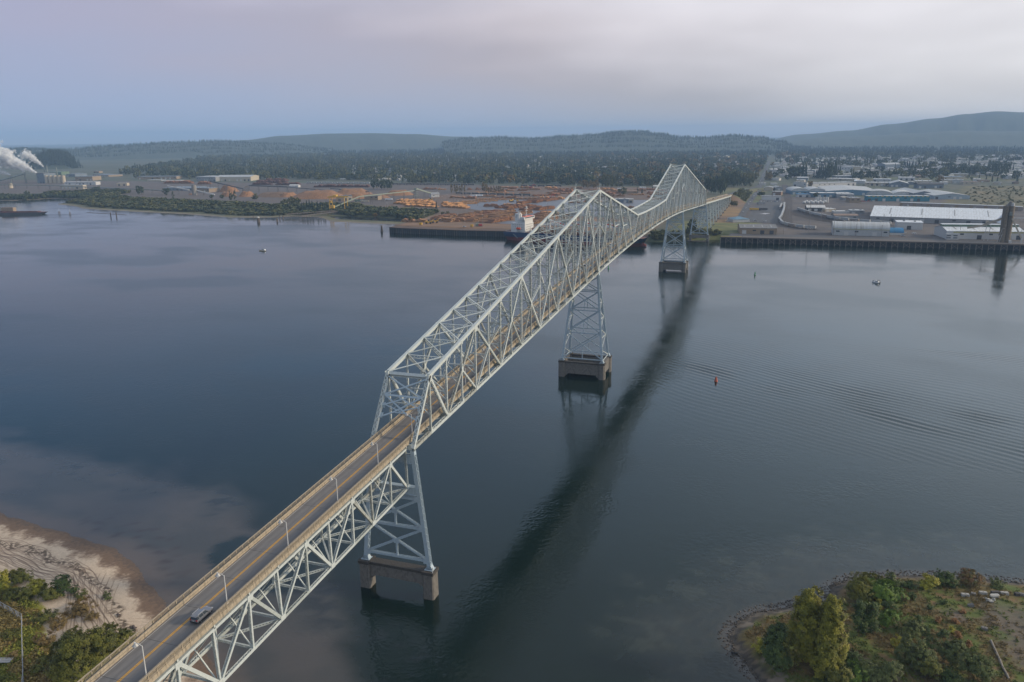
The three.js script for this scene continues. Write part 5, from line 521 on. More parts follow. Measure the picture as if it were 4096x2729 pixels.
// --- far bank
const SHORE = [[-7000, -1300], [-2400, -1180], [-1700, -1120], [-1530, -1155], [-1500, -1222], [-1385, -1212], [-1345, -1095], [-1270, -1068], [-1203, -1026], [-1136, -1010], [-1000, -988], [-903, -974], [-797, -942], [-731, -957], [-700, -983], [-645, -983], [-608, -946], [-582, -925], [-532, -918], [-470, -914], [-448, -905], [-436, -838], [-260, -828], [-60, -808], [-30, -815], [-5, -838], [22, -848], [36, -838], [900, -835], [5000, -900]];
const LAGOON = [[-628, -1002], [-590, -1006], [-554, -1003], [-510, -990], [-468, -974], [-472, -956], [-530, -962], [-590, -968]];
function hFar(x, z) {
  const d = (curve(SHORE, x) - z) * 0.95, wharf = smooth(-455, -436, x);
  if (d < 0) return -3;
  const nat = 1.1 * smooth(0, 14, d + 3 * fbm(x * 0.02, z * 0.02)) + 5.9 * smooth(70, 115, d), hard = 7 * smooth(0, 14, d);
  let h = mix(nat, hard, wharf); if (x > -5 && x < 30 && d < 30) h = Math.min(h, 7);
  const lg = polyDist(LAGOON, x, z); if (lg > -14) h = mix(h, -1, smooth(-14, 0, lg));
  const t = clamp((-1345 - z) / 420); if (z < -1335 && z > -1790) h = Math.max(h, 7 + (13.0 * (1 - t) * (1 - t * 0.2)) * smooth(28, 6, Math.abs(x - 2 - 30 * smooth(0.55, 1, t))));
  return h;
}
const inPoly = (P, x, z) => polyDist(P, x, z) > 0;
function cFar(x, z) {
  const d = (curve(SHORE, x) - z) * 0.95, n = fbm(x * 0.012, z * 0.012, 4), m = fbm(x * 0.05, z * 0.05, 3, N2b);
  let c = mix3([0.050, 0.062, 0.030], [0.080, 0.076, 0.048], smooth(-0.3, 0.5, n + 0.4 * m));                // town ground: gardens and streets
  c = mix3(c, [0.13, 0.12, 0.11], smooth(0.25, 0.5, m + 0.2 * n) * 0.4);
  if (x < -560 - (z + 1000) * 0.0 && z > -1760 && d > 60) c = mix3([0.080, 0.066, 0.062], [0.108, 0.083, 0.068], n * 0.5 + 0.5 + 0.3 * m);
  if (x > -600 && x < -60 && z > -1735) c = mix3([0.140, 0.083, 0.052], [0.105, 0.076, 0.058], smooth(-0.4, 0.5, n + 0.5 * m));
  if (x > -560 && x < -60 && z > -1000 && d > 2) c = mix3([0.205, 0.118, 0.064], [0.150, 0.094, 0.058], smooth(-0.3, 0.4, n + 0.6 * m));
  if (x > 20 && z > -1500) c = mix3([0.070, 0.061, 0.060], [0.100, 0.082, 0.072], smooth(-0.4, 0.4, n + 0.5 * m));
  if (x > -40 && x < 62 && z > -1000 && z < -835) c = mix3([0.085, 0.10, 0.028], [0.15, 0.14, 0.045], smooth(-0.3, 0.4, m));
  if (x > 6 && x < 34 && z <= -990 && z > -1420) c = mix3([0.24, 0.15, 0.06], [0.14, 0.09, 0.06], smooth(-0.3, 0.5, m + n));
  if (x > -30 && x < 60 && z <= -1345 && z > -1760) c = mix3([0.14, 0.115, 0.05], [0.085, 0.105, 0.03], smooth(-0.3, 0.3, n + m));
  if (x > 385 + (z + 1500) * -0.25 && z < -1340 && z > -1930) c = mix3([0.085, 0.08, 0.035], [0.15, 0.115, 0.05], smooth(-0.2, 0.5, n + 0.6 * m));
  if (x > 300 && z < -2120 && z > -2420) c = mix3([0.08, 0.09, 0.035], [0.12, 0.095, 0.05], smooth(-0.2, 0.4, n + 0.5 * m));
  if (x < -440 && d < 118) { c = mix3([0.105, 0.10, 0.038], [0.070, 0.072, 0.03], smooth(-0.2, 0.4, n + m)); c = mix3([0.20, 0.165, 0.125], c, smooth(4, 16, d + 6 * m)); }
  if (z < -4300) c = mix3([0.03, 0.042, 0.03], [0.045, 0.055, 0.035], n * 0.5 + 0.5);
  const k = 1 + 0.16 * m; return c.map((v) => v * k);
}
structure('far_plain', sheet(axis([[-18000, -2600, 240], [-2600, -1600, 30], [-1600, 700, 11], [700, 1500, 40], [1500, 12000, 300]]), axis([[-21000, -3600, 300], [-3600, -2000, 40], [-2000, -1300, 14], [-1300, -800, 6]]), hFar, cFar), new THREE.MeshStandardMaterial({ vertexColors: true, roughness: 0.95 }));
// yard pavements, roads: sheets a little above the ground
const flat = (P, y) => { const s = new THREE.ShapeGeometry(new THREE.Shape(P.map(([x, z]) => new THREE.Vector2(x, -z)))); s.rotateX(-Math.PI / 2); s.translate(0, y, 0); return s; };
const ribbon = (P, w, yAt) => build((g) => { const e = P.map((p, i) => { const a = P[Math.max(0, i - 1)], b = P[Math.min(P.length - 1, i + 1)], l = Math.hypot(b[0] - a[0], b[1] - a[1]) || 1; return [-(b[1] - a[1]) / l * w / 2, (b[0] - a[0]) / l * w / 2]; }); for (let i = 0; i + 1 < P.length; i++) { const A = P[i], B = P[i + 1], a = e[i], b = e[i + 1]; g.quad(V(A[0] - a[0], yAt(A), A[1] - a[1]), V(A[0] + a[0], yAt(A), A[1] + a[1]), V(B[0] + b[0], yAt(B), B[1] + b[1]), V(B[0] - b[0], yAt(B), B[1] - b[1])); } });
const paveMat = new THREE.MeshStandardMaterial({ color: lin(0.15, 0.145, 0.16), roughness: 0.42, map: rep(stainTex, 0.02) }), roadMat = new THREE.MeshStandardMaterial({ color: lin(0.105, 0.102, 0.105), roughness: 0.8, map: rep(stainTex, 0.05) }), ballast = new THREE.MeshStandardMaterial({ color: lin(0.085, 0.068, 0.062), roughness: 0.95, map: rep(stainTex, 0.05) });
structure('yard_pavement', flat([[-505, -1205], [-470, -1300], [-300, -1340], [-120, -1370], [-60, -1260], [-90, -1080], [-260, -1010], [-330, -1040], [-420, -1110]], 7.25), paveMat);
structure('yard_pavement', flat([[-330, -905], [-150, -890], [-70, -880], [-80, -960], [-190, -960], [-290, -940]], 7.25), paveMat);
structure('truck_lot', flat([[46, -1000], [92, -1000], [96, -1180], [92, -1400], [52, -1400]], 7.25), roadMat);
structure('puddle', flat(AT.puddle, 7.32), M(0.25, 0.24, 0.23, 0.12));
structure('road', ribbon(ROADS.avenue, 11, () => 7.3), roadMat);
structure('road', ribbon([[0, -1361], [0, -1440], [2, -1520], [8, -1610], [20, -1710], [32, -1800], [34, -1850]], 9.5, (p) => hFar(p[0], p[1]) + 0.35), roadMat);
structure('road', ribbon([[-40, -1035], [-10, -1040], [36, -1040], [60, -1030]], 8, () => 7.3), roadMat);
structure('road', ribbon([[36, -850], [120, -852], [260, -850], [420, -850]], 26, () => 7.28), roadMat);
for (let i = 0; i < 5; i++) structure('rail_bed', ribbon(TRK1.map(([x, z], k) => [x - 5 - i * 4.4 - k * 0.4, z + 4 + i * 3.0]), 3, () => 7.26 + i * 0.01), ballast);
structure('rail_bed', ribbon([[104, -1010], [103, -1150], [104, -1400], [98, -1700], [92, -1900]], 14, () => 7.24), ballast);
structure('rail_bed', ribbon(TRK1, 3.4, () => 7.4), ballast); structure('rail_bed', ribbon(TRK2, 3.4, () => 7.42), ballast);
// --- hills
const forestMat = new THREE.MeshStandardMaterial({ vertexColors: true, roughness: 1 });
const ridgePts = [];
RIDGES.forEach((P, ri) => {
  const wF = [1100, 1700, 1400, 260, 2000, 1700][ri], n = ri === 3 ? 60 : 170, m = 16, p = [], c = [], ix = []; const L = P.length - 1;
  for (let i = 0; i <= n; i++) {
    const t = i / n * L, k = Math.min(L - 1, Math.floor(t)), f = t - k, ff = f * f * (3 - 2 * f), x = mix(P[k][0], P[k + 1][0], f), z = mix(P[k][1], P[k + 1][1], f), h = mix(P[k][2], P[k + 1][2], ff);
    const l = Math.hypot(x - 101, z - 189), nx = (x - 101) / l, nz = (z - 189) / l;
    for (let j = 0; j <= m; j++) { const q = -1 + 2 * j / m, s = Math.pow(Math.cos(q * Math.PI / 2), 1.1); const X = x + nx * q * wF, Z = z + nz * q * wF, r = fbm(X * 0.003, Z * 0.003, 5), y = Math.max(1, 2 + (h - 2) * s * (1 + 0.12 * r * (1 - s)) + (s > 0.05 ? 14 * r * s * (1 - s) * 4 : 0)); p.push(X, y, Z); const g = 0.5 + 0.5 * fbm(X * 0.01, Z * 0.01, 3); c.push(...mix3([0.026, 0.040, 0.028], [0.050, 0.062, 0.036], g)); if (q <= 0.01 && (ri === 0 || ri === 3 || ri === 2)) ridgePts.push([X, y, Z, s, ri]); }
    if (i < n) for (let j = 0; j < m; j++) { const a = i * (m + 1) + j, b = a + m + 1; ix.push(a, a + 1, b, b, a + 1, b + 1); }
  }
  const g = new THREE.BufferGeometry(); g.setAttribute('position', new THREE.Float32BufferAttribute(p, 3)); g.setAttribute('color', new THREE.Float32BufferAttribute(c, 3)); g.setIndex(ix); g.computeVertexNormals(); structure('hill', g, forestMat);
});
// --- river: one sheet, wakes as real ripples, shoals and weed beds showing through near the banks
const rippleTex = dataTex(1024, 1024, (u, v) => { const w = 0.25 + 0.75 * smooth(-0.25, 0.45, tile(N2, u, v * 1.0, 4, 3)); const k = 0.5 + w * (0.30 * tile(N2b, u, v, 62, 2) + 0.14 * tile(N2, u, v, 140, 1)) + 0.16 * tile(N2, u, v, 16, 2); return [k, k, k]; }, false);   // ruffled patches between slicks
const windTex = dataTex(512, 512, (u, v) => { const a = tile(N2, u, v, 4, 3), b = tile(N2b, u, v, 9, 3), k = 0.085 + 0.12 * smooth(-0.35, 0.5, a + 0.25 * b); return [k, k, k]; }, false);   // calm slicks and wind-ruffled patches
const wakeLine = (x) => -298 + 0.60 * (x - 5) - 0.00025 * (x - 100) ** 2;
function hRiver(x, z) {
  const q = (z - wakeLine(x)) * 0.85, on = smooth(6, 60, x);
  if (x < 0 || z > -120 || z < -520) return 0;
  const nv = 0.55 + 0.6 * N2(x * 0.018 + 4, z * 0.02), a = nv * (0.17 * Math.exp(-((q / 11) ** 2)) + 0.11 * Math.exp(-(((q + 24) / 13) ** 2)) * smooth(60, 160, x)) + 0.034 * Math.exp(-(((q - 30) / 45) ** 2)) + 0.034 * Math.exp(-(((q + 50) / 40) ** 2));
  const q2 = (z + 395 - 0.32 * (x - 40)) * 0.93, b = 0.06 * Math.exp(-((q2 / 14) ** 2));
  return on * (a * Math.cos(q * 2 * Math.PI / (4.4 + 0.5 * N2(x * 0.008, 3)) + 2.0 * N2(x * 0.015, z * 0.02)) + b * Math.cos(q2 * 2 * Math.PI / 4.0 + N2(x * 0.02, 9))) * smooth(-120, -150, z);
}
function cRiver(x, z) {
  const n = fbm(x * 0.02, z * 0.03, 4), m = fbm(x * 0.10, z * 0.16, 4, N2b), f = fbm(x * 0.4, z * 0.6, 3);
  let c = mix3([0.0032, 0.0105, 0.0085], [0.0042, 0.0125, 0.0090], n * 0.5 + 0.5);
  if (z > -120 && x < 60) {                                     // shoal off the beach
    const d = -((z - curve(BEACH, x)) * 0.86), wd = 46 + 12 * n + 5 * m - 26 * smooth(-30, 40, x);
    let s = 1 - smooth(wd * 0.72, wd * 1.1, d + 5 * m); c = mix3(c, mix3([0.074, 0.066, 0.060], [0.056, 0.055, 0.051], smooth(-0.3, 0.3, n)), s * 0.95);
    c = mix3(c, [0.115, 0.088, 0.070], (1 - smooth(2, 9, d + 2 * m)) * 0.7);
    const hole = Math.hypot((x + 49) / 22, (z + 1 - 0.25 * (x + 49)) / 15) + 0.10 * m + 0.05 * f; c = mix3(c, [0.008, 0.018, 0.019], 1 - smooth(0.9, 1.02, hole));
    const weed = smooth(0.15, 0.5, m + 0.5 * f) * smooth(3, 6, d) * (1 - smooth(10, 20, d)) * smooth(-140, -110, x) * smooth(-60, -80, x); c = mix3(c, [0.045, 0.030, 0.024], weed * 0.8);
    const weed2 = smooth(0.22, 0.5, n + 0.5 * m) * smooth(24, 34, d) * (1 - smooth(46, 60, d)); c = mix3(c, [0.014, 0.019, 0.022], weed2 * 0.7);
  }
  if (z > -130 && x > 40) {
    const d = -polyDist(ISLE, x, z), s = 1 - smooth(5, 36, d + 9 * n + 5 * m);
    c = mix3(c, mix3([0.030, 0.036, 0.034], [0.042, 0.044, 0.037], smooth(-0.2, 0.4, m)), s * 0.9);
    c = mix3(c, [0.014, 0.020, 0.022], smooth(0.1, 0.5, m + 0.3 * f) * s * 0.7);
    c = mix3(c, [0.058, 0.066, 0.052], smooth(0.05, 0.5, fbm(x * 0.06 + 7, z * 0.10, 5) + 0.45 * m + 0.25 * f) * smooth(8, 14, d) * (1 - smooth(22, 40, d + 8 * n)) * 0.32);
    c = mix3(c, [0.075, 0.068, 0.062], 1 - smooth(0, 4, d + 1.5 * m));
  }
  if (z < -860 && x < -440) c = [0.03, 0.035, 0.034];
  return c;
}
const riverXs = axis([[-9000, -1500, 250], [-1500, -240, 30], [-240, 8, 2.0], [8, 262, 0.85], [262, 900, 30], [900, 5000, 400]]), riverZs = axis([[-1360, -520, 20], [-520, -345, 2.2], [-345, -150, 0.85], [-150, 120, 2.0], [120, 800, 60]]);
const rg = sheet(riverXs, riverZs, hRiver, cRiver);
const riverMat = new THREE.MeshPhysicalMaterial({ vertexColors: true, roughness: 1, roughnessMap: rep(windTex, 1 / 1100, 1 / 620), ior: 1.333, bumpMap: rep(rippleTex, 1 / 210, 1 / 170), bumpScale: 0.085 });
structure('river', rg, riverMat);
// ================================================================ far bank: buildings, yards, trains, ship, trees
const roofTex = dataTex(512, 512, (u, v) => { const s = (u * 10) % 1, st = smooth(0.1, 0.6, tile(N2b, u, v * 0.5, 7, 4)), k = 0.90 + 0.07 * tile(N2, u, v, 4, 4) - (s < 0.08 ? 0.10 : 0); return [k - 0.10 * st, k - 0.12 * st, k - 0.15 * st]; });
const wallTex = dataTex(256, 256, (u, v) => { const s = (u * 16) % 1, k = 0.88 + 0.07 * tile(N2, u, v, 5, 4) - (s < 0.14 ? 0.07 : 0); const r = smooth(0.35, 0.7, tile(N2b, u, v * 0.4, 9, 3)); return [k, k - 0.10 * r, k - 0.16 * r]; });
const TONE = { white: [0.64, 0.63, 0.61], snow: [0.74, 0.77, 0.80], cream: [0.56, 0.48, 0.36], tan: [0.36, 0.27, 0.18], grey: [0.34, 0.34, 0.34], pale: [0.50, 0.51, 0.51], dark: [0.10, 0.095, 0.095], rust: [0.27, 0.17, 0.11], rustwhite: [0.38, 0.32, 0.28], blue: [0.15, 0.27, 0.37], bluepale: [0.36, 0.43, 0.48], bluegrey: [0.20, 0.235, 0.275], bluebright: [0.03, 0.20, 0.40], teal: [0.05, 0.24, 0.31], green: [0.16, 0.23, 0.15], concrete: [0.30, 0.275, 0.24], shedgrey: [0.20, 0.19, 0.18] };
const wallMats = {}, roofMats = {};
for (const k in TONE) { wallMats[k] = new THREE.MeshStandardMaterial({ color: lin(...TONE[k]), roughness: 0.8, map: rep(wallTex, 0.12) }); roofMats[k] = new THREE.MeshStandardMaterial({ color: lin(...TONE[k]), roughness: 0.6, map: rep(roofTex, 0.03) }); }
const doorDark = M(0.055, 0.055, 0.06, 0.7), doorPale = M(0.45, 0.44, 0.42, 0.7), glassDark = M(0.03, 0.04, 0.05, 0.15), trimOlive = M(0.36, 0.33, 0.16, 0.8), trimYellow = M(0.55, 0.42, 0.08, 0.8);
function roofOn(g, type, w, d, h, rise, o = 0.5) {
  const a = w / 2 + o, z0 = o, z1 = -d - o, long = w >= d, zm = -d / 2;
  if (type === 'flat') { g.box(0, h + 0.28, zm, w + 0.8, 0.55, d + 0.8); return; }
  if (type === 'gable') {
    const t = 0.3; for (const y of [0, -t]) { const s = y < 0;
      if (long) { const q = [[V(-a, h + y, z0), V(a, h + y, z0), V(a, h + rise + y, zm), V(-a, h + rise + y, zm)], [V(a, h + y, z1), V(-a, h + y, z1), V(-a, h + rise + y, zm), V(a, h + rise + y, zm)]]; for (const r of q) s ? g.quad(r[3], r[2], r[1], r[0]) : g.quad(...r); } else { const q = [[V(-a, h + y, z1), V(-a, h + y, z0), V(0, h + rise + y, z0), V(0, h + rise + y, z1)], [V(a, h + y, z0), V(a, h + y, z1), V(0, h + rise + y, z1), V(0, h + rise + y, z0)]]; for (const r of q) s ? g.quad(r[3], r[2], r[1], r[0]) : g.quad(...r); } }
    if (long) for (const s of [-1, 1]) { g.quad(V(-a, h - t, s > 0 ? z0 : z1), V(a, h - t, s > 0 ? z0 : z1), V(a, h, s > 0 ? z0 : z1), V(-a, h, s > 0 ? z0 : z1)); }
    return;
  }
  if (type === 'hip') { const r = Math.min(w, d) / 2 * 0.9, A = V(-a, h, z0), B = V(a, h, z0), C = V(a, h, z1), D = V(-a, h, z1), E = V(-a + r, h + rise, zm), F = V(a - r, h + rise, zm); g.quad(A, B, F, E); g.quad(C, D, E, F); g.tri(B, C, F); g.tri(D, A, E); g.quad(D, C, B, A); return; }
  const n = 12, P = (i) => { const q = Math.PI * (1 - i / n); return [Math.cos(q), Math.sin(q)]; };   // arch
  for (let i = 0; i < n; i++) { const [c0, s0] = P(i), [c1, s1] = P(i + 1); if (long) { const k = d / 2 + o; g.quad(V(a, h + s0 * rise, zm - c0 * k), V(-a, h + s0 * rise, zm - c0 * k), V(-a, h + s1 * rise, zm - c1 * k), V(a, h + s1 * rise, zm - c1 * k)); g.tri(V(-a + o, h, zm), V(-a + o, h + s0 * rise, zm - c0 * k), V(-a + o, h + s1 * rise, zm - c1 * k)); g.tri(V(a - o, h, zm), V(a - o, h + s1 * rise, zm - c1 * k), V(a - o, h + s0 * rise, zm - c0 * k)); } else { g.quad(V(c0 * a, h + s0 * rise, z0), V(c1 * a, h + s1 * rise, z0), V(c1 * a, h + s1 * rise, z1), V(c0 * a, h + s0 * rise, z1)); g.tri(V(0, h, z0 - o), V(c1 * a, h + s1 * rise, z0 - o), V(c0 * a, h + s0 * rise, z0 - o)); g.tri(V(0, h, z1 + o), V(c0 * a, h + s0 * rise, z1 + o), V(c1 * a, h + s1 * rise, z1 + o)); } }
}
function gableFill(g, w, d, h, rise) { if (w >= d) for (const s of [-1, 1]) s > 0 ? g.tri(V(w / 2, h, 0), V(w / 2, h, -d), V(w / 2, h + rise, -d / 2)) : g.tri(V(-w / 2, h, -d), V(-w / 2, h, 0), V(-w / 2, h + rise, -d / 2)); else { g.tri(V(-w / 2, h, 0), V(w / 2, h, 0), V(0, h + rise, 0)); g.tri(V(w / 2, h, -d), V(-w / 2, h, -d), V(0, h + rise, -d)); } }
const bR = rng(404);
function building(kind, x, z, turn, w, d, h, wall, roof, rt, label, rise, y0 = 7.1) {
  const t = thing(kind, label, kind.includes('house') || kind === 'store' || kind === 'office' || kind === 'hut' || kind.includes('office') ? 'building' : 'warehouse', [x, y0, z], turn);
  mesh('wall', build((g) => { g.box(0, h / 2 - 0.3, -d / 2, w, h + 0.6, d); if (rt === 'gable') gableFill(g, w, d, h, rise); }), wallMats[wall], t);
  mesh('roof', build((g) => roofOn(g, rt, w, d, h, rise)), roofMats[roof], t);
  const n = Math.max(1, Math.min(9, Math.round(w / 11)));
  for (let i = 0; i < n; i++) {
    const q = bR(), cx = -w / 2 + w * (i + 0.5) / n + (q - 0.5) * 2;
    if (kind === 'office') { for (const y of [0.3, 0.72]) for (const o of [-w / n * 0.28, w / n * 0.28]) mesh('window', build((g) => g.box(cx + o, h * y + 0.4, 0.05, w / n * 0.35, h * 0.18, 0.12)), glassDark, t); continue; }
    if (q < 0.55 && h > 3.5) mesh('door', build((g) => g.box(cx, Math.min(h * 0.33, 2.4), 0.06, Math.min(5, w / n * 0.55), Math.min(h * 0.66, 4.8), 0.14)), q < 0.3 ? doorDark : doorPale, t);
    else if (q > 0.75) mesh('window', build((g) => g.box(cx, h * 0.62, 0.05, Math.min(4, w / n * 0.5), Math.min(1.6, h * 0.2), 0.12)), glassDark, t);
  }
  if (rt === 'flat' && w > 14 && d > 10) { const m = Math.min(5, 1 + Math.round(w / 22)); for (let i = 0; i < m; i++) { const ux = -w / 2 + w * (i + 0.3 + 0.4 * bR()) / m, uz = -d * (0.3 + 0.4 * bR()); mesh('roof_unit', build((g) => { g.box(ux, h + 1.2, uz, 1.8 + 1.6 * bR(), 1.3, 1.8); }), roofMats.grey, t); } }
  if (rt === 'gable' && w > 40 && w >= d) for (let i = 0; i < 4; i++) mesh('skylight', build((g) => { const ux = -w * 0.36 + i * w * 0.24, a = 0.25, b = 0.8; g.quad(V(ux - 0.8, h + rise * a * 2 * 0.5 + 0.12 + rise * 0.0, -d * a * 0.5), V(ux + 0.8, h + rise * a + 0.12, -d * a * 0.5), V(ux + 0.8, h + rise * b + 0.12, -d * b * 0.5), V(ux - 0.8, h + rise * b + 0.12, -d * b * 0.5)); }), roofMats.grey, t);
  return t;
}
for (const [k, x, z, a, w, d, h, wa, ro, rt, lb, ri] of BLD) {
  const t = building(k, x, z, clamp(a, -0.5, 0.65), Math.min(w, 175), d, Math.max(h, 2.6), wa, ro, rt, lb, ri);
  if (k === 'white_warehouse' && d > 60) for (let i = 0; i < 6; i++) mesh('roof_vent', build((g) => { g.tube(V(-w / 2 + w * (i + 0.6) / 6, h + ri - 0.2, -d / 2), V(-w / 2 + w * (i + 0.6) / 6, h + ri + 1.6, -d / 2), 1.1, 0.9, 8); }), roofMats.grey, t);
  if (k === 'long_warehouse') { mesh('stripe', build((g) => g.box(3, h - 1.2, 0.08, w - 8, 1.9, 0.16)), trimOlive, t); mesh('clerestory', build((g) => g.box(0, h + ri + 0.3, -d / 2, w, 2.4, 9)), wallMats.green, t); mesh('clerestory_roof', build((g) => g.box(0, h + ri + 1.7, -d / 2, w + 0.6, 0.4, 10)), roofMats.snow, t); }
  if (k === 'teal_shed') for (let i = 0; i < 14; i++) mesh('trim_panel', build((g) => g.box(-w / 2 + w * (i + 0.5) / 14, h - 0.9, 0.08, w / 14 * 0.5, 1.0, 0.16)), trimYellow, t);
  if (k === 'grey_warehouse') { mesh('stripe', build((g) => g.box(0, h - 0.2, 0.35, w, 0.9, 0.2)), trimOlive, t); for (let i = 0; i < 4; i++) mesh('roof_vent', build((g) => g.tube(V(-w * 0.3 + i * w * 0.22, h + ri - 0.2, -d / 2), V(-w * 0.3 + i * w * 0.22, h + ri + 1.2, -d / 2), 0.7, 0.7, 8)), roofMats.grey, t); }
  if (k === 'boxcar_wall') for (let i = 0; i < 26; i++) mesh('panel', build((g) => g.box(-w / 2 + w * (i + 0.5) / 26, h / 2, 0.1, w / 26 * 0.72, h * 0.9, 0.3)), i % 3 ? wallMats.rustwhite : wallMats.tan, t);
}
for (const [k, x, z, r, h, col, lb, gr] of CYL) {
  const t = thing(k, lb, k === 'tower' ? 'tower' : 'silo', [x, 7.1, z], 0, gr);
  if (k === 'ball_tank') { mesh('tank', new THREE.SphereGeometry(r, 14, 10).scale(1.25, 1, 1).translate(0, r + 0.4, 0), wallMats.white, t); mesh('saddle', build((g) => g.box(0, 0.4, 0, r, 0.9, r)), wallMats.grey, t); continue; }
  mesh('shell', build((g) => g.tube(V(0, 0, 0), V(0, h, 0), r, r, 18)), wallMats[col], t); mesh('top', build((g) => { g.tube(V(0, h, 0), V(0, h + r * 0.25, 0), r * 1.02, r * 0.3, 18); }), roofMats[col], t);
}
// chips
const chipTex = dataTex(256, 256, (u, v) => { const k = 0.80 + 0.14 * tile(N2, u, v, 6, 5) + 0.08 * tile(N2b, u, v, 40, 2); return [k, k * 0.985, k * 0.96]; });
const chipMat = new THREE.MeshStandardMaterial({ color: lin(0.37, 0.195, 0.095), roughness: 0.95, map: rep(chipTex, 0.03) }), chipGrey = new THREE.MeshStandardMaterial({ color: lin(0.25, 0.16, 0.10), roughness: 0.95, map: rep(chipTex, 0.03) });
function heapGeo(w, d, h, seed) { const nx = 36, nz = 20, p = [], ix = [], u = []; for (let i = 0; i <= nx; i++) for (let j = 0; j <= nz; j++) { const a = -1 + 2 * i / nx, b = -1 + 2 * j / nz, e = Math.max(Math.abs(a), Math.abs(b)) < 1e-6 ? 0 : Math.pow(Math.abs(a) ** 2.6 + Math.abs(b) ** 2.6, 1 / 2.6); const n = fbm(a * 1.6 + seed, b * 1.4 + seed * 3, 4); p.push(a * w / 2, clamp((1 - e) * 2.0, 0, 1) * h * (0.86 + 0.22 * n) - 0.1, b * d / 2 - d / 2); u.push(a * w / 2, b * d / 2); if (i < nx && j < nz) { const q = i * (nz + 1) + j, r = q + nz + 1; ix.push(q, q + 1, r, r, q + 1, r + 1); } } const g = new THREE.BufferGeometry(); g.setAttribute('position', new THREE.Float32BufferAttribute(p, 3)); g.setAttribute('uv', new THREE.Float32BufferAttribute(u, 2)); g.setIndex(ix); g.computeVertexNormals(); return g; }
CHIP.forEach(([x, z, a, w, d, h, lb], i) => { const t = mesh('chip_pile', heapGeo(w * 1.08, d, h * 0.92, i * 5.1), i === 3 ? chipGrey : chipMat, scene); t.position.set(x, 7.05, z); t.rotation.y = a; tag(t, lb, 'wood chips', 'wood chip piles'); });
// logs
const logMat = new THREE.MeshStandardMaterial({ vertexColors: true, roughness: 0.95 });
function logDeckGeo(L, ll, h, tone, seed) {
  const R = rng(seed), p = [], n = [], c = [], ix = [], dia = 0.95, layers = Math.max(1, Math.round(h / (dia * 0.86)));
  const bark = [[0.230, 0.105, 0.050], [0.42, 0.215, 0.085], [0.250, 0.132, 0.066], [0.115, 0.055, 0.042]][tone], end = [[0.34, 0.165, 0.075], [0.46, 0.255, 0.11], [0.36, 0.205, 0.095], [0.17, 0.08, 0.055]][tone];
  for (let k = 0; k < layers; k++) for (let x = -L / 2 + k * dia * 0.62; x < L / 2 - k * dia * 0.62; x += dia * (0.92 + 0.16 * R())) {
    const hgt = 0.72 + 0.5 * N2(x * 0.09, seed); if (k > layers * hgt || (L > 40 && Math.abs((x + L / 2) % 26 - 25) < 1.1)) continue;
    const r = dia * (0.40 + 0.16 * R()), y = dia * 0.45 + k * dia * 0.84 + 0.5 * (R() - 0.5), z0 = 1.8 * (R() - 0.5), z1 = -ll + 3 * (R() - 0.5), tw = 0.5 * (R() - 0.5), s = (R() < 0.22 ? 0.35 : 0.6) + 0.85 * R(), b = p.length / 3, up = k >= layers - 2;
    for (let j = 0; j <= 5; j++) { const q = j / 5 * Math.PI * 2, cx = Math.cos(q), cy = Math.sin(q); p.push(x + cx * r, y + cy * r, z0, x + tw + cx * r * 0.8, y + cy * r * 0.8, z1); n.push(cx, cy, 0, cx, cy, 0); for (let e = 0; e < 2; e++) c.push(bark[0] * s, bark[1] * s, bark[2] * s); if (j < 5 && (up || cy > -0.5)) ix.push(b + j * 2, b + j * 2 + 1, b + j * 2 + 2, b + j * 2 + 2, b + j * 2 + 1, b + j * 2 + 3); }
    const e0 = p.length / 3; for (let j = 0; j < 5; j++) { const q = j / 5 * Math.PI * 2; p.push(x + Math.cos(q) * r, y + Math.sin(q) * r, z0); n.push(0, 0, 1); c.push(end[0] * s, end[1] * s, end[2] * s); } ix.push(e0, e0 + 1, e0 + 2, e0, e0 + 2, e0 + 3, e0, e0 + 3, e0 + 4);
  }
  const g = new THREE.BufferGeometry(); g.setAttribute('position', new THREE.Float32BufferAttribute(p, 3)); g.setAttribute('normal', new THREE.Float32BufferAttribute(n, 3)); g.setAttribute('color', new THREE.Float32BufferAttribute(c, 3)); g.setIndex(ix); return g;
}
{ // further rows between them
  const R = rng(66), nm = ['amber', 'reddish', 'brown', 'dark']; let n = 0; for (let i = 0; i < 400 && n < 46; i++) { const x = mix(-560, -95, R()), z = mix(-1660, -875, Math.pow(R(), 1.2)), L = 26 + 34 * R(); if (DECKS.some((d) => Math.abs(d[0] - x) < (d[3] + L) / 2 * 0.8 && Math.abs(d[1] - z) < 19)) continue; if (x > -330 && z > -960 && z < -885) continue; if (x < -425 && z > -1110) continue; if (x > -450 && z > -880) continue; if (z < -1010 && z > -1330 && x > -460 && x < -120 && R() < 0.6) continue; const t = [0, 2, 2, 1][Math.floor(R() * 4)]; DECKS.push([Math.round(x), Math.round(z), 0.25 * (R() - 0.5) + 0.15, Math.round(L), 12, 3 + 2 * R(), t, `${nm[[1, 0, 2, 3][t]]} log deck in the scattered rows of the timber yard`]); n++; }
}
DECKS.forEach(([x, z, a, L, ll, h, tone, lb], i) => { const t = thing('log_deck', lb, 'log pile', [x, 7.1 + (h < 2 ? 0.2 : 0), z], a, 'log decks in the timber yard'); mesh('logs', logDeckGeo(L, ll, h, tone, 900 + i), logMat, t, 'stuff'); });
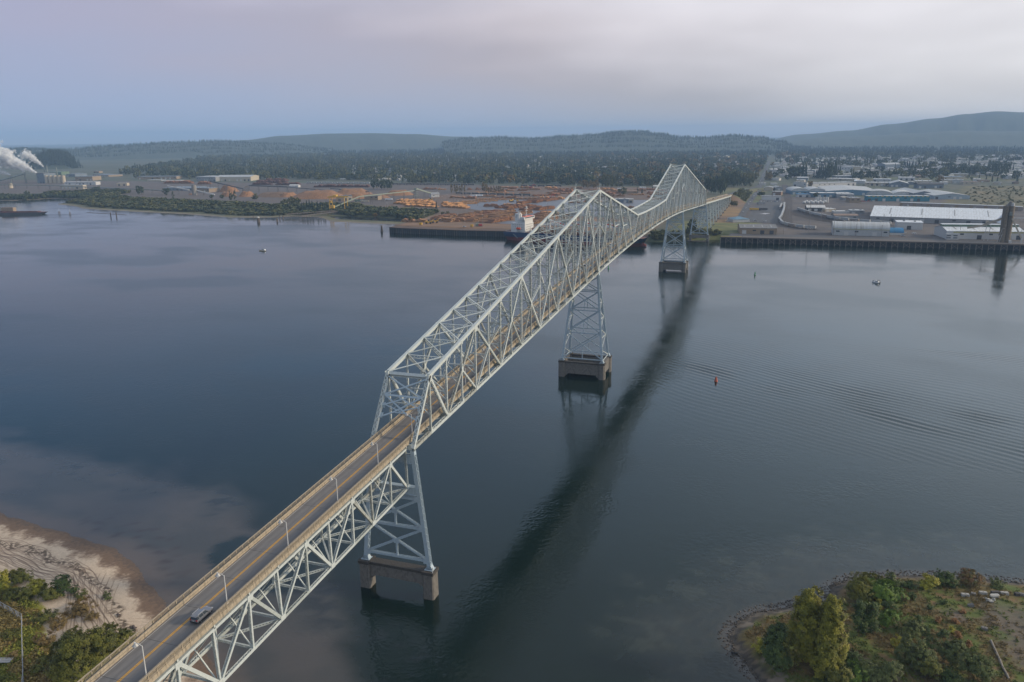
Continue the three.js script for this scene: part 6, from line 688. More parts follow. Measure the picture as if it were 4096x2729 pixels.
// poles
{ const pm = M(0.20, 0.18, 0.165, 0.8), ar = M(0.42, 0.42, 0.42, 0.6); POLES.forEach(([x, z, h], i) => { const yard = x < -60 && z > -1500, t = thing(yard ? 'floodlight_mast' : 'utility_pole', yard ? 'slim floodlight mast in the log yard' : 'tall brown utility pole near the wharf warehouses', 'pole', [x, 7.1, z], 0, yard ? 'floodlight masts' : 'utility poles'); mesh('shaft', build((g) => g.tube(V(0, 0, 0), V(0, h, 0), yard ? 0.32 : 0.3, 0.18, 7)), pm, t); mesh('head', build((g) => { if (yard) { g.box(0, h + 0.1, 0, 1.8, 0.7, 0.7); } else { g.box(0, h - 0.9, 0, 3.0, 0.22, 0.22); g.box(0, h - 2.3, 0, 2.4, 0.2, 0.2); } }), ar, t); }); }
// wharves
const timber = new THREE.MeshStandardMaterial({ color: lin(0.20, 0.155, 0.12), roughness: 0.9, map: rep(stainTex, 0.2) }), paleTimber = new THREE.MeshStandardMaterial({ color: lin(0.36, 0.29, 0.235), roughness: 0.9, map: rep(stainTex, 0.2) }), creosote = M(0.030, 0.032, 0.036, 0.85), deckTimber = new THREE.MeshStandardMaterial({ color: lin(0.20, 0.165, 0.14), roughness: 0.9, map: rep(stainTex, 0.06) });
{
  const t = thing('wharf', 'long timber wharf on cross-braced piles along the right bank', 'wharf'), z = (x) => -819 - 0.037 * (x - 30), X0 = 27, X1 = 470;
  mesh('deck', build((g) => { const n = 8; for (let i = 0; i < n; i++) { const a = mix(X0, X1, i / n), b = mix(X0, X1, (i + 1) / n); g.beam(V(a, 7.15, z(a) - 8), V(b, 7.15, z(b) - 8), 16.6, 0.7, V(0, 0, 1), true); } }), deckTimber, t);
  mesh('cap_beam', build((g) => g.beam(V(X0, 6.5, z(X0) - 0.3), V(X1, 6.5, z(X1) - 0.3), 0.5, 0.6, V(0, 0, 1))), timber, t);
  mesh('kerb_rail', build((g) => g.beam(V(X0, 7.68, z(X0) - 0.25), V(X1, 7.68, z(X1) - 0.25), 0.35, 0.35, V(0, 0, 1))), deckTimber, t);
  mesh('bulkhead', build((g) => g.beam(V(X0, 2.9, z(X0) - 7), V(X1, 2.9, z(X1) - 7), 0.6, 7.6, V(0, 0, 1))), creosote, t);
  const n = 71; for (let i = 0; i <= n; i++) { const x = mix(X0 + 0.5, X1 - 1, i / n); mesh('pile', build((g) => g.tube(V(x, -3, z(x)), V(x, 6.5, z(x)), 0.36, 0.32, 7)), paleTimber, t); mesh('pile', build((g) => g.tube(V(x + 1.5, -3, z(x) - 3.6), V(x + 1.5, 6.7, z(x) - 3.6), 0.3, 0.28, 6)), creosote, t);
    if (i % 2 && i < n) { const x1 = mix(X0 + 0.5, X1 - 1, (i + 1) / n); mesh('cross_brace', build((g) => g.beam(V(x, 1.0, z(x) - 0.4), V(x1, 5.9, z(x1) - 0.4), 0.14, 0.3, V(0, 0, 1))), paleTimber, t); mesh('cross_brace', build((g) => g.beam(V(x1, 1.0, z(x1) - 0.56), V(x, 5.9, z(x) - 0.56), 0.14, 0.3, V(0, 0, 1))), paleTimber, t); } }
  mesh('yellow_rail', build((g) => g.beam(V(27, 7.9, -823), V(52, 7.9, -824), 0.3, 0.5, V(0, 0, 1))), trimYellow, t);
}
{
  const t = thing('wharf', 'dark log-loading wharf ending left of the blue ship', 'wharf'), pts2 = [[-426, -818], [-404, -812], [-320, -807], [-248, -812], [-70, -781]];
  for (let k = 0; k + 1 < pts2.length; k++) { const a = pts2[k], b = pts2[k + 1], n = V(a[1] - b[1], 0, b[0] - a[0]).normalize();   // landward is -z
    const A = V(a[0], 7.3, a[1]), B = V(b[0], 7.3, b[1]), off = n.clone().multiplyScalar(n.z < 0 ? 10 : -10);
    mesh('deck', build((g) => g.beam(A.clone().add(off), B.clone().add(off), 20, 0.7, off)), new THREE.MeshStandardMaterial({ color: lin(0.155, 0.095, 0.06), roughness: 0.9, map: rep(stainTex, 0.06) }), t);
    mesh('bulkhead', build((g) => g.beam(A.clone().addScaledVector(off, 0.12).setY(2.6), B.clone().addScaledVector(off, 0.12).setY(2.6), 0.6, 8.6, off)), creosote, t);
    const L2 = A.distanceTo(B), m = Math.round(L2 / 3.4); for (let i = 0; i < m; i++) { const P = A.clone().lerp(B, (i + 0.5) / m); mesh('fender_pile', build((g) => g.tube(V(P.x, -3, P.z), V(P.x, 7.0, P.z), 0.34, 0.3, 6)), i % 4 ? creosote : timber, t); }
  }
}
// driven piles and dolphins in the water
{
  const lb = ['dark pile dolphin with white marker, left of a pair', 'dark pile dolphin with white marker, right of a pair', 'leaning pile pair left of the log boom gap', 'leaning pile pair right of the log boom gap', 'single thin pile just off the grassy spit', 'thick dolphin of white-topped piles off the spit', 'first of the bare piles left of the dock', 'second of the bare piles left of the dock', 'third of the bare piles left of the dock', 'fourth of the bare piles left of the dock', 'fifth of the bare piles left of the dock', 'sixth of the bare piles left of the dock', 'timber dolphin with walkway at the log wharf corner'];
  const whiteTop = M(0.6, 0.58, 0.54, 0.7);
  AT.dolph.forEach(([x, z], i) => { const t = thing('pile_dolphin', lb[i], 'mooring pile', [x, 0, z], 0, 'piles off the far bank'), n = [4, 4, 2, 2, 1, 12, 3, 2, 2, 3, 1, 1, 6][i], r = n > 8 ? 2.4 : n > 3 ? 1.4 : 0.8, h = [6, 6, 9, 9, 6, 8, 6, 7, 6, 6, 7, 6, 8][i];
    for (let k = 0; k < n; k++) { const q = k / n * 6.283, a = n > 1 ? r : 0; mesh('pile', build((g) => g.tube(V(Math.cos(q) * a * (n > 3 && n < 8 ? 1.5 : 1), -3, Math.sin(q) * a), V(Math.cos(q) * a * 0.6, h * (0.88 + 0.12 * ((k * 7) % 5) / 4), Math.sin(q) * a * 0.6), 0.5, 0.42, 7)), timber, t); if (n > 8) mesh('pile_top', build((g) => g.tube(V(Math.cos(q) * a * 0.6, h - 0.6, Math.sin(q) * a * 0.6), V(Math.cos(q) * a * 0.6, h + 0.9, Math.sin(q) * a * 0.6), 0.5, 0.45, 7)), whiteTop, t); }
    if (i < 2) mesh('marker', build((g) => g.tube(V(0, h - 1, 0), V(0, h + 5, 0), 0.12, 0.1, 6)), whiteTop, t); if (i === 12) mesh('platform', build((g) => g.box(0, h + 0.2, 0, 3.4, 0.5, 3.4)), timber, t); });
  const b = thing('log_boom', 'long floating boom stick between the leaning piles', 'log boom'); AT.boom.reduce((a, c) => mesh('boom_stick', build((g) => g.tube(V(a[0], 0.05, a[1]), V(c[0], 0.05, c[1]), 0.45, 0.4, 7)), timber, b) && c);
}
{ // timber dock at the chip yard
  const t = thing('dock', 'low timber trestle dock at the foot of the yellow crane', 'dock'), A = V(-697, 5.4, -968), B = V(-646, 5.4, -1052), C0 = V(-655, 5.4, -948), D0 = V(-632, 5.4, -1048);
  for (const [a, b] of [[A, B], [C0, D0]]) { mesh('deck', build((g) => { g.beam(a, b, 5, 0.5, V(1, 0, 0.4)); }), deckTimber, t); const n = 14; for (let i = 0; i <= n; i++) { const p = a.clone().lerp(b, i / n); for (const s of [-1.8, 1.8]) mesh('pile', build((g) => g.tube(V(p.x + s, -2, p.z), V(p.x + s, 5.2, p.z), 0.34, 0.3, 6)), timber, t); } mesh('hand_rail', build((g) => g.beam(a.clone().add(V(2.3, 1.1, 0)), b.clone().add(V(2.3, 1.1, 0)), 0.12, 0.3)), timber, t); }
}
// cranes and conveyors
const craneYellow = M(0.52, 0.30, 0.03, 0.6), galvan = new THREE.MeshStandardMaterial({ color: lin(0.30, 0.33, 0.30), roughness: 0.7, map: rep(stainTex, 0.1) }), ironDark = M(0.07, 0.068, 0.07, 0.7), paleGreen = M(0.20, 0.225, 0.17, 0.7);
{
  const t = thing('gantry_crane', 'yellow gantry crane at the dock head', 'crane', [-650, 7.1, -1062], 0.15);
  for (const x of [-15, 13]) for (const z of [-6, 6]) mesh('leg', build((g) => g.beam(V(x, 0, z * 1.2), V(x, 21, z), 0.9, 0.9)), craneYellow, t);
  for (const z of [-6, 6]) mesh('girder', build((g) => g.box(-1, 21.5, z, 34, 1.8, 1.2)), craneYellow, t);
  mesh('trolley', build((g) => g.box(-6, 23.4, 0, 6, 2.6, 9)), craneYellow, t); mesh('hopper', build((g) => { g.box(-11, 4, 3, 6, 5, 5); g.box(-13.5, 13, 5, 3, 4, 3); }), craneYellow, t); for (const x of [-15, 13]) mesh('sill_beam', build((g) => g.box(x, 1, 0, 1.2, 1.2, 16)), craneYellow, t);
}
function conveyor(label, P, w, h, mat, legs = 4, legMat = ironDark) {   // P: points with height
  const t = thing('conveyor', label, 'conveyor'); for (let i = 0; i + 1 < P.length; i++) { const a = V(...P[i]), b = V(...P[i + 1]); mesh('gallery', build((g) => g.beam(a, b, w, h, V(0, 0, 1).cross(V(0, 1, 0)))), mat, t); for (let k = 0; k <= legs; k++) { const p = a.clone().lerp(b, k / legs); if (p.y < 11) continue; mesh('support', build((g) => { for (const s of [-1, 1]) g.beam(V(p.x + s * 1.8, 7, p.z), V(p.x + s * 0.8, p.y - h / 2, p.z), 0.4, 0.4); g.box(p.x, (p.y + 7) / 2, p.z, 2.8, 0.25, 0.25); }), legMat, t); } } return t;
}
conveyor('long pale conveyor climbing from the yellow crane to the green tower', [[-664, 9.5, -1068], [-652.7, 23, -1139.6], [-624.6, 22.4, -1315]], 1.7, 1.7, paleGreen, 5);
conveyor('conveyor gallery from the green tower down to the white hut', [[-622.4, 26.5, -1319.5], [-602.5, 13.4, -1358]], 2.2, 2.6, paleGreen, 2);
conveyor('dark conveyor crossing the chip yard beside the pale warehouse', [[-1190, 32.9, -1389], [-1090, 17.2, -1377], [-1088, 23.1, -1398], [-983, 21.4, -1397]], 2.2, 1.8, ironDark, 4);
conveyor('dark conveyor above the widest chip pile', [[-1062, 17.6, -1473], [-846, 18, -1347]], 2, 1.6, ironDark, 5);
conveyor('second dark conveyor behind the widest chip pile', [[-907, 15, -1457], [-775, 12.6, -1400]], 2, 1.6, ironDark, 4);
conveyor('white conveyor left of the concrete tower', [[-1262, 24, -1330], [-1180, 18, -1305]], 2.2, 2.4, wallMats.white, 2); conveyor('white conveyor right of the concrete tower', [[-1165, 19, -1300], [-1108, 9, -1300]], 2.2, 2.4, wallMats.white, 2);
conveyor('long elevated pipe rack across the mill front', [[-2050, 17, -1400], [-1700, 17, -1400], [-1230, 17, -1290]], 2.5, 2.0, galvan, 9);
conveyor('slanting conveyor left of the mill boiler house', [[-2120, 14, -1600], [-2035, 34, -1615]], 3, 2.6, galvan, 2);
{ const t = thing('conveyor_tower', 'green steel transfer tower between two conveyors', 'tower', [-623.5, 7.1, -1321]); for (const x of [-3, 3]) for (const z of [-3, 3]) mesh('leg', build((g) => g.beam(V(x * 1.4, 0, z * 1.4), V(x, 17, z), 0.5, 0.5)), paleGreen, t); for (let i = 1; i < 4; i++) mesh('platform', build((g) => g.box(0, i * 4.4, 0, 6.4, 0.3, 6.4)), paleGreen, t); mesh('drive_house', build((g) => g.box(0, 18.6, 0, 6, 3.4, 5)), paleGreen, t); }
for (const [i, [x, z]] of AT.stack.entries()) { const t = thing('chimney', ['tallest', 'second', 'third', 'fourth', 'slim', 'short'][i] + ' mill chimney behind the cream silos', 'chimney', [x, 7, z], 0, 'mill chimneys'); mesh('flue', build((g) => g.tube(V(0, 0, 0), V(0, [30, 40, 34, 24, 46, 40][i], 0), 1.8, 1.4, 10)), galvan, t); }
{ // steam, rising and drifting left from the mill
  const R = rng(31), P = [], mk = new THREE.IcosahedronGeometry(1, 2), parts = [];
  const jet = (x, y, z, n, L, rise, r0, r1) => { for (let i = 0; i < n; i++) { const t = Math.pow((i + R()) / n, 1.1); P.push([x - L * t + (R() - 0.5) * r1 * t * 1.6, y + rise * Math.pow(t, 0.8) + (R() - 0.5) * r1 * t * 1.4, z + (R() - 0.5) * r1 * t * 2, mix(r0, r1, t) * (0.45 + 0.5 * R())]); for (let e = 0; e < 3; e++) { const a = R() * 6.283, o = mix(r0, r1, t) * (0.8 + 0.9 * R()); P.push([x - L * t + Math.cos(a) * o * 1.3, y + rise * Math.pow(t, 0.8) + Math.sin(a) * o, z + (R() - 0.5) * o * 2, mix(r0, r1, t) * (0.10 + 0.22 * R())]); } } };
  jet(-1997, 36, -1624, 110, 170, 60, 3, 21); jet(-2100, 48, -1742, 60, 70, 40, 2.5, 11); jet(-2034, 40, -1618, 120, 140, 52, 3, 19); jet(-2084, 30, -1610, 60, 110, 24, 3, 14); jet(-2050, 38, -1660, 70, 130, 40, 3, 18);
  for (const [x, y, z, r] of P) { const g = mergeVertices(mk.clone().deleteAttribute('uv').deleteAttribute('normal')), a = g.attributes.position; for (let i = 0; i < a.count; i++) { const v = V().fromBufferAttribute(a, i), k = r * (1 + 0.30 * N3(v.x * 1.4 + x, v.y * 1.4 + y, v.z * 1.4) + 0.16 * N3(v.x * 4 + x, v.y * 4, v.z * 4 + y)); a.setXYZ(i, x + v.x * k, y + v.y * k, z + v.z * k); } g.computeVertexNormals(); parts.push(g); }
  const m = mesh('steam_plume', mergeGeometries(parts), new THREE.MeshStandardMaterial({ color: lin(0.86, 0.86, 0.86), roughness: 1, transparent: true, opacity: 0.17 }), scene, 'stuff'); tag(m, 'white steam drifting left from the mill chimneys', 'steam');
}
// trains
{
  const hop = (tone) => { const t = thing('hopper_car', '', 'rail car', [0, -500, 0]), m = wallMats[tone]; mesh('body', build((g) => { g.box(0, 2.9, 0, 14.2, 2.9, 3.0); for (const s of [-1, 1]) { g.beam(V(s * 7.1, 3.1, 0), V(s * 4.4, 1.2, 0), 2.9, 0.5, V(0, 0, 1)); } for (const x of [-3.6, 0, 3.6]) g.beam(V(x, 1.5, 0), V(x, 0.7, 0), 2.2, 1.6, V(0, 0, 1)); for (let i = -6; i <= 6; i++) g.box(i * 1.15, 2.9, 0, 0.12, 2.8, 3.16); }), m, t); mesh('roof', build((g) => { g.box(0, 4.42, 0, 14, 0.16, 2.6); g.box(0, 4.6, 0, 13.6, 0.14, 0.8); }), roofMats.pale, t); for (const x of [-5.4, 5.4]) mesh('bogie', build((g) => { for (const a of [-0.9, 0.9]) for (const z of [-0.75, 0.75]) g.tube(V(x + a, 0.45, z - 0.07), V(x + a, 0.45, z + 0.07), 0.45, 0.45, 10); g.box(x, 0.5, 0, 2.6, 0.3, 1.7); }), ironDark, t); return t; };
  const protos = [hop('pale'), hop('rustwhite')]; let used = [false, false];
  const run = (T, n0, label, group, which) => { const d = [0]; for (let i = 1; i < T.length; i++) d.push(d[i - 1] + Math.hypot(T[i][0] - T[i - 1][0], T[i][1] - T[i - 1][1])); const at = (s) => { let i = 1; while (i < T.length - 1 && d[i] < s) i++; const f = clamp((s - d[i - 1]) / (d[i] - d[i - 1])); return [mix(T[i - 1][0], T[i][0], f), mix(T[i - 1][1], T[i][1], f)]; }; const total = d[d.length - 1]; let k = 0; for (let s = 8; s < total - 7 && k < n0; s += 16, k++) { const a = at(s - 5.4), b = at(s + 5.4), w = which(k); const pos = [(a[0] + b[0]) / 2, 7.45, (a[1] + b[1]) / 2], turn = Math.atan2(-(b[1] - a[1]), b[0] - a[0]); if (!used[w]) { used[w] = true; protos[w].position.set(...pos); protos[w].rotation.y = turn; protos[w].userData = { ...protos[w].userData, label, group }; } else copyThing(protos[w], label, pos, turn, group); } };
  run(TRK1, 18, 'pale covered hopper car in the train curving behind the grey warehouse', 'hopper cars on the long curve', (k) => (k % 4 === 3 ? 1 : 0)); run(TRK2, 26, 'covered hopper car in the train bending toward the wharf shed', 'hopper cars on the short curve', (k) => (k % 5 === 2 ? 1 : 0));
  run([[93, -1290], [91, -1200], [88, -1130]], 5, 'hopper car on the siding left of the bending train', 'hopper cars on the siding', () => 1);
  run(AT.train3, 13, 'grey hopper car in the train along the far tree line', 'grey cars of the tree-line train', () => 0);
  const blk = thing('flat_car', '', 'rail car', [0, -500, 0]); mesh('load', build((g) => g.box(0, 3.0, 0, 17, 3.2, 2.9)), ironDark, blk); mesh('load_top', build((g) => { for (let i = -3; i <= 3; i++) g.box(i * 2.4, 4.7, 0, 2.0, 0.25, 2.4); }), wallMats.cream, blk); for (const x of [-6.5, 6.5]) mesh('bogie', build((g) => g.box(x, 0.7, 0, 2.4, 1.1, 2)), ironDark, blk);
  let u2 = false; for (const [T, lb, gr] of [[AT.train4, 'dark loaded rail car in the train behind the log yard', 'dark cars behind the log yard'], [AT.train5, 'dark rail car below the tall poplars', 'dark cars below the poplars'], [AT.darkwall, 'dark trailer in the long row across the log yard', 'dark trailers in the log yard']]) { const [a, b] = T, L = Math.hypot(b[0] - a[0], b[1] - a[1]), n = Math.floor(L / 18.6); for (let i = 0; i < n; i++) { const f = (i + 0.5) / n, pos = [mix(a[0], b[0], f), 7.2, mix(a[1], b[1], f)], turn = Math.atan2(-(b[1] - a[1]), b[0] - a[0]); if (!u2) { u2 = true; blk.position.set(...pos); blk.rotation.y = turn; blk.userData = { ...blk.userData, label: lb, group: gr }; } else copyThing(blk, lb, pos, turn, gr); } }
}
// vehicles
const tyre = M(0.02, 0.02, 0.02, 0.9), paintMats = { white: M(0.68, 0.68, 0.68, 0.35), silver: M(0.35, 0.36, 0.38, 0.35), red: M(0.40, 0.03, 0.02, 0.4), blue: M(0.04, 0.10, 0.25, 0.4), dark: M(0.03, 0.03, 0.035, 0.35) };
function prism(g, prof, w, z0 = 0) { const n = prof.length; for (let i = 0; i < n; i++) { const [ax, ay] = prof[i], [bx, by] = prof[(i + 1) % n]; g.quad(V(ax, ay, z0 + w / 2), V(ax, ay, z0 - w / 2), V(bx, by, z0 - w / 2), V(bx, by, z0 + w / 2)); } const s = new THREE.Shape(prof.map(([x, y]) => new THREE.Vector2(x, y))), f = THREE.ShapeUtils.triangulateShape(s.getPoints(), []); const P = prof; for (const [a, b, c] of f) { g.tri(V(...P[a], z0 + w / 2), V(...P[b], z0 + w / 2), V(...P[c], z0 + w / 2)); g.tri(V(...P[c], z0 - w / 2), V(...P[b], z0 - w / 2), V(...P[a], z0 - w / 2)); } }
function smallCar(label, [x, z], turn, mat, truck = false) { const t = thing(truck ? 'pickup_truck' : 'parked_car', label, truck ? 'truck' : 'car', [x, 7.32, z], turn); mesh('body', build((g) => prism(g, [[-2.3, 0.35], [2.3, 0.35], [2.3, 0.85], [1.1, 1.0], [0.6, 1.02], [-2.25, 1.02]], 1.8)), mat, t); mesh('cabin', build((g) => prism(g, truck ? [[-0.4, 1.0], [1.15, 1.0], [0.7, 1.65], [-0.25, 1.65]] : [[-1.9, 1.0], [1.15, 1.0], [0.5, 1.5], [-1.4, 1.52]], 1.6)), glassDark, t); mesh('roof', build((g) => g.box(truck ? 0.2 : -0.5, truck ? 1.68 : 1.53, 0, truck ? 0.9 : 1.8, 0.06, 1.5)), mat, t); for (const a of [-1.4, 1.4]) for (const b of [-0.8, 0.8]) mesh('wheel', build((g) => g.tube(V(a, 0.34, b - 0.12), V(a, 0.34, b + 0.12), 0.34, 0.34, 10)), tyre, t); return t; }
['white car parked alone on the log wharf', 'silver pickup parked near the blue shelter', 'white car beside the yellow kerb on the quay', 'white car on the road below the trestle', 'white car parked behind the old wharf shed', 'second white car behind the old wharf shed', 'dark car parked beside the blue shelter', 'white car parked right of the blue shelter'].forEach((lb, i) => smallCar(lb, AT.car[i], [0.2, 0.1, 0.2, 0, 0.1, 0.3, 0, 0][i], [paintMats.white, paintMats.silver, paintMats.white, paintMats.white, paintMats.white, paintMats.silver, paintMats.dark, paintMats.white][i], i === 1));
function trailer(label, [x, z], turn, mat) { const t = thing('truck_trailer', label, 'trailer', [x, 7.3, z], turn); mesh('box', build((g) => g.box(0, 2.6, 0, 14.5, 2.9, 2.6)), mat, t); for (const a of [-5.5, -4.2]) for (const b of [-1, 1]) mesh('wheel', build((g) => g.tube(V(a, 0.5, b - 0.15), V(a, 0.5, b + 0.15), 0.5, 0.5, 10)), tyre, t); mesh('landing_gear', build((g) => g.box(4.5, 0.6, 0, 0.3, 1.2, 2)), ironDark, t); mesh('door', build((g) => g.box(-7.27, 2.6, 0, 0.06, 2.6, 2.3)), doorPale, t); }
['white trailer left of a pair behind the sunlit log rows', 'white trailer right of a pair behind the sunlit log rows', 'white trailer between the bridge peak and tan house', 'white trailer beside the pines near the far span', 'white trailer nearest the far bridge peak', 'trailer at the top of the truck lot', 'dark flatbed in the middle of the truck lot', 'yellow tractor unit in the truck lot', 'white and orange trailer near the pale conveyor', 'greenish covered trailer near the pale conveyor', 'white tank trailer left of the green tower'].forEach((lb, i) => trailer(lb, AT.truck[i], [0.1, 0.1, 0.2, 0.2, 0.5, 0.1, 0, 0, 0.3, 0.3, 0.1][i], [paintMats.white, paintMats.white, paintMats.white, paintMats.white, paintMats.white, wallMats.grey, ironDark, craneYellow, wallMats.cream, wallMats.green, paintMats.white][i]));
function loader(label, [x, z], turn) { const t = thing('log_loader', label, 'loader', [x, 7.2, z], turn, 'yellow log loaders'); mesh('body', build((g) => { g.box(-1.8, 2.2, 0, 4.4, 1.8, 2.8); g.box(1.6, 1.7, 0, 3, 1.1, 1.6); }), craneYellow, t); mesh('cab', build((g) => g.box(0.1, 3.9, 0, 1.8, 1.9, 1.7)), glassDark, t); mesh('boom', build((g) => { for (const s of [-0.8, 0.8]) g.beam(V(1.2, 2.2, s), V(5.2, 3.6, s), 0.35, 0.6, V(0, 0, 1)); }), craneYellow, t); mesh('grapple', build((g) => { g.box(5.6, 3.2, 0, 0.6, 1.4, 2.8); g.beam(V(5.6, 4, 0), V(7.2, 4.6, 0), 2.4, 0.3, V(0, 0, 1)); g.beam(V(5.6, 2.6, 0), V(7.4, 2.2, 0), 2.4, 0.3, V(0, 0, 1)); }), ironDark, t); for (const a of [-2.4, 2.4]) for (const b of [-1.3, 1.3]) mesh('wheel', build((g) => g.tube(V(a, 1.05, b - 0.4), V(a, 1.05, b + 0.4), 1.05, 1.05, 12)), tyre, t); t.scale.setScalar(1.25); }
['yellow log loader left of two on the log wharf', 'yellow log loader right of two on the log wharf', 'yellow loader left of two beside the far log deck', 'yellow loader right of two beside the far log deck', 'small yellow loader near the white hut'].forEach((lb, i) => loader(lb, AT.loader[i], [0.3, 0.5, 1.2, 1.9, 0.2][i]));
['yellow generator box left of the loaders', 'yellow generator box alone on the wharf yard', 'green machine box beside the wharf mast', 'red container beside the green machine box'].forEach((lb, i) => { const t = thing('generator_box', lb, 'container', [AT.genset[i][0], 7.2, AT.genset[i][1]], 0.1 * i); mesh('housing', build((g) => g.box(0, 1.9, 0, [4, 3.6, 4.6, 5][i], [3, 3.2, 3.4, 2.4][i], 2.6)), [craneYellow, craneYellow, paleGreen, paintMats.red][i], t); mesh('skid', build((g) => g.box(0, 0.2, 0, 4.4, 0.4, 2.8)), ironDark, t); mesh('exhaust', build((g) => g.tube(V(0.8, 3, 0), V(0.8, 4.6, 0), 0.14, 0.14, 6)), ironDark, t); });
function excavator(label, [x, z], turn, mat) { const t = thing('excavator', label, 'excavator', [x, 7.2, z], turn); mesh('track', build((g) => { for (const s of [-1.3, 1.3]) g.box(0, 0.5, s, 4.4, 1, 0.7); }), ironDark, t); mesh('house', build((g) => g.box(-0.4, 2.0, 0, 4, 1.7, 2.8)), mat, t); mesh('cab', build((g) => g.box(1.0, 2.8, 0.8, 1.5, 1.8, 1.1)), glassDark, t); mesh('boom', build((g) => g.beam(V(1, 2.4, -0.3), V(5, 7.5, -0.3), 0.5, 0.8, V(0, 0, 1))), mat, t); mesh('stick', build((g) => g.beam(V(5, 7.5, -0.3), V(8.4, 4.4, -0.3), 0.4, 0.6, V(0, 0, 1))), mat, t); mesh('grapple', build((g) => { g.beam(V(8.4, 4.4, -0.3), V(8.9, 2.8, 0.4), 0.3, 0.5); g.beam(V(8.4, 4.4, -0.3), V(8.1, 2.8, -1), 0.3, 0.5); }), ironDark, t); t.scale.setScalar(1.4); }
excavator('dark excavator left of the red one on the log heaps', AT.exc[0], 2.6, ironDark); excavator('red excavator with raised boom on the log heaps', AT.exc[1], 0.4, paintMats.red); excavator('small red excavator in the back yard', AT.exc[2], 0.2, paintMats.red);
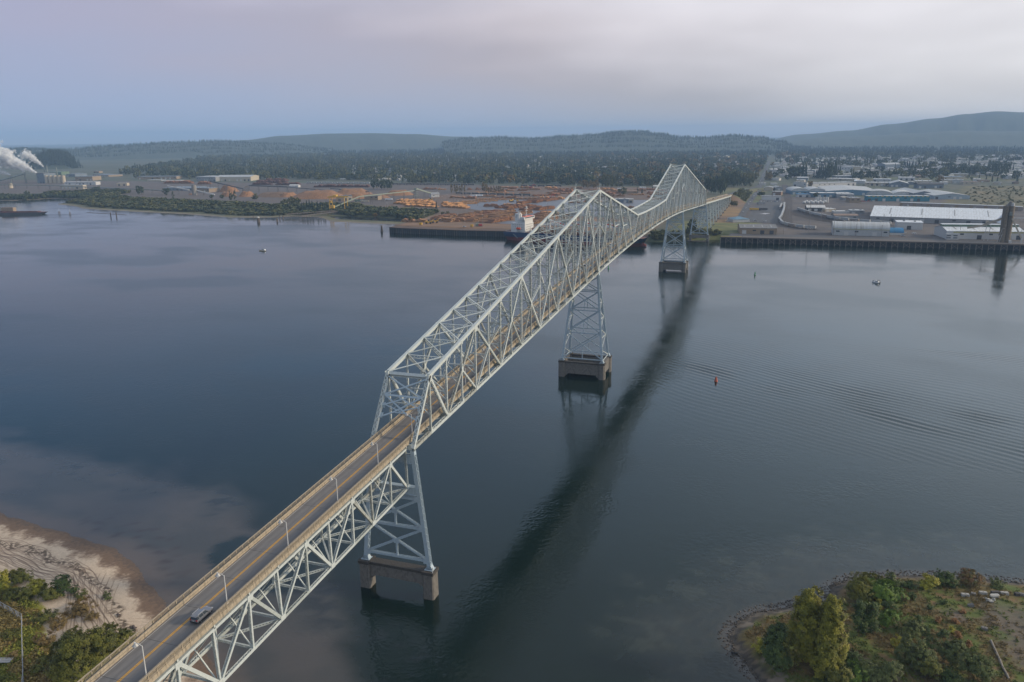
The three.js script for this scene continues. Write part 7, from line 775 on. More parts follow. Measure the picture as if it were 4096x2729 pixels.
// the ship
{
  const S = thing('cargo_ship', 'blue and red cargo ship with white bridge house moored at the log wharf', 'ship', [-148.5, 0, -781], -0.173);
  const Lh = 93, Bm = 14.5, hullBlue = new THREE.MeshStandardMaterial({ color: lin(0.018, 0.055, 0.15), roughness: 0.5, map: rep(stainTex, 0.05) }), hullRed = new THREE.MeshStandardMaterial({ color: lin(0.20, 0.022, 0.018), roughness: 0.65, map: rep(stainTex, 0.05) }), shipWhite = new THREE.MeshStandardMaterial({ color: lin(0.78, 0.77, 0.74), roughness: 0.5, map: rep(grainTex, 0.1) }), shipDeck = M(0.13, 0.06, 0.045, 0.8), orange = M(0.62, 0.08, 0.015, 0.5), bunk = new THREE.MeshStandardMaterial({ color: lin(0.30, 0.26, 0.22), roughness: 0.8 });
  const sect = (x, y) => { const u = (x + Lh) / (2 * Lh), f = smooth(1.0, 0.80, u - 0.012 * Math.max(0, y)), st = mix(0.72 + 0.28 * smooth(0, 8, y), 1, smooth(0.0, 0.10, u)); return Bm * Math.pow(f, 0.75) * st; };
  const xAt = (t, y) => mix(-Lh + 3.5 * (1 - smooth(0, 9, y)), Lh - 4 + 0.45 * y, t), NX = 44;
  const shell = (y0, y1, ny) => build((g) => { for (const s of [-1, 1]) for (let i = 0; i < NX; i++) for (let j = 0; j < ny; j++) { const P = (a, b) => { const y = mix(y0, y1, b / ny), x = xAt(a / NX, y); return V(x, y, s * sect(x, y)); }; s > 0 ? g.quad(P(i, j), P(i + 1, j), P(i + 1, j + 1), P(i, j + 1)) : g.quad(P(i + 1, j), P(i, j), P(i, j + 1), P(i + 1, j + 1)); } for (let j = 0; j < ny; j++) { const ya = mix(y0, y1, j / ny), yb = mix(y0, y1, (j + 1) / ny), xa = xAt(0, ya), xb = xAt(0, yb); g.quad(V(xa, ya, -sect(xa, ya)), V(xa, ya, sect(xa, ya)), V(xb, yb, sect(xb, yb)), V(xb, yb, -sect(xb, yb))); } });
  mesh('hull', shell(4.4, 10.6, 3), hullBlue, S); mesh('boot_top', shell(-1.5, 4.4, 3), hullRed, S);
  mesh('bulb', new THREE.SphereGeometry(2.4, 12, 8).scale(2, 1, 1).translate(Lh - 2, 1.2, 0), hullRed, S);
  mesh('main_deck', build((g) => { for (let i = 0; i < NX; i++) { const a = xAt(i / NX, 10.2), b = xAt((i + 1) / NX, 10.2); g.quad(V(a, 10.2, sect(a, 10.2)), V(b, 10.2, sect(b, 10.2)), V(b, 10.2, -sect(b, 10.2)), V(a, 10.2, -sect(a, 10.2))); } }), shipDeck, S);
  const hs = mesh('bridge_house', build((g) => { g.box(-73, 16, 0, 20, 11.6, 24); g.box(-69, 24.2, 0, 11, 5.2, 22); g.box(-77.5, 13.5, 0, 9, 6.4, 26); }), shipWhite, S);
  mesh('bridge_wing', build((g) => { g.box(-65.8, 28.2, 0, 6.4, 3.4, 29); }), shipWhite, hs); mesh('window_band', build((g) => g.box(-62.5, 28.9, 0, 0.3, 1.2, 25)), glassDark, hs); mesh('monkey_deck', build((g) => g.box(-65.8, 30.1, 0, 5.6, 0.5, 20)), orange, hs);
  for (let k = 0; k < 3; k++) for (let i = 0; i < 5; i++) { mesh('porthole', build((g) => g.box(-80 + i * 3.2, 14 + k * 3, 12.08, 0.8, 0.8, 0.2)), glassDark, hs); }
  for (let k = 0; k < 3; k++) for (let i = 0; i < 6; i++) mesh('porthole', build((g) => g.box(-62.9, 14 + k * 3, -8 + i * 3.2, 0.2, 0.8, 0.8)), glassDark, hs);
  const fn = mesh('funnel', build((g) => { g.box(-79, 26, 0, 6, 14, 7); g.box(-75.4, 28.5, 0, 2.2, 8, 3); for (const o of [-1.4, 0, 1.4]) g.tube(V(-77.5 + o, 33, 0), V(-77.7 + o, 35.6, 0), 0.6, 0.55, 8); }), shipWhite, S);
  mesh('funnel_mark', build((g) => { const n = 12; for (let i = 0; i < n; i++) { const a = 0.7 + 3.9 * i / n, b = 0.7 + 3.9 * (i + 1) / n; g.beam(V(-79 + 1.7 * Math.cos(a), 29 + 1.5 * Math.sin(a), 3.56), V(-79 + 1.7 * Math.cos(b), 29 + 1.5 * Math.sin(b), 3.56), 0.35, 0.08, V(0, 0, 1).cross(V(0, 1, 0))); } }), hullBlue, fn);
  mesh('mast', build((g) => { g.tube(V(-67, 30, 0), V(-67, 43, 0), 0.55, 0.3, 8); g.box(-67, 37, 0, 0.5, 0.4, 6); g.box(-67, 40, 0, 3.6, 0.4, 3.6); g.tube(V(-67, 41, 0), V(-67, 42.2, 0), 1.2, 1.2, 8); g.tube(V(-63.5, 30, 9), V(-63.5, 35, 9), 0.2, 0.12, 6); }), shipWhite, S);
  const lbt = mesh('lifeboat', new THREE.SphereGeometry(1.6, 12, 8).scale(2.2, 1, 1).translate(-71, 15.4, 14.6), orange, S); mesh('davit', build((g) => { for (const o of [-2.4, 2.4]) { g.beam(V(-71 + o, 11, 13), V(-71 + o, 17.6, 14.8), 0.4, 0.4); } g.box(-71, 12.6, 13.4, 7, 0.4, 2.6); }), shipWhite, lbt);
  mesh('gangway', build((g) => g.beam(V(-82, 10.6, 13.8), V(-72, 3.2, 15.4), 0.9, 0.3, V(0, 1, 0))), galvan, S); mesh('rail', build((g) => { g.beam(V(-92, 11.6, 10.5), V(-84, 11.6, 13.6), 0.1, 0.1); g.beam(V(-92, 11.6, -10.5), V(-92, 11.6, 10.5), 0.1, 0.1); for (let i = 0; i < 12; i++) g.box(-91 + i * 0.8, 11, 11 + i * 0.2, 0.1, 1.2, 0.1); }), shipWhite, S);
  for (let k = 0; k < 5; k++) { const x = -46 + k * 25; mesh('hatch', build((g) => { g.box(x, 11.4, 0, 19, 2.2, 19); }), shipDeck, S); mesh('deck_logs', logDeckGeo(20, 18, k < 3 ? 4 : 2, 0, 70 + k).rotateY(Math.PI / 2).translate(x + 9, 12.5, 0), logMat, S, 'stuff'); for (const s of [-1, 1]) for (let j = 0; j < 5; j++) mesh('stanchion', build((g) => g.tube(V(x - 9 + j * 4.6, 10.3, s * 12.8), V(x - 9 + j * 4.6, 18.5, s * 12.8), 0.22, 0.18, 6)), bunk, S); }
  for (const x of [-33.5, -8.5, 16.5, 41.5]) { const c = mesh('crane_post', build((g) => { g.tube(V(x, 10, 0), V(x, 24, 0), 1.4, 1.1, 10); g.box(x, 25.5, 0, 3.4, 3.6, 3.6); }), shipWhite, S); mesh('jib', build((g) => g.laced(V(x, 25, 1), V(x + 20, 22, 1), 1.1, 1.1, V(0, 0, 1), 2.2, 0.2, 0.2)), orange, c); }
  mesh('forecastle', build((g) => { g.box(74, 11.6, 0, 12, 2.6, 12); g.tube(V(78, 12, 0), V(78, 24, 0), 0.4, 0.25, 6); }), shipWhite, S);
}
// silo tower with its conveyor booms on the right wharf
{
  const t = thing('grain_silo', 'tall brown twin-cylinder silo tower on the wharf edge', 'silo', [338.5, 7.4, -848]), sc = new THREE.MeshStandardMaterial({ color: lin(0.27, 0.215, 0.155), roughness: 0.9, map: rep(stainTex, 0.09) });
  for (const [x, z] of [[-2.9, 0.6], [2.9, -0.6], [0, -3.6]]) mesh('cylinder', build((g) => g.tube(V(x, 0, z), V(x, 41, z), 3.1, 3.1, 20)), sc, t);
  mesh('head_house', build((g) => { g.box(1.5, 42.6, -1, 5, 3, 5); g.tube(V(1.5, 44, -1), V(1.5, 46, -1), 2.4, 1.6, 12); g.box(-2, 42, 0, 3, 1.2, 3); }), wallMats.concrete, t); mesh('top_tank', build((g) => g.tube(V(3.2, 41, 1.4), V(3.2, 44.4, 1.4), 1.7, 1.7, 12)), wallMats.white, t);
  mesh('platform', build((g) => { g.box(2.5, 31, 3.2, 6, 0.4, 4); for (let i = 0; i < 7; i++) g.box(-0.4 + i, 32, 5.1, 0.1, 1.6, 0.1); g.box(2.5, 32.7, 5.1, 6, 0.12, 0.12); g.box(2, 33, 3, 2.4, 3.2, 2.2); }), galvan, t);
  mesh('inlet_gallery', build((g) => { g.beam(V(-3, 27, -4), V(-21, 17, -14), 2.6, 2.6, V(0, 1, 0)); g.beam(V(-21, 17, -14), V(-34, 13, -24), 2.4, 2.2, V(0, 1, 0)); g.box(-17, 21.5, -12, 3, 2.2, 3); }), wallMats.cream, t); mesh('gallery_legs', build((g) => { for (const x of [-18, -14]) g.beam(V(x, 0, -12), V(x + 1, 18, -12), 0.5, 0.5); g.box(-16, 9, -12, 5, 0.4, 0.4); }), wallMats.white, t);
  mesh('loading_boom', build((g) => g.laced(V(4, 27, 3), V(15, 6, 6), 1.4, 1.4, V(0, 0, 1), 1.6, 0.25, 0.2)), wallMats.cream, t); mesh('boom_foot', build((g) => g.box(15.4, 3, 6, 1.4, 6, 1.4)), wallMats.white, t); mesh('control_hut', build((g) => g.box(4.5, 1.6, 5.6, 2.6, 3.2, 2.6)), wallMats.white, t); mesh('high_bridge', build((g) => g.beam(V(4, 27.4, 0), V(46, 27.6, -2), 1.6, 1.0, V(0, 0, 1))), wallMats.white, t);
  mesh('guy_frame', build((g) => { g.beam(V(-6, 0, 4), V(-1, 20, 3), 0.3, 0.3); g.beam(V(-8, 0, 4), V(-3.2, 20, 3), 0.3, 0.3); for (let i = 1; i < 5; i++) g.box(-7.4 + i * 1.15, i * 4, 3.7, 2.2, 0.2, 0.2); }), wallMats.white, t);
}
{ const t = thing('gable_bay', 'rusty gabled loading bay behind the silo', 'building', [352, 7.1, -905], 0.1); mesh('wall', build((g) => { g.box(0, 8, -10, 13, 16, 20); g.tri(V(-6.5, 16, 0), V(6.5, 16, 0), V(0, 25, 0)); }), wallMats.tan, t); mesh('roof', build((g) => roofOn(g, 'gable', 13, 20, 16, 9, 0.5)), roofMats.snow, t); for (let i = 0; i < 5; i++) mesh('panel', build((g) => g.box(-5 + i * 2.5, 6, 0.1, 0.5, 11, 0.2)), i % 2 ? wallMats.white : wallMats.rust, t); }
// small craft and buoys
{
  const hullDark = M(0.03, 0.032, 0.04, 0.7), rustRed = M(0.10, 0.035, 0.03, 0.8);
  const barge = (label, a, b, beam, h, bowRight) => { const L = Math.hypot(b[0] - a[0], b[1] - a[1]), t = thing('barge', label, 'barge', [(a[0] + b[0]) / 2, 0, (a[1] + b[1]) / 2], Math.atan2(-(b[1] - a[1]), b[0] - a[0])); mesh('hull', build((g) => prism(g, [[-L / 2, h], [-L / 2 + 3, -1], [L / 2 - 9, -1], [L / 2, h]], beam)), hullDark, t); mesh('deck', build((g) => g.box(0, h + 0.05, 0, L - 1, 0.12, beam - 0.6)), rustRed, t); mesh('coaming', build((g) => { for (const s of [-1, 1]) g.box(-4, h + 0.7, s * (beam / 2 - 1.6), L - 16, 1.4, 0.3); for (const x of [-L / 2 + 4, L / 2 - 12]) g.box(x, h + 0.7, 0, 0.3, 1.4, beam - 3.2); }), rustRed, t); return [t, L, h]; };
  const [b1, L1, h1] = barge('dark empty barge with raked bow at the left edge', AT.barge[0], AT.barge[1], 16, 4, true); for (const x of [10, 18, 26]) mesh('bitt', build((g) => { g.tube(V(x, h1, 5), V(x, h1 + 3.4, 5), 0.3, 0.2, 6); }), wallMats.grey, b1);
  const [b2, L2, h2] = barge('dark barge carrying a blue container and brown box', AT.barge2[0], AT.barge2[1], 14, 3.4, true);
  const ct = thing('deck_container', 'blue container on the farther barge', 'container', [-1292, 3.5, -905], 0.15); mesh('box', build((g) => g.box(0, 2.4, 0, 20, 4.8, 5)), M(0.02, 0.16, 0.38, 0.5), ct); mesh('door', build((g) => g.box(10.05, 2.4, 0, 0.1, 4.4, 4.4)), doorDark, ct);
  const cb = thing('deck_container', 'brown box on the farther barge, right of the blue container', 'container', [-1262, 3.5, -918], 0.15); mesh('box', build((g) => g.box(0, 3.5, 0, 26, 7, 8)), wallMats.tan, cb); mesh('lid', build((g) => g.box(0, 7.1, 0, 26.4, 0.3, 8.4)), roofMats.rust, cb);
  const boat = (label, [x, z], turn, L, cab, mat) => { const t = thing('motor_boat', label, 'boat', [x, 0, z], turn); mesh('hull', build((g) => { const ring = (k, y, f) => [[-L / 2, -1.1 * k], [L * 0.2, -1.15 * k], [L / 2 * f, 0], [L * 0.2, 1.15 * k], [-L / 2, 1.1 * k]].map(([a, b]) => V(a, y, b)); const lo = ring(0.75, -0.3, 0.88), hi = ring(1, 0.85, 1); for (let i = 0; i < 5; i++) { const j = (i + 1) % 5; g.quad(lo[j], lo[i], hi[i], hi[j]); } for (let i = 1; i < 4; i++) g.tri(hi[0].clone().setY(0.6), hi[i + 1].clone().setY(0.6), hi[i].clone().setY(0.6)); }), mat, t); mesh('cabin', build((g) => prism(g, [[-0.2 * L + cab, 0.6], [0.22 * L + cab, 0.6], [0.12 * L + cab, 1.9], [-0.2 * L + cab, 1.9]], 1.8)), paintMats.white, t); mesh('windscreen', build((g) => g.box(-0.04 * L + cab, 1.45, 0, 0.28 * L, 0.5, 1.86)), glassDark, t); mesh('outboard', build((g) => g.box(-L / 2 - 0.2, 0.6, 0, 0.5, 1.1, 0.5)), ironDark, t); mesh('canopy', build((g) => g.box(-0.25 * L + cab, 2.1, 0, 0.3 * L, 0.1, 1.9)), ironDark, t); t.scale.setScalar(1.15); return t; };
  boat('small fishing boat alone in the left half of the river', AT.boat[0], 0.15, 7.5, 1.2, M(0.34, 0.28, 0.20, 0.5)); boat('small white motor boat off the right wharf', AT.boat[1], 2.5, 6.5, -0.8, paintMats.white);
  const fig = (label, x, z, y) => { const t = thing('person', label, 'person', [x, y, z]); mesh('body', build((g) => { g.tube(V(0, 0, 0), V(0, 0.75, 0), 0.17, 0.22, 8); g.tube(V(0, 0.75, 0), V(0, 1.35, 0), 0.22, 0.25, 8); g.tube(V(0, 1.35, 0), V(0, 1.5, 0), 0.24, 0.08, 8); g.tube(V(-0.26, 1.32, 0), V(-0.34, 0.8, 0.2), 0.08, 0.06, 6); g.tube(V(0.26, 1.32, 0), V(0.34, 0.8, 0.2), 0.08, 0.06, 6); }), hullDark, t); mesh('head', new THREE.SphereGeometry(0.13, 10, 8).translate(0, 1.64, 0), M(0.3, 0.2, 0.15, 0.7), t); };
  fig('person in dark clothes standing in the bow of the white boat', AT.boat[1][0] - 2.0, AT.boat[1][1] - 1.4, 0.7);
  const buoy = (label, [x, z], red) => { const t = thing('buoy', label, 'buoy', [x, 0, z]), m = red ? M(0.44, 0.105, 0.06, 0.55) : M(0.02, 0.20, 0.07, 0.55); mesh('float', build((g) => { g.tube(V(0, -0.6, 0), V(0, 0.7, 0), 1.25, 1.3, 16); g.tube(V(0, 0.7, 0), V(0, 0.95, 0), 1.3, 0.95, 16); }), m, t); mesh('tower', build((g) => { if (red) { g.tube(V(0, 0.95, 0), V(0, 2.2, 0), 0.95, 0.85, 14); g.tube(V(0, 2.2, 0), V(0, 3.7, 0), 0.85, 0.35, 14); } else { g.tube(V(0, 0.95, 0), V(0, 2.0, 0), 0.55, 0.5, 12); g.tube(V(0, 2.0, 0), V(0, 4.4, 0), 0.75, 0.75, 12); } }), m, t); mesh('lantern', build((g) => g.tube(V(0, red ? 3.7 : 4.4, 0), V(0, red ? 4.1 : 4.9, 0), 0.16, 0.14, 8)), ironDark, t); t.scale.setScalar(red ? 0.72 : 0.68); };
  buoy('red conical buoy in the ripples right of the bridge', AT.buoy_red[0], true); buoy('green can buoy right of the farther river pier', AT.buoy_green[0], false); buoy('green can buoy just behind the near peak tower', AT.buoy_green[1], false);
  const fl = thing('boat_float', 'small grey floating dock at the far bridge end', 'floating dock', [-2, 0, -826]); mesh('deck', build((g) => g.box(0, 0.6, 0, 22, 0.5, 3)), timber, fl); mesh('gangway', build((g) => g.beam(V(8, 0.9, -1), V(16, 6, -6), 1.2, 0.4, V(0, 0, 1))), galvan, fl);
}

// cars standing in the yards and moving on the avenue
{
  const R = rng(909), protos = [paintMats.white, paintMats.silver, paintMats.dark, paintMats.red, paintMats.blue].map((m) => [m, null]);
  const row = (x0, z0, x1, z1, n, turn, where, y = 7.32) => { for (let i = 0; i < n; i++) { const t = (i + 0.4 * R()) / n, x = mix(x0, x1, t), z = mix(z0, z1, t), k = R() < 0.45 ? 0 : Math.floor(R() * 5), lb = `${['white', 'silver', 'dark', 'red', 'blue'][k]} car ${where}`; let c = protos[k][1]; if (!c) c = protos[k][1] = smallCar(lb, [x, z], turn, protos[k][0]); else c = copyThing(c, lb, [x, y, z], turn + 0.2 * (R() - 0.5)); c.userData.group = 'cars on the far bank'; } };
  row(150, -1122, 182, -1085, 9, 0.6, 'parked inside the train curve'); row(178, -1098, 196, -1075, 6, 0.2, 'parked before the rusty-roofed shed'); row(262, -1870, 325, -1880, 10, 1.5, 'parked by the cream shed behind the arches'); row(54, -1372, 90, -1372, 6, 1.5, 'parked at the low white shed'); row(225, -1405, 255, -1420, 6, 0.4, 'parked beside the tan yard building'); row(150, -1660, 330, -1690, 12, 1.4, 'parked behind the blue warehouses'); row(36, -1150, 38.5, -1760, 9, 1.57, 'driving on the road beside the trestle'); row(33, -1900, 22, -2900, 16, 1.57, 'driving on the long avenue'); row(-520, -1240, -470, -1290, 4, 0.3, 'parked in the log yard near the masts'); row(-720, -1110, -640, -1100, 5, 0.2, 'parked near the yellow crane');
}
// ================================================================ trees and the hazy town
function leafGeo(spec) {    // many small leaf-clump faces spread through the crown's volume
  const { n, size, at, clumps = 0, spread = 0.3, seed, tones, flat: fl = 0.5, droop = 0 } = spec, R = rng(seed), p = [], nr = [], c = [], ix = [];
  const gs = () => (R() + R() + R() - 1.5) * 1.15, C = []; for (let i = 0; i < clumps; i++) C.push([...at(R), R()]);
  for (let i = 0; i < n; i++) {
    let q, tone; if (clumps) { const k = C[Math.floor(R() * clumps)]; q = [k[0] + gs() * spread, k[1] + gs() * spread * 0.8, k[2] + gs() * spread]; tone = k[3]; } else { q = at(R); tone = R(); }
    tone = clamp(tone + 0.35 * (R() - 0.5)); const s = size * (0.6 + 0.8 * R()), nn = V(q[0] * 0.6 + gs(), fl + gs() * 0.8 + 0.25, q[2] * 0.6 + gs()).normalize(), t = V(gs(), gs() - droop, gs()).cross(nn).normalize(), b = V().crossVectors(nn, t), k = p.length / 3;
    for (const [a, e] of [[-1, -0.55], [0.15, -0.75], [1, 0.1], [-0.1, 0.8]]) { p.push(q[0] + (t.x * a + b.x * e) * s, q[1] + (t.y * a + b.y * e) * s, q[2] + (t.z * a + b.z * e) * s); nr.push(nn.x, nn.y, nn.z); const m = mix3(tones[0], tones[1], tone); c.push(...m); }
    ix.push(k, k + 1, k + 2, k, k + 2, k + 3);
  }
  const g = new THREE.BufferGeometry(); g.setAttribute('position', new THREE.Float32BufferAttribute(p, 3)); g.setAttribute('normal', new THREE.Float32BufferAttribute(nr, 3)); g.setAttribute('color', new THREE.Float32BufferAttribute(c, 3)); g.setIndex(ix); return g;
}
const ball = (R) => { for (;;) { const x = R() * 2 - 1, y = R() * 2 - 1, z = R() * 2 - 1, l = x * x + y * y + z * z; if (l < 1 && l > 0.25) return [x, y, z]; } };
const TONES = [[[0.030, 0.045, 0.018], [0.065, 0.080, 0.030]], [[0.060, 0.068, 0.020], [0.120, 0.115, 0.035]], [[0.040, 0.055, 0.020], [0.075, 0.095, 0.035]], [[0.120, 0.085, 0.025], [0.210, 0.140, 0.040]], [[0.22, 0.12, 0.03], [0.34, 0.20, 0.05]]];
const CON = [[0.018, 0.032, 0.018], [0.042, 0.060, 0.028]];
const leafMat = new THREE.MeshStandardMaterial({ vertexColors: true, roughness: 0.9, side: THREE.DoubleSide }), barkMat = M(0.10, 0.075, 0.055, 0.9);
const crownAt = [(R) => { const b = ball(R); return [b[0] * 0.5, 0.58 + b[1] * 0.42, b[2] * 0.5]; }, (R) => { const t = Math.pow(R(), 0.75), r = (1 - t) * 0.5 * (0.45 + 0.55 * R()), a = R() * 6.283; return [Math.cos(a) * r, 0.08 + t * 0.92, Math.sin(a) * r]; }, (R) => { const b = ball(R); return [b[0] * 0.5 * (1 - 0.3 * b[1]), 0.53 + b[1] * 0.47, b[2] * 0.5 * (1 - 0.3 * b[1])]; }];
// crowns of unit height and unit width; each tree scales one
const crownGeo = (ty, ti, v, n, sz) => leafGeo({ n, size: sz, at: crownAt[ty], clumps: ty === 1 ? 0 : 22, spread: ty === 0 ? 0.10 : 0.08, seed: 50 + ty * 31 + ti * 7 + v * 101, tones: ty === 1 ? CON : TONES[ti], flat: 0.4 });
const crowns = {}; const getCrown = (ty, ti, v) => crowns[`${ty}${ti}${v}`] ??= crownGeo(ty, ti, v, ty === 1 ? 330 : 420, ty === 1 ? 0.075 : 0.085);
const trunkGeo = build((g) => { g.tube(V(0, -0.06, 0), V(0, 0.5, 0), 0.05, 0.03, 6); for (let i = 0; i < 3; i++) g.tube(V(0, 0.3 + i * 0.06, 0), V(Math.cos(i * 2.1) * 0.25, 0.6 + i * 0.05, Math.sin(i * 2.1) * 0.25), 0.025, 0.01, 5); });
TREES.forEach(([x, z, H, r, ty, ti], i) => {
  const zone = x > 20 ? (z < -2100 ? 'in the right-hand town' : 'beside the warehouses') : x > -40 ? 'near the far approach road' : z > -1120 ? 'on the far green bank' : x < -1000 ? 'by the mill' : 'behind the timber yard';
  const kind = ['round leafy tree', 'dark pointed conifer', 'tall narrow tree'][ty] + (ti === 3 ? ' in brownish autumn leaf' : ti === 4 ? ' in orange leaf' : ti === 1 ? ' with olive leaves' : '');
  const t = thing(['broadleaf_tree', 'conifer', 'poplar'][ty], `${kind} ${zone}`, 'tree', [x, hFar(x, z), z], (i * 2.4) % 6.28, 'trees of the far bank');
  mesh('trunk', trunkGeo, barkMat, t).scale.set(r * 1.2, H, r * 1.2); mesh('crown', getCrown(ty, ti, i % 2), leafMat, t).scale.set(r * 2, H, r * 2);
});
// the mass of trees beyond them, and bank scrub
function forest(name, label, list, ty, ti, n, sz, kind = 'trees') {
  const g = crownGeo(ty, ti, 9, n, sz), im = new THREE.InstancedMesh(g, leafMat, list.length), m = new THREE.Matrix4(), q = new THREE.Quaternion(), R = rng(list.length + 5), col = new THREE.Color();
  list.forEach(([x, y, z, H, w, k = 1], i) => { q.setFromAxisAngle(V(0, 1, 0), R() * 6.28); m.compose(V(x, y - H * 0.03, z), q, V(w, H, w)); im.setMatrixAt(i, m); const s = 0.75 + 0.5 * R(); im.setColorAt(i, col.setRGB(s * k, s, s)); });
  im.name = numbered(name); im.castShadow = im.receiveShadow = true; scene.add(im); tag(im, label, kind, null, 'stuff'); return im;
}
const tR = rng(2024), blocked = (x, z, pad) => BLD.some((b) => Math.abs(x - b[1]) < b[4] / 2 + pad && z < b[2] + pad && z > b[2] - b[5] - pad);
const onRoad = (x, z) => Math.abs(x - curve([...ROADS.avenue].sort((a, b) => a[1] - b[1]).map(([a, b]) => [b, a]), z)) < 14;
const townB = (x, z) => x < 20 && z < -1790 && z > -4600, lists = [[], [], [], []];
for (let i = 0; i < 26000; i++) {
  const z = -1790 - Math.pow(tR(), 1.15) * 2900, x = mix(-0.62 * -z - 900, 0.52 * -z + 100, tR());
  if (onRoad(x, z) || blocked(x, z, 14)) continue;
  const left = x < 20 - 0.0 * z, dens = fbm(x * 0.0022, z * 0.0022, 3), right = x > 20; if (right && tR() > 0.08 + 0.5 * smooth(0.1, 0.4, dens) + 0.4 * smooth(-3600, -4400, z)) continue; if (right && z > -2150 && x < 700) continue; if (!right && tR() > 0.52 + 0.55 * dens) continue; if (x < -1900 && z > -2080) continue; if (x < -900 && z > -1900) continue;
  if (right && z > -3400 && tR() < 0.25) continue; const r = tR(), aut = smooth(-1000, -200, x) * (1 - smooth(80, 300, x)); const k = r < 0.20 ? 1 : r < 0.20 + 0.24 * aut ? 2 : r < 0.6 ? 3 : 0; const H = (k === 1 ? 15 : 9) + 17 * Math.pow(tR(), 1.6);
  lists[k].push([x, 7, z, H, H * (k === 1 ? 0.34 : 0.85)]);
}
forest('town_trees', 'hazy mass of dark green trees across the town', lists[0], 0, 0, 110, 0.13); forest('town_trees', 'scattered dark conifers among the far houses', lists[1], 1, 0, 90, 0.12); forest('town_trees', 'yellow and rust autumn trees among the far houses', lists[2], 0, 3, 110, 0.13); forest('town_trees', 'olive green trees mixed through the far town', lists[3], 0, 1, 110, 0.13);
{ const hl = []; for (let i = 0; i < 16000; i++) { const a = ridgePts[Math.floor(tR() * ridgePts.length)]; if (a[3] < 0.25) continue; const H = 11 + 11 * tR(); hl.push([a[0] + (tR() - 0.5) * 60, a[1] - 4 - 2, a[2] + (tR() - 0.5) * 60, H, H * 0.42]); } for (let i = 0; i < 9000; i++) { const z = -4500 - 2600 * tR(), x = mix(-0.62 * -z, 0.5 * -z, tR()); hl.push([x, 6, z, 14 + 12 * tR(), 14]); } forest('hill_forest', 'dark conifer forest covering the hill ridge', hl, 1, 0, 40, 0.16, 'forest'); }
{ // scrub on the low bank
  const s = [], s2 = []; for (let i = 0; i < 5200; i++) { const x = mix(-1560, -445, tR()), z0 = curve(SHORE, x), d = 24 + 100 * tR(), z = z0 - d / 0.95; if (polyDist(LAGOON, x, z) > -9) continue; if (x > -645 && x < -445 && d < 62) continue; const row = smooth(0.0, 0.25, fbm(x * 0.012, d * 0.05, 3)); if (d < 50 && tR() > 0.35 + row) continue; if (x > -670 && x < -600 && d < 60) continue; if (d > 50 && d < 62 && tR() < 0.7) continue; const H = (d < 60 ? 2.5 : 4) + 4.5 * tR(); (tR() < 0.5 ? s : s2).push([x, hFar(x, z), z, H, H * 1.7]); }
  for (let i = 0; i < 420; i++) { const x = mix(-1750, -1380, tR()), z = curve(SHORE, x) - 8 - 70 * tR(); s.push([x, hFar(x, z), z, 5 + 6 * tR(), 11]); }
  for (let i = 0; i < 110; i++) { const x = mix(-60, 24, tR()), z = curve(SHORE, x) - 4 - 16 * tR(); s2.push([x, hFar(x, z), z, 3 + 4 * tR(), 6]); }
  for (let i = 0; i < 150; i++) { const z = -1350 - 260 * tR(), x = 8 + 22 * tR(); s2.push([x, hFar(x, z), z, 2 + 4 * tR(), 5]); }
  for (let i = 0; i < 900; i++) { const x = mix(420, 900, tR()), z = mix(-1900, -1380, tR()); if (x < 385 + (z + 1500) * -0.25 + 20) continue; s2.push([x, 7, z, 0.8 + 1.8 * tR(), 4]); }
  forest('bank_scrub', 'dark green scrub along the far low bank', s, 0, 0, 60, 0.2, 'shrubs'); forest('bank_scrub', 'olive willow scrub on the far spit and field', s2, 0, 1, 60, 0.2, 'shrubs');
}
// houses and shops of the town: small blocks, nearest 240 or so one by one
{
  const hR = rng(88), protos = {}; const kinds = [['house', 11, 8, 3.6, 'white', 'dark', 'gable', 2.6], ['house', 12, 9, 3.6, 'cream', 'grey', 'gable', 2.8], ['house', 13, 9, 3.8, 'tan', 'rust', 'gable', 2.8], ['store', 26, 16, 5, 'white', 'white', 'flat', 0], ['store', 34, 20, 5.5, 'cream', 'pale', 'flat', 0], ['store', 42, 22, 6, 'pale', 'snow', 'flat', 0], ['store', 24, 18, 6, 'bluegrey', 'pale', 'gable', 2.4]];
  let made = 0; const spots = [];
  for (let i = 0; i < 4000 && made < 285; i++) {
    const right = hR() < 0.58, z = right ? -1930 - 2300 * Math.pow(hR(), 1.2) : -1850 - 2100 * Math.pow(hR(), 1.1), x = right ? mix(52, 0.40 * -z, hR()) : mix(-0.55 * -z, 8, hR());
    if (onRoad(x, z) || blocked(x, z, 26)) continue; if (right && x > 420 && z > -1960) continue; if (spots.some(([a, b]) => Math.hypot(a - x, b - z) < (right ? 44 : 26))) continue; spots.push([x, z]); made++;
    const k = right ? (hR() < 0.25 ? Math.floor(hR() * 3) : 3 + Math.floor(hR() * 4)) : (hR() < 0.88 ? Math.floor(hR() * 3) : 3), [kind, w, d, h, wa, ro, rt, ri] = kinds[k];
    const turn = Math.round(hR() * 3) * Math.PI / 2 + 0.1, far = z < -3000 ? 'far' : 'near', lb = `small ${['white-walled dark-roofed house', 'cream grey-roofed house', 'tan rust-roofed house', 'white flat-roofed store', 'cream flat-roofed store', 'pale store with bright white roof', 'blue-grey gabled store'][k]} ${right ? 'in the right-hand town' : 'among the left-hand town trees'}, ${far} part`, gr = right ? 'small buildings of the right-hand town' : 'houses among the left-hand town trees';
    if (!protos[k]) { protos[k] = building(kind, x, z, turn, w, d, h, wa, ro, rt, lb, ri, 7.05); protos[k].userData.group = gr; } else { const c = copyThing(protos[k], lb, [x, 7.05, z], turn, gr); c.scale.setScalar(0.85 + 0.4 * hR()); }
  }
}

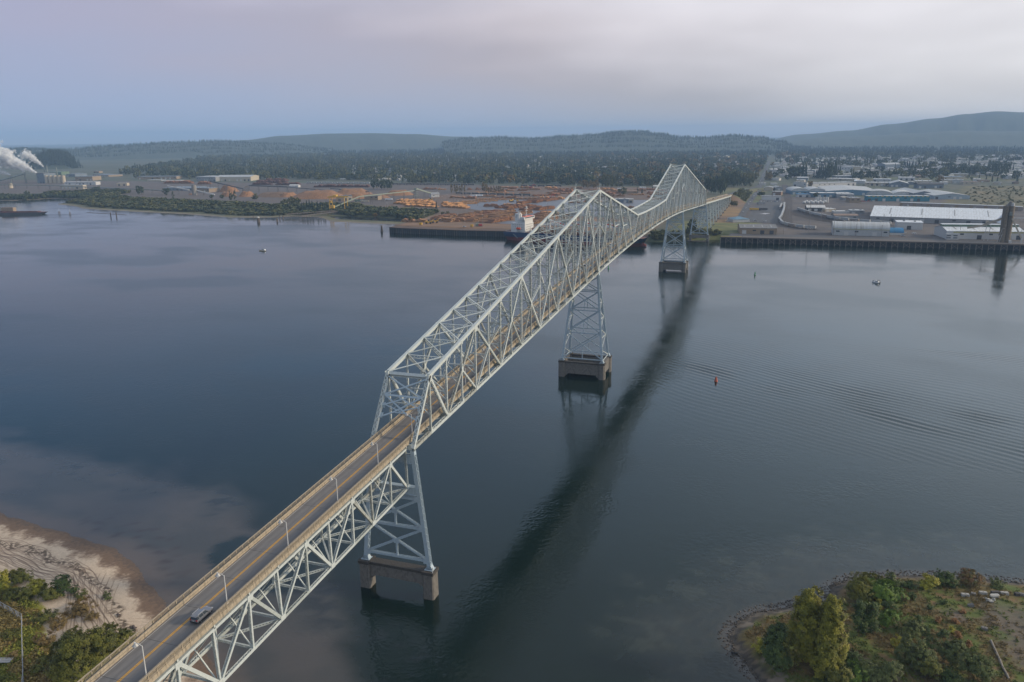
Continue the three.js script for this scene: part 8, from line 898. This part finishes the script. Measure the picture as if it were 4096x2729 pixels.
{ // the town beyond: too many and too small to tell apart
  const R = rng(4711), put = (name, label, geo, mat, n, pick) => { const L = []; for (let i = 0; L.length < n && i < n * 8; i++) { const q = pick(); if (q) L.push(q); } const im = new THREE.InstancedMesh(geo, mat, L.length), m = new THREE.Matrix4(), q = new THREE.Quaternion(), c = new THREE.Color(); L.forEach(([x, z, s], i) => { q.setFromAxisAngle(V(0, 1, 0), Math.round(R() * 3) * Math.PI / 2 + 0.1); m.compose(V(x, 7, z), q, V(s * (0.7 + 0.9 * R()), s, s)); im.setMatrixAt(i, m); const k = 0.6 + 0.5 * R(); im.setColorAt(i, c.setRGB(k, k * (0.93 + 0.07 * R()), k * (0.85 + 0.15 * R()))); }); im.name = numbered(name); im.castShadow = im.receiveShadow = true; scene.add(im); tag(im, label, 'buildings', null, 'stuff'); };
  const house = build((g) => { g.box(0, 1.8, -4, 12, 3.8, 8); gableFill(g, 12, 8, 3.6, 2.6); roofOn(g, 'gable', 12, 8, 3.6, 2.6); }), hall = build((g) => { g.box(0, 2.4, -9, 26, 5, 18); roofOn(g, 'flat', 26, 18, 5, 0); for (let i = 0; i < 3; i++) g.box(-8 + i * 8, 5.9, -9, 2, 1.2, 2); });
  const right = () => { const z = -2250 - 2300 * R(), x = mix(50, 0.44 * -z + 60, R()); return onRoad(x, z) || blocked(x, z, 20) || fbm(x * 0.004, z * 0.004, 3) < -0.25 ? null : [x, z, 0.8 + 0.5 * R()]; }, left = () => { const z = -1900 - 2500 * R(), x = mix(-0.6 * -z, 10, R()); return blocked(x, z, 20) ? null : [x, z, 0.8 + 0.35 * R()]; };
  put('far_town', 'flat pale roofs of the distant right-hand town', hall, wallMats.white, 900, right); put('far_town', 'distant pale houses of the right-hand town', house, wallMats.white, 800, right); put('far_town', 'distant houses under the left-hand town trees', house, wallMats.white, 900, left);
}
const ISLEP=[[113.7,0.5,10.9,20.2,0],[118.8,2.5,9.9,20.2,0],[117.9,5.2,9.4,11.7,0],[106.6,4.8,8.1,12.2,1],[108.4,3.3,7.3,8.8,3],[102.9,-0.8,3.7,5.1,4],[129.3,-32.3,7.7,7.2,3],[134.3,-33.9,8.2,6.5,2],[137.9,-36.3,7.0,3.6,2],[131.6,-40.7,7.9,3.6,3],[138.3,-44.5,2.7,4.3,6],[140.2,-44.2,3.7,2.4,6],[143.2,-44.2,4.2,1.9,1],[148.2,-45.2,4.7,5.1,4],[152.1,-47.8,3.7,5.2,1],[154.5,-48.8,4.0,4.6,1],[160.3,-51.5,6.4,4.4,7],[127.4,-15.8,5.3,9.3,1],[130.5,-16.7,5.5,8.8,1],[132.8,-28.8,4.3,2.9,4],[137.3,-34.7,3.6,2.3,1],[143.2,-37.4,2.2,2.4,1],[136.2,-29.1,3.8,3.0,1],[134.9,-20.6,4.9,4.6,2],[136.8,-12.6,3.5,3.0,4],[140.7,-19.3,5.3,3.9,6],[138.0,-6.7,5.5,6.3,6],[141.0,-3.1,5.8,8.5,6],[148.2,-8.3,6.3,7.0,6],[151.3,-2.7,4.8,8.4,6],[154.2,-3.3,4.8,7.2,6],[124.7,-1.8,5.0,3.0,1],[128.5,4.6,5.3,6.1,6],[132.3,3.9,5.7,6.0,6],[120.8,7.8,5.7,5.3,3],[124.9,5.9,5.7,5.0,2],[148.0,-26.8,1.4,1.7,5],[152.4,-27.9,1.4,1.2,5],[152.0,-21.0,1.4,1.8,5],[153.3,-15.7,1.0,3.1,5],[155.2,-33.8,1.2,0.9,5],[144.6,-13.4,3.7,2.8,1],[148.0,-20.1,3.2,2.0,1],[143.9,-19.7,2.7,2.2,1],[142.8,-23.5,1.5,3.1,1],[151.1,-36.8,1.9,1.4,1],[147.0,-32.9,1.3,0.9,1],[138.7,-27.2,3.5,1.7,2],[123.8,-26.9,3.0,1.9,6],[167.7,-52.9,4.8,2.2,6],[150.9,-23.0,1.9,1.3,4],[142.1,-0.3,4.4,6.4,3],[146.5,-1.1,4.8,3.3,1]],BANKP=[[-54.9,65.6,11.6,13.6,10],[-53.2,60.0,10.4,12.1,10],[-55.2,51.8,9.6,7.1,10],[-109.5,39.2,3.2,7.1,4],[-98.1,38.1,4.9,5.5,4],[-92.7,38.6,5.7,4.8,3],[-91.0,35.7,4.5,6.7,1],[-89.5,33.7,2.8,2.8,1],[-109.3,34.4,7.0,3.8,3],[-103.7,42.4,6.3,2.9,3],[-99.5,41.0,5.9,3.5,3],[-85.7,34.6,3.8,2.1,3],[-79.6,31.5,3.1,1.6,6],[-79.6,40.2,7.4,2.5,11],[-74.0,41.9,4.0,2.5,11],[-85.5,46.9,6.8,2.3,3],[-79.4,47.5,5.6,2.5,11],[-70.6,50.9,6.2,2.2,3],[-76.4,55.2,5.4,2.7,11],[-67.6,61.5,5.1,2.9,3],[-60.4,66.9,4.6,3.5,11],[-66.7,65.6,3.2,2.6,3],[-85.8,57.1,4.6,2.5,3],[-77.0,63.5,3.3,2.4,11],[-71.1,70.6,3.2,2.0,3]],BLOCKS=[[157.7,-43.8,2.1,0],[160.0,-45.0,1.3,1],[162.8,-46.7,2.1,0],[166.1,-47.8,2.3,2],[168.6,-48.6,2.1,0],[171.9,-49.2,1.3,2],[173.1,-49.4,1.2,1],[165.5,-45.7,1.9,3],[158.3,-38.4,1.5,1],[159.2,-26.8,1.5,1]],RUBBLE=[[162.8,-43.8,0.7],[163.3,-43.3,0.9],[163.8,-42.3,1.3],[163.4,-42.6,0.8],[164.9,-44.0,0.8],[162.5,-43.9,0.5],[165.0,-43.6,0.5]],RAILLOGS=[[159.6,-21.4],[159.7,-17.3],[160.0,-13.6],[160.0,-10.3],[160.2,-7.7],[160.3,-5.4]],NB={"fence":[[-102.0,47.0],[-90.6,49.7],[-67.0,69.3]],"sign":[[-77.6,66.0]],"crate":[[-69.4,37.2],[-60.4,40.7]],"tyre":[[96.8,-0.0]],"car":[[171.2,-39.4]]};
// ================================================================ the two near banks
const NT = [[[0.125, 0.13, 0.008], [0.26, 0.235, 0.016]], [[0.04, 0.07, 0.012], [0.09, 0.13, 0.022]], [[0.075, 0.14, 0.012], [0.15, 0.23, 0.025]], [[0.1, 0.115, 0.015], [0.2, 0.19, 0.028]], [[0.243, 0.23, 0.024], [0.432, 0.392, 0.041]], [[0.2, 0.105, 0.035], [0.32, 0.16, 0.05]], [[0.085, 0.11, 0.028], [0.175, 0.2, 0.06]], [[0.12, 0.115, 0.03], [0.25, 0.13, 0.055]], 0, 0, [[0.085, 0.1, 0.012], [0.19, 0.185, 0.022]], [[0.176, 0.121, 0.043], [0.324, 0.223, 0.074]]];
const leafNear = new THREE.MeshPhysicalMaterial({ vertexColors: true, roughness: 0.85, side: THREE.DoubleSide, transmission: 0.25, thickness: 0 });
const PN = ['tall olive-gold poplar', 'dark green shrub', 'bright green shrub', 'olive shrub', 'yellow-green shrub', 'small rust-brown shrub', 'pale grey-green willow shrub', 'reddish-green shrub', '', '', 'broad olive-green tree', 'brownish scrub bush'];
let plantNo = 0;
function plant([x, z, w, H, ty], where, group) {
  const i = plantNo++, R = rng(3000 + i * 17), y = groundNear(x, z), big = H > 8.5, t = thing(big ? 'leafy_tree' : 'shrub', `${PN[ty]} ${where}`, big ? 'tree' : 'shrub', [x, y, z], 0, group);
  const nl = big ? 6 : 3 + Math.floor(R() * 3), lobes = []; for (let k = 0; k < nl; k++) { const a = k / nl * 6.28 + R(), hh = big ? mix(0.30, 0.86, (k + 0.5 * R()) / nl) : mix(0.32, 0.72, R()); lobes.push([Math.cos(a) * w * 0.26 * (big ? 1.1 - 0.7 * hh : 0.9), hh * H, Math.sin(a) * w * 0.26 * (big ? 1.1 - 0.7 * hh : 0.9), w * (big ? 0.34 - 0.10 * hh : 0.34) * (0.85 + 0.4 * R()), H * (big ? 0.20 : 0.32) * (0.8 + 0.45 * R())]); }
  if (big) lobes.push([0, H * 0.80, 0, w * 0.24, H * 0.20]);
  const n = Math.round(clamp(w * w * H * (big ? 14 : 42), 700, 26000)), core = (q) => { const h = 0.06 + 0.92 * Math.pow(q(), 0.8), a = q() * 6.283, r = w * 0.5 * Math.pow(Math.sin(Math.PI * Math.pow(h, 0.62)), 0.7) * Math.sqrt(0.25 + 0.75 * q()) * (0.82 + 0.22 * N3(Math.cos(a) * 1.5 + i, h * 5, Math.sin(a) * 1.5)); return [Math.cos(a) * r, h * H, Math.sin(a) * r]; }, at = (q) => { if (ty === 0 && q() < 0.75) return core(q); const l = lobes[Math.floor(q() * lobes.length)], b = ball(q); return [l[0] + b[0] * l[3], Math.max(0.12, l[1] + b[1] * l[4]), l[2] + b[2] * l[3]]; };
  mesh('crown', leafGeo({ n, size: big ? 0.185 : 0.135, at, clumps: Math.round(n / (big ? 60 : 44)), spread: big ? 0.60 : 0.38, seed: 7000 + i, tones: NT[ty], flat: 0.55 }), leafNear, t);
  mesh('trunk', build((g) => { if (big) { g.tube(V(0, -0.4, 0), V(0.1, H * 0.42, 0.1), w * 0.032, w * 0.022, 8); g.tube(V(0.1, H * 0.42, 0.1), V(-0.1, H * 0.86, 0), w * 0.022, 0.04, 7); } for (const l of lobes) g.tube(V(0, big ? Math.max(0.5, l[1] * 0.45) : -0.1, 0), V(l[0], l[1], l[2]), big ? w * 0.014 : 0.05, 0.025, 5); }), barkMat, t);
  return t;
}
const isleWhere = ['at the tip of the right bank, left stem of three', 'at the tip of the right bank, right stem of three', 'low in front of the tall poplars', 'left of the tall poplars above the rocky rim', 'between the poplars and the dark shrub', 'at the rocky rim left of the poplars'];
ISLEP.forEach((p, i) => plant(p, isleWhere[i] ?? (p[1] < -40 ? 'on the right bank far rim' : p[1] < -25 ? 'in the right bank thicket' : p[0] > 146 ? 'on the right bank dry slope' : p[1] < -8 ? 'mid right bank' : 'at the right bank bottom edge'), 'plants on the right bank'));
const bankWhere = ['at the bottom left, nearest the bridge deck', 'beside the bridge deck at the bottom left', 'at the sand edge beside the bridge deck'];
BANKP.forEach((p, i) => plant(p, bankWhere[i] ?? (p[1] < 40 ? 'along the top of the left beach' : p[0] < -78 ? 'near the fence on the left bank' : 'in the scrub behind the left beach'), 'plants on the left bank'));
{ // grasses and low weeds: countless
  const tuft = (tones, seed, n = 14) => leafGeo({ n, size: 0.16, at: (R) => { const a = R() * 6.28, r = Math.sqrt(R()) * 0.5, h = R(); return [Math.cos(a) * r, h * 0.6 + 0.05, Math.sin(a) * r]; }, seed, tones, flat: 0.1 });
  const scatter = (name, label, geo, list) => { const im = new THREE.InstancedMesh(geo, leafMat, list.length), m = new THREE.Matrix4(), q = new THREE.Quaternion(), R = rng(list.length), c = new THREE.Color(); list.forEach(([x, z, s], i) => { q.setFromAxisAngle(V(0, 1, 0), R() * 6.28); m.compose(V(x, groundNear(x, z) - 0.05, z), q, V(s, s * (0.5 + 0.6 * R()), s)); im.setMatrixAt(i, m); const k = 0.85 + 0.35 * R(); im.setColorAt(i, c.setRGB(k, k, k)); }); im.name = numbered(name); im.castShadow = im.receiveShadow = true; scene.add(im); tag(im, label, 'grass', null, 'stuff'); };
  const R = rng(606), L = [[], [], [], []];
  for (let i = 0; i < 24000; i++) { const x = mix(98, 235, R()), z = mix(-62, 60, R()), d = dIsle(x, z); if (d < 4.5) continue; const n = fbm(x * 0.07, z * 0.07, 4) + 0.3 * fbm(x * 0.4, z * 0.4, 2, N2b); if (n > 0.30 && R() < 0.75) continue; if (x > 163 && R() < 0.55) continue; L[n > 0 ? 0 : 1].push([x, z, 0.45 + 0.8 * R()]); }
  for (let i = 0; i < 26000; i++) { const x = mix(-170, -25, R()), z = mix(10, 104, R()), d = (z - curve(BEACH, x)) * 0.86, e = 28 + 3.5 * fbm(x * 0.09, z * 0.09, 4) + 5 * smooth(-120, -60, x) - 7 * smooth(-60, -40, x); if (d < e) continue; const n = fbm(x * 0.045 + 3, z * 0.06, 4); L[n > 0.02 ? 2 : 3].push([x, z, 0.7 + 1.5 * R()]); }
  scatter('dry_grass', 'olive weeds and grass over the right bank', tuft([[0.070, 0.095, 0.014], [0.130, 0.140, 0.026]], 1), L[0]); scatter('dry_grass', 'dry ochre grass over the right bank', tuft([[0.115, 0.080, 0.026], [0.180, 0.125, 0.042]], 2), L[1]); scatter('dry_grass', 'olive weeds over the left bank', tuft([[0.150, 0.165, 0.026], [0.270, 0.265, 0.045]], 3), L[2]); scatter('dry_grass', 'brown dry weeds over the left bank', tuft([[0.19, 0.14, 0.045], [0.30, 0.22, 0.07]], 4), L[3]);
}
{ // riprap along the rim of the right bank
  const g = new THREE.IcosahedronGeometry(1, 1), a = g.attributes.position; for (let i = 0; i < a.count; i++) { const v = V().fromBufferAttribute(a, i), k = 0.75 + 0.35 * N3(v.x * 1.3, v.y * 1.3, v.z * 1.3); a.setXYZ(i, v.x * k, v.y * k * 0.7, v.z * k); } g.computeVertexNormals();
  const R = rng(515), pts3 = []; for (let k = 0; k + 1 < ISLE.length - 3; k++) { const [ax, az] = ISLE[k], [bx, bz] = ISLE[k + 1], L = Math.hypot(bx - ax, bz - az); for (let i = 0; i < L * 22; i++) { const t = R(), nx = -(bz - az) / L, nz = (bx - ax) / L, o = (R() - 0.25) * 3.6; pts3.push([mix(ax, bx, t) + nx * o, mix(az, bz, t) + nz * o, 0.09 + 0.34 * R() ** 2.4]); } }
  const im = new THREE.InstancedMesh(g, new THREE.MeshStandardMaterial({ color: lin(0.072, 0.062, 0.053), roughness: 0.95 }), pts3.length), m = new THREE.Matrix4(), q = new THREE.Quaternion(), c = new THREE.Color(); pts3.forEach(([x, z, s], i) => { q.setFromEuler(new THREE.Euler(R() * 3, R() * 6, R() * 3)); m.compose(V(x, Math.max(-0.1, hIsle(x, z)) + s * 0.15, z), q, V(s, s, s)); im.setMatrixAt(i, m); const k = 0.55 + 1.0 * R(); im.setColorAt(i, c.setRGB(k, k, k)); });
  im.name = 'riprap'; im.castShadow = im.receiveShadow = true; scene.add(im); tag(im, 'dark broken rock lining the rim of the right bank', 'rocks', null, 'stuff');
}
// concrete blocks, rubble and timbers on the right bank
{
  const mats = [M(0.55, 0.53, 0.49, 0.85, { map: rep(stainTex, 0.4) }), M(0.26, 0.245, 0.23, 0.9, { map: rep(stainTex, 0.4) }), M(0.11, 0.10, 0.095, 0.9, { map: rep(stainTex, 0.4) }), M(0.60, 0.585, 0.55, 0.85, { map: rep(stainTex, 0.4) })];
  const lb = ['white concrete block at the left end of the block row', 'grey concrete block next to the leftmost white one', 'white concrete block in the middle of the block row', 'dark concrete block between two white ones', 'white concrete block right of the dark one', 'dark block near the right photo edge', 'grey block at the right photo edge', 'rounded white tank lying before the block row', 'grey slab tilted on the slope below the block row', 'lone grey block beside the timber rail'];
  BLOCKS.forEach(([x, z, L, ti], i) => { const t = thing('concrete_block', lb[i], 'concrete block', [x, groundNear(x, z) - 0.1, z], 0.15 + 0.5 * N2(i, 3), 'blocks on the right bank'); if (i === 7) { mesh('shell', build((g) => { g.tube(V(-L / 2, 0.55, 0), V(L / 2, 0.55, 0), 0.62, 0.62, 14); g.tube(V(-L / 2 - 0.35, 0.55, 0), V(-L / 2, 0.55, 0), 0.3, 0.62, 14); g.tube(V(L / 2, 0.55, 0), V(L / 2 + 0.35, 0.55, 0), 0.62, 0.3, 14); }), mats[3], t); return; } mesh('block', build((g) => { const s = L / 2, e = 0.09; g.box(0, 0.42, 0, L, 0.84 - 2 * e, 1.0); g.box(0, 0.42, 0, L - 2 * e, 0.84, 1.0 - 2 * e); g.box(0, 0.42, 0, L - 2 * e, 0.84 - 2 * e, 1.0 + e); }), mats[ti], t); mesh('lifting_eye', build((g) => g.box(0, 0.88, 0, 0.24, 0.1, 0.06)), ironDark, t); if (i === 8) t.rotation.z = 0.35; });
  RUBBLE.forEach(([x, z, s], i) => { const g = new THREE.IcosahedronGeometry(s * 0.6, 1), a = g.attributes.position; for (let k = 0; k < a.count; k++) { const v = V().fromBufferAttribute(a, k); v.multiplyScalar(0.7 + 0.5 * N3(v.x * 2 + i, v.y * 2, v.z * 2)); a.setXYZ(k, v.x * 1.3, v.y * 0.8, v.z); } g.computeVertexNormals(); const m = mesh('rubble_piece', g, mats[0], scene); m.position.set(x, groundNear(x, z) + s * 0.22, z); tag(m, ['small', 'mid-sized', 'largest', 'inner', 'right-hand', 'tiny left', 'tiny right'][i] + ' chunk of the white rubble heap before the block row', 'rubble', 'white rubble'); });
  const wood = M(0.30, 0.265, 0.225, 0.9, { map: rep(stainTex, 0.5) }); for (let i = 0; i + 1 < RAILLOGS.length; i++) { const a = RAILLOGS[i], b = RAILLOGS[i + 1], m = mesh('timber', build((g) => { g.tube(V(0, 0, 0.05), V(b[0] - a[0], groundNear(...b) - groundNear(...a), (b[1] - a[1]) * 0.96), 0.34, 0.28, 9); }), wood, scene); m.position.set(a[0], groundNear(...a) + 0.28, a[1]); tag(m, ['farthest', 'second', 'middle', 'fourth', 'nearest'][i] + ' weathered log of the timber rail on the right bank', 'log', 'timber rail'); }
  const tyreM = mesh('old_tyre', new THREE.TorusGeometry(0.62, 0.24, 8, 18).rotateX(Math.PI / 2 - 0.5), tyre, scene); tyreM.position.set(NB.tyre[0][0], groundNear(...NB.tyre[0]) + 0.25, NB.tyre[0][1]); tag(tyreM, 'black tyre washed up on the rocky tip', 'tyre');
}
// fence, bench and drift timber on the left bank
{
  const t = thing('chain_link_fence', 'grey chain-link fence turning a corner at the lower left', 'fence'), F = NB.fence, mid = M(0.33, 0.34, 0.36, 0.6), net = new THREE.MeshStandardMaterial({ color: lin(0.30, 0.31, 0.33), roughness: 0.7 });
  const C0 = [[-112, 44.8], ...F.slice(1), [-58, 78], [-40, 96]]; for (let k = 0; k + 1 < C0.length; k++) { const A = V(C0[k][0], groundNear(...C0[k]), C0[k][1]), B = V(C0[k + 1][0], groundNear(...C0[k + 1]), C0[k + 1][1]), L = A.distanceTo(B), n = Math.round(L / 3);
    for (let i = 0; i < n; i++) { const p = A.clone().lerp(B, i / n), q = A.clone().lerp(B, (i + 1) / n); p.y = groundNear(p.x, p.z); q.y = groundNear(q.x, q.z); mesh('post', build((g) => g.tube(p, p.clone().add(V(0, 2.35, 0)), 0.06, 0.06, 7)), mid, t); mesh('top_rail', build((g) => g.tube(p.clone().add(V(0, 2.25, 0)), q.clone().add(V(0, 2.25, 0)), 0.05, 0.05, 6)), mid, t); mesh('mesh_panel', build((g) => { for (let j = 0; j < 16; j++) for (const s of [0, 1]) { const a = j / 16, b = clamp(a + (s ? 0.55 : -0.55), 0, 1), f = Math.abs(b - a) / 0.55; if (f > 0.05) g.beam(p.clone().lerp(q, a).add(V(0, 0.1, 0)), p.clone().lerp(q, b).add(V(0, 0.1 + 2.1 * f, 0)), 0.022, 0.022, XS, false); } }), net, t, 'stuff'); } }
  const s = thing('timber_platform', 'grey plank platform at the bottom left corner', 'platform', [NB.sign[0][0], groundNear(...NB.sign[0]), NB.sign[0][1]], 0.35); for (let i = 0; i < 6; i++) mesh('plank', build((g) => g.box(0, 1.25, -0.85 + i * 0.34, 4.4, 0.1, 0.3)), M(0.28 + 0.03 * (i % 3), 0.27 + 0.03 * (i % 3), 0.26 + 0.03 * (i % 3), 0.9), s); for (const x of [-1.9, 1.9]) for (const z of [-0.7, 0.7]) mesh('leg', build((g) => g.box(x, 0.6, z, 0.16, 1.25, 0.16)), M(0.2, 0.18, 0.16, 0.9), s);
  NB.crate.forEach(([x, z], i) => { const m = mesh('drift_timber', build((g) => { g.tube(V(-0.9 - i * 0.4, 0.2, 0), V(0.9 + i * 0.4, 0.3, 0.3), 0.24 + i * 0.12, 0.2 + i * 0.1, 8); g.beam(V(-0.6, 0.35, 0.4), V(0.8, 0.5, -0.3), 0.3, 0.16); }), M(0.11, 0.08, 0.065, 0.9), scene); m.position.set(x, groundNear(x, z), z); m.rotation.y = -0.5; tag(m, i ? 'dark driftwood stump on the sand beside the deck' : 'small driftwood piece on the sand', 'driftwood'); });
}
// ---- traffic on the bridge
function suv(label, x, s, mats, detail = true, rev = false) {
  const t = thing(detail ? 'suv' : 'car', label, 'car', [x, yd(s) + 0.02, -s], rev ? -Math.PI / 2 : Math.PI / 2); t.rotation.order = 'YZX'; t.rotation.z = (rev ? -1 : 1) * Math.atan((yd(s + 2) - yd(s - 2)) / 4);
  // stations along the car: x, sill, belt half-width, roof height, roof half-width
  const lo = build((g) => { const P = [[-2.28, 0.62, 0.80, 0.78], [-2.22, 0.40, 0.98, 0.90], [-1.5, 0.34, 1.04, 0.925], [-0.3, 0.33, 1.02, 0.93], [0.85, 0.33, 1.0, 0.925], [1.75, 0.34, 0.96, 0.90], [2.18, 0.40, 0.82, 0.82], [2.30, 0.55, 0.70, 0.66]]; for (let i = 0; i + 1 < P.length; i++) { const [xa, ya, ha, wa] = P[i], [xb, yb, hb2, wb] = P[i + 1]; for (const q of [-1, 1]) { const r = (a, b, c, d) => (q > 0 ? g.quad(a, b, c, d) : g.quad(d, c, b, a)); const ym = (h, y) => (h + y) / 2 + 0.06; r(V(xa, ya, q * wa * 0.95), V(xb, yb, q * wb * 0.95), V(xb, ym(hb2, yb), q * wb), V(xa, ym(ha, ya), q * wa)); r(V(xa, ym(ha, ya), q * wa), V(xb, ym(hb2, yb), q * wb), V(xb, hb2, q * wb * 0.95), V(xa, ha, q * wa * 0.95)); } g.quad(V(xa, ha, wa * 0.95), V(xb, hb2, wb * 0.95), V(xb, hb2, -wb * 0.95), V(xa, ha, -wa * 0.95)); g.quad(V(xa, ya, -wa * 0.95), V(xb, yb, -wb * 0.95), V(xb, yb, wb * 0.95), V(xa, ya, wa * 0.95)); } const cap = (p, d) => { const [x, y, h, w] = p; d > 0 ? g.quad(V(x, y, w * 0.95), V(x, y, -w * 0.95), V(x, h, -w * 0.95), V(x, h, w * 0.95)) : g.quad(V(x, y, -w * 0.95), V(x, y, w * 0.95), V(x, h, w * 0.95), V(x, h, -w * 0.95)); }; cap(P[0], -1); cap(P[P.length - 1], 1); });
  const body = mesh('body', lo, mats.paint, t);
  mesh('cabin_glass', build((g) => { const A = [[-2.2, 1.0, 0.84], [0.95, 1.0, 0.86], [0.25, 1.58, 0.68], [-1.85, 1.60, 0.66]]; for (const q of [-1, 1]) { const v = A.map(([a, b, c]) => V(a, b, q * c)); q > 0 ? g.quad(v[0], v[1], v[2], v[3]) : g.quad(v[3], v[2], v[1], v[0]); } const [a, b, c, d] = A; g.quad(V(b[0], b[1], b[2]), V(b[0], b[1], -b[2]), V(c[0], c[1], -c[2]), V(c[0], c[1], c[2])); g.quad(V(a[0], a[1], -a[2]), V(a[0], a[1], a[2]), V(d[0], d[1], d[2]), V(d[0], d[1], -d[2])); }), glassDark, t);
  const roof = mesh('roof', build((g) => { const A = [[-1.98, 1.60, 0.68], [-1.4, 1.67, 0.70], [-0.4, 1.68, 0.70], [0.30, 1.59, 0.69]]; for (let i = 0; i < 3; i++) { const [xa, ya, wa] = A[i], [xb, yb, wb] = A[i + 1]; g.quad(V(xa, ya, wa), V(xb, yb, wb), V(xb, yb, -wb), V(xa, ya, -wa)); for (const q of [-1, 1]) q > 0 ? g.quad(V(xa, ya - 0.09, wa + 0.02), V(xb, yb - 0.09, wb + 0.02), V(xb, yb, wb), V(xa, ya, wa)) : g.quad(V(xa, ya, -wa), V(xb, yb, -wb), V(xb, yb - 0.09, -wb - 0.02), V(xa, ya - 0.09, -wa - 0.02)); } g.beam(V(-2.02, 1.60, 0), V(-2.2, 1.56, 0), 1.3, 0.06, V(0, 0, 1)); }), mats.paint, t);
  if (detail) { for (const q of [-1, 1]) mesh('roof_rail', build((g) => { g.beam(V(-1.6, 1.76, q * 0.64), V(0.1, 1.73, q * 0.65), 0.05, 0.05); for (const a of [-1.6, -0.7, 0.1]) g.box(a, 1.71, q * 0.645, 0.08, 0.1, 0.05); }), mats.chrome, roof); for (const q of [-1, 1]) for (const [a, b] of [[[0.92, 1.0, 0.87], [0.26, 1.58, 0.70]], [[-0.45, 1.0, 0.875], [-0.5, 1.6, 0.70]], [[-1.55, 1.0, 0.87], [-1.62, 1.6, 0.69]]]) mesh('pillar', build((g) => g.beam(V(a[0], a[1], q * a[2]), V(b[0], b[1], q * b[2]), 0.10, 0.06)), mats.paint, t);
    for (const q of [-1, 1]) { mesh('tail_light', build((g) => g.box(-2.25, 0.92, q * 0.70, 0.1, 0.2, 0.3)), M(0.35, 0.01, 0.01, 0.3), t); mesh('headlight', build((g) => g.box(2.2, 0.72, q * 0.62, 0.12, 0.16, 0.32)), M(0.7, 0.7, 0.7, 0.2), t); mesh('mirror', build((g) => g.box(0.72, 1.05, q * 1.02, 0.14, 0.14, 0.2)), mats.paint, t); for (const a of [0.25, -0.85]) mesh('door_handle', build((g) => g.box(a, 0.9, q * 0.935, 0.18, 0.035, 0.03)), mats.chrome, t); mesh('sill_trim', build((g) => g.box(-0.1, 0.36, q * 0.90, 3.4, 0.16, 0.06)), tyre, t); }
    mesh('rear_bumper', build((g) => g.box(-2.28, 0.50, 0, 0.14, 0.22, 1.6)), tyre, t); mesh('number_plate', build((g) => g.box(-2.31, 0.80, 0, 0.03, 0.13, 0.34)), M(0.6, 0.6, 0.6, 0.5), t); }
  for (const a of [-1.36, 1.38]) for (const q of [-1, 1]) { const w = mesh('wheel', build((g) => g.tube(V(a, 0.35, q * 0.78 - 0.11), V(a, 0.35, q * 0.78 + 0.11), 0.36, 0.36, 20)), tyre, t); mesh('rim', build((g) => { g.tube(V(a, 0.35, q * 0.895 - 0.01), V(a, 0.35, q * 0.895 + 0.015), 0.24, 0.22, 14); }), mats.chrome, w); }
  return t;
}
const carPaint = (r, g, b) => ({ paint: new THREE.MeshPhysicalMaterial({ color: lin(r, g, b), roughness: 0.35, clearcoat: 0.8, clearcoatRoughness: 0.08, metalness: 0.3 }), chrome: M(0.55, 0.55, 0.56, 0.3, { metalness: 0.6 }) });
suv('grey car driving up the near approach toward the portal', 2.05, -82.4, carPaint(0.17, 0.175, 0.195));
suv('white car inside the truss just beyond the near peak', -2.0, 305, carPaint(0.65, 0.65, 0.65), false, true); suv('dark car inside the truss below the near peak', 2.0, 262, carPaint(0.03, 0.03, 0.035), false); suv('silver car inside the truss before the near peak', -2.0, 236, carPaint(0.3, 0.31, 0.33), false, true);
suv('white car on the far trestle, nearest the truss end', -2, 850, carPaint(0.7, 0.7, 0.7), false, true); suv('dark car midway along the far trestle', 2, 985, carPaint(0.03, 0.03, 0.04), false); suv('white car on the far trestle near the bank', -2, 1080, carPaint(0.6, 0.6, 0.6), false, true); suv('silver car at the land end of the far trestle', 2, 1180, carPaint(0.4, 0.4, 0.42), false);
// ---- things that look alike are told apart by their place, counted from left to right in the view
{
  scene.updateMatrixWorld(true); camera.updateMatrixWorld(true);
  const by = new Map(), nth = (n) => n + (n % 100 > 10 && n % 100 < 14 ? 'th' : ['th', 'st', 'nd', 'rd'][n % 10] ?? 'th');
  for (const o of scene.children) if (o.userData.label) { if (!by.has(o.userData.label)) by.set(o.userData.label, []); by.get(o.userData.label).push(o); }
  for (const [label, list] of by) if (list.length > 1) list.map((o) => [o.position.clone().project(camera).x, o]).sort((a, b) => a[0] - b[0]).forEach(([, o], i) => { o.userData.label = `${label}, ${nth(i + 1)} from left`; });
}
renderer.render(scene, camera);
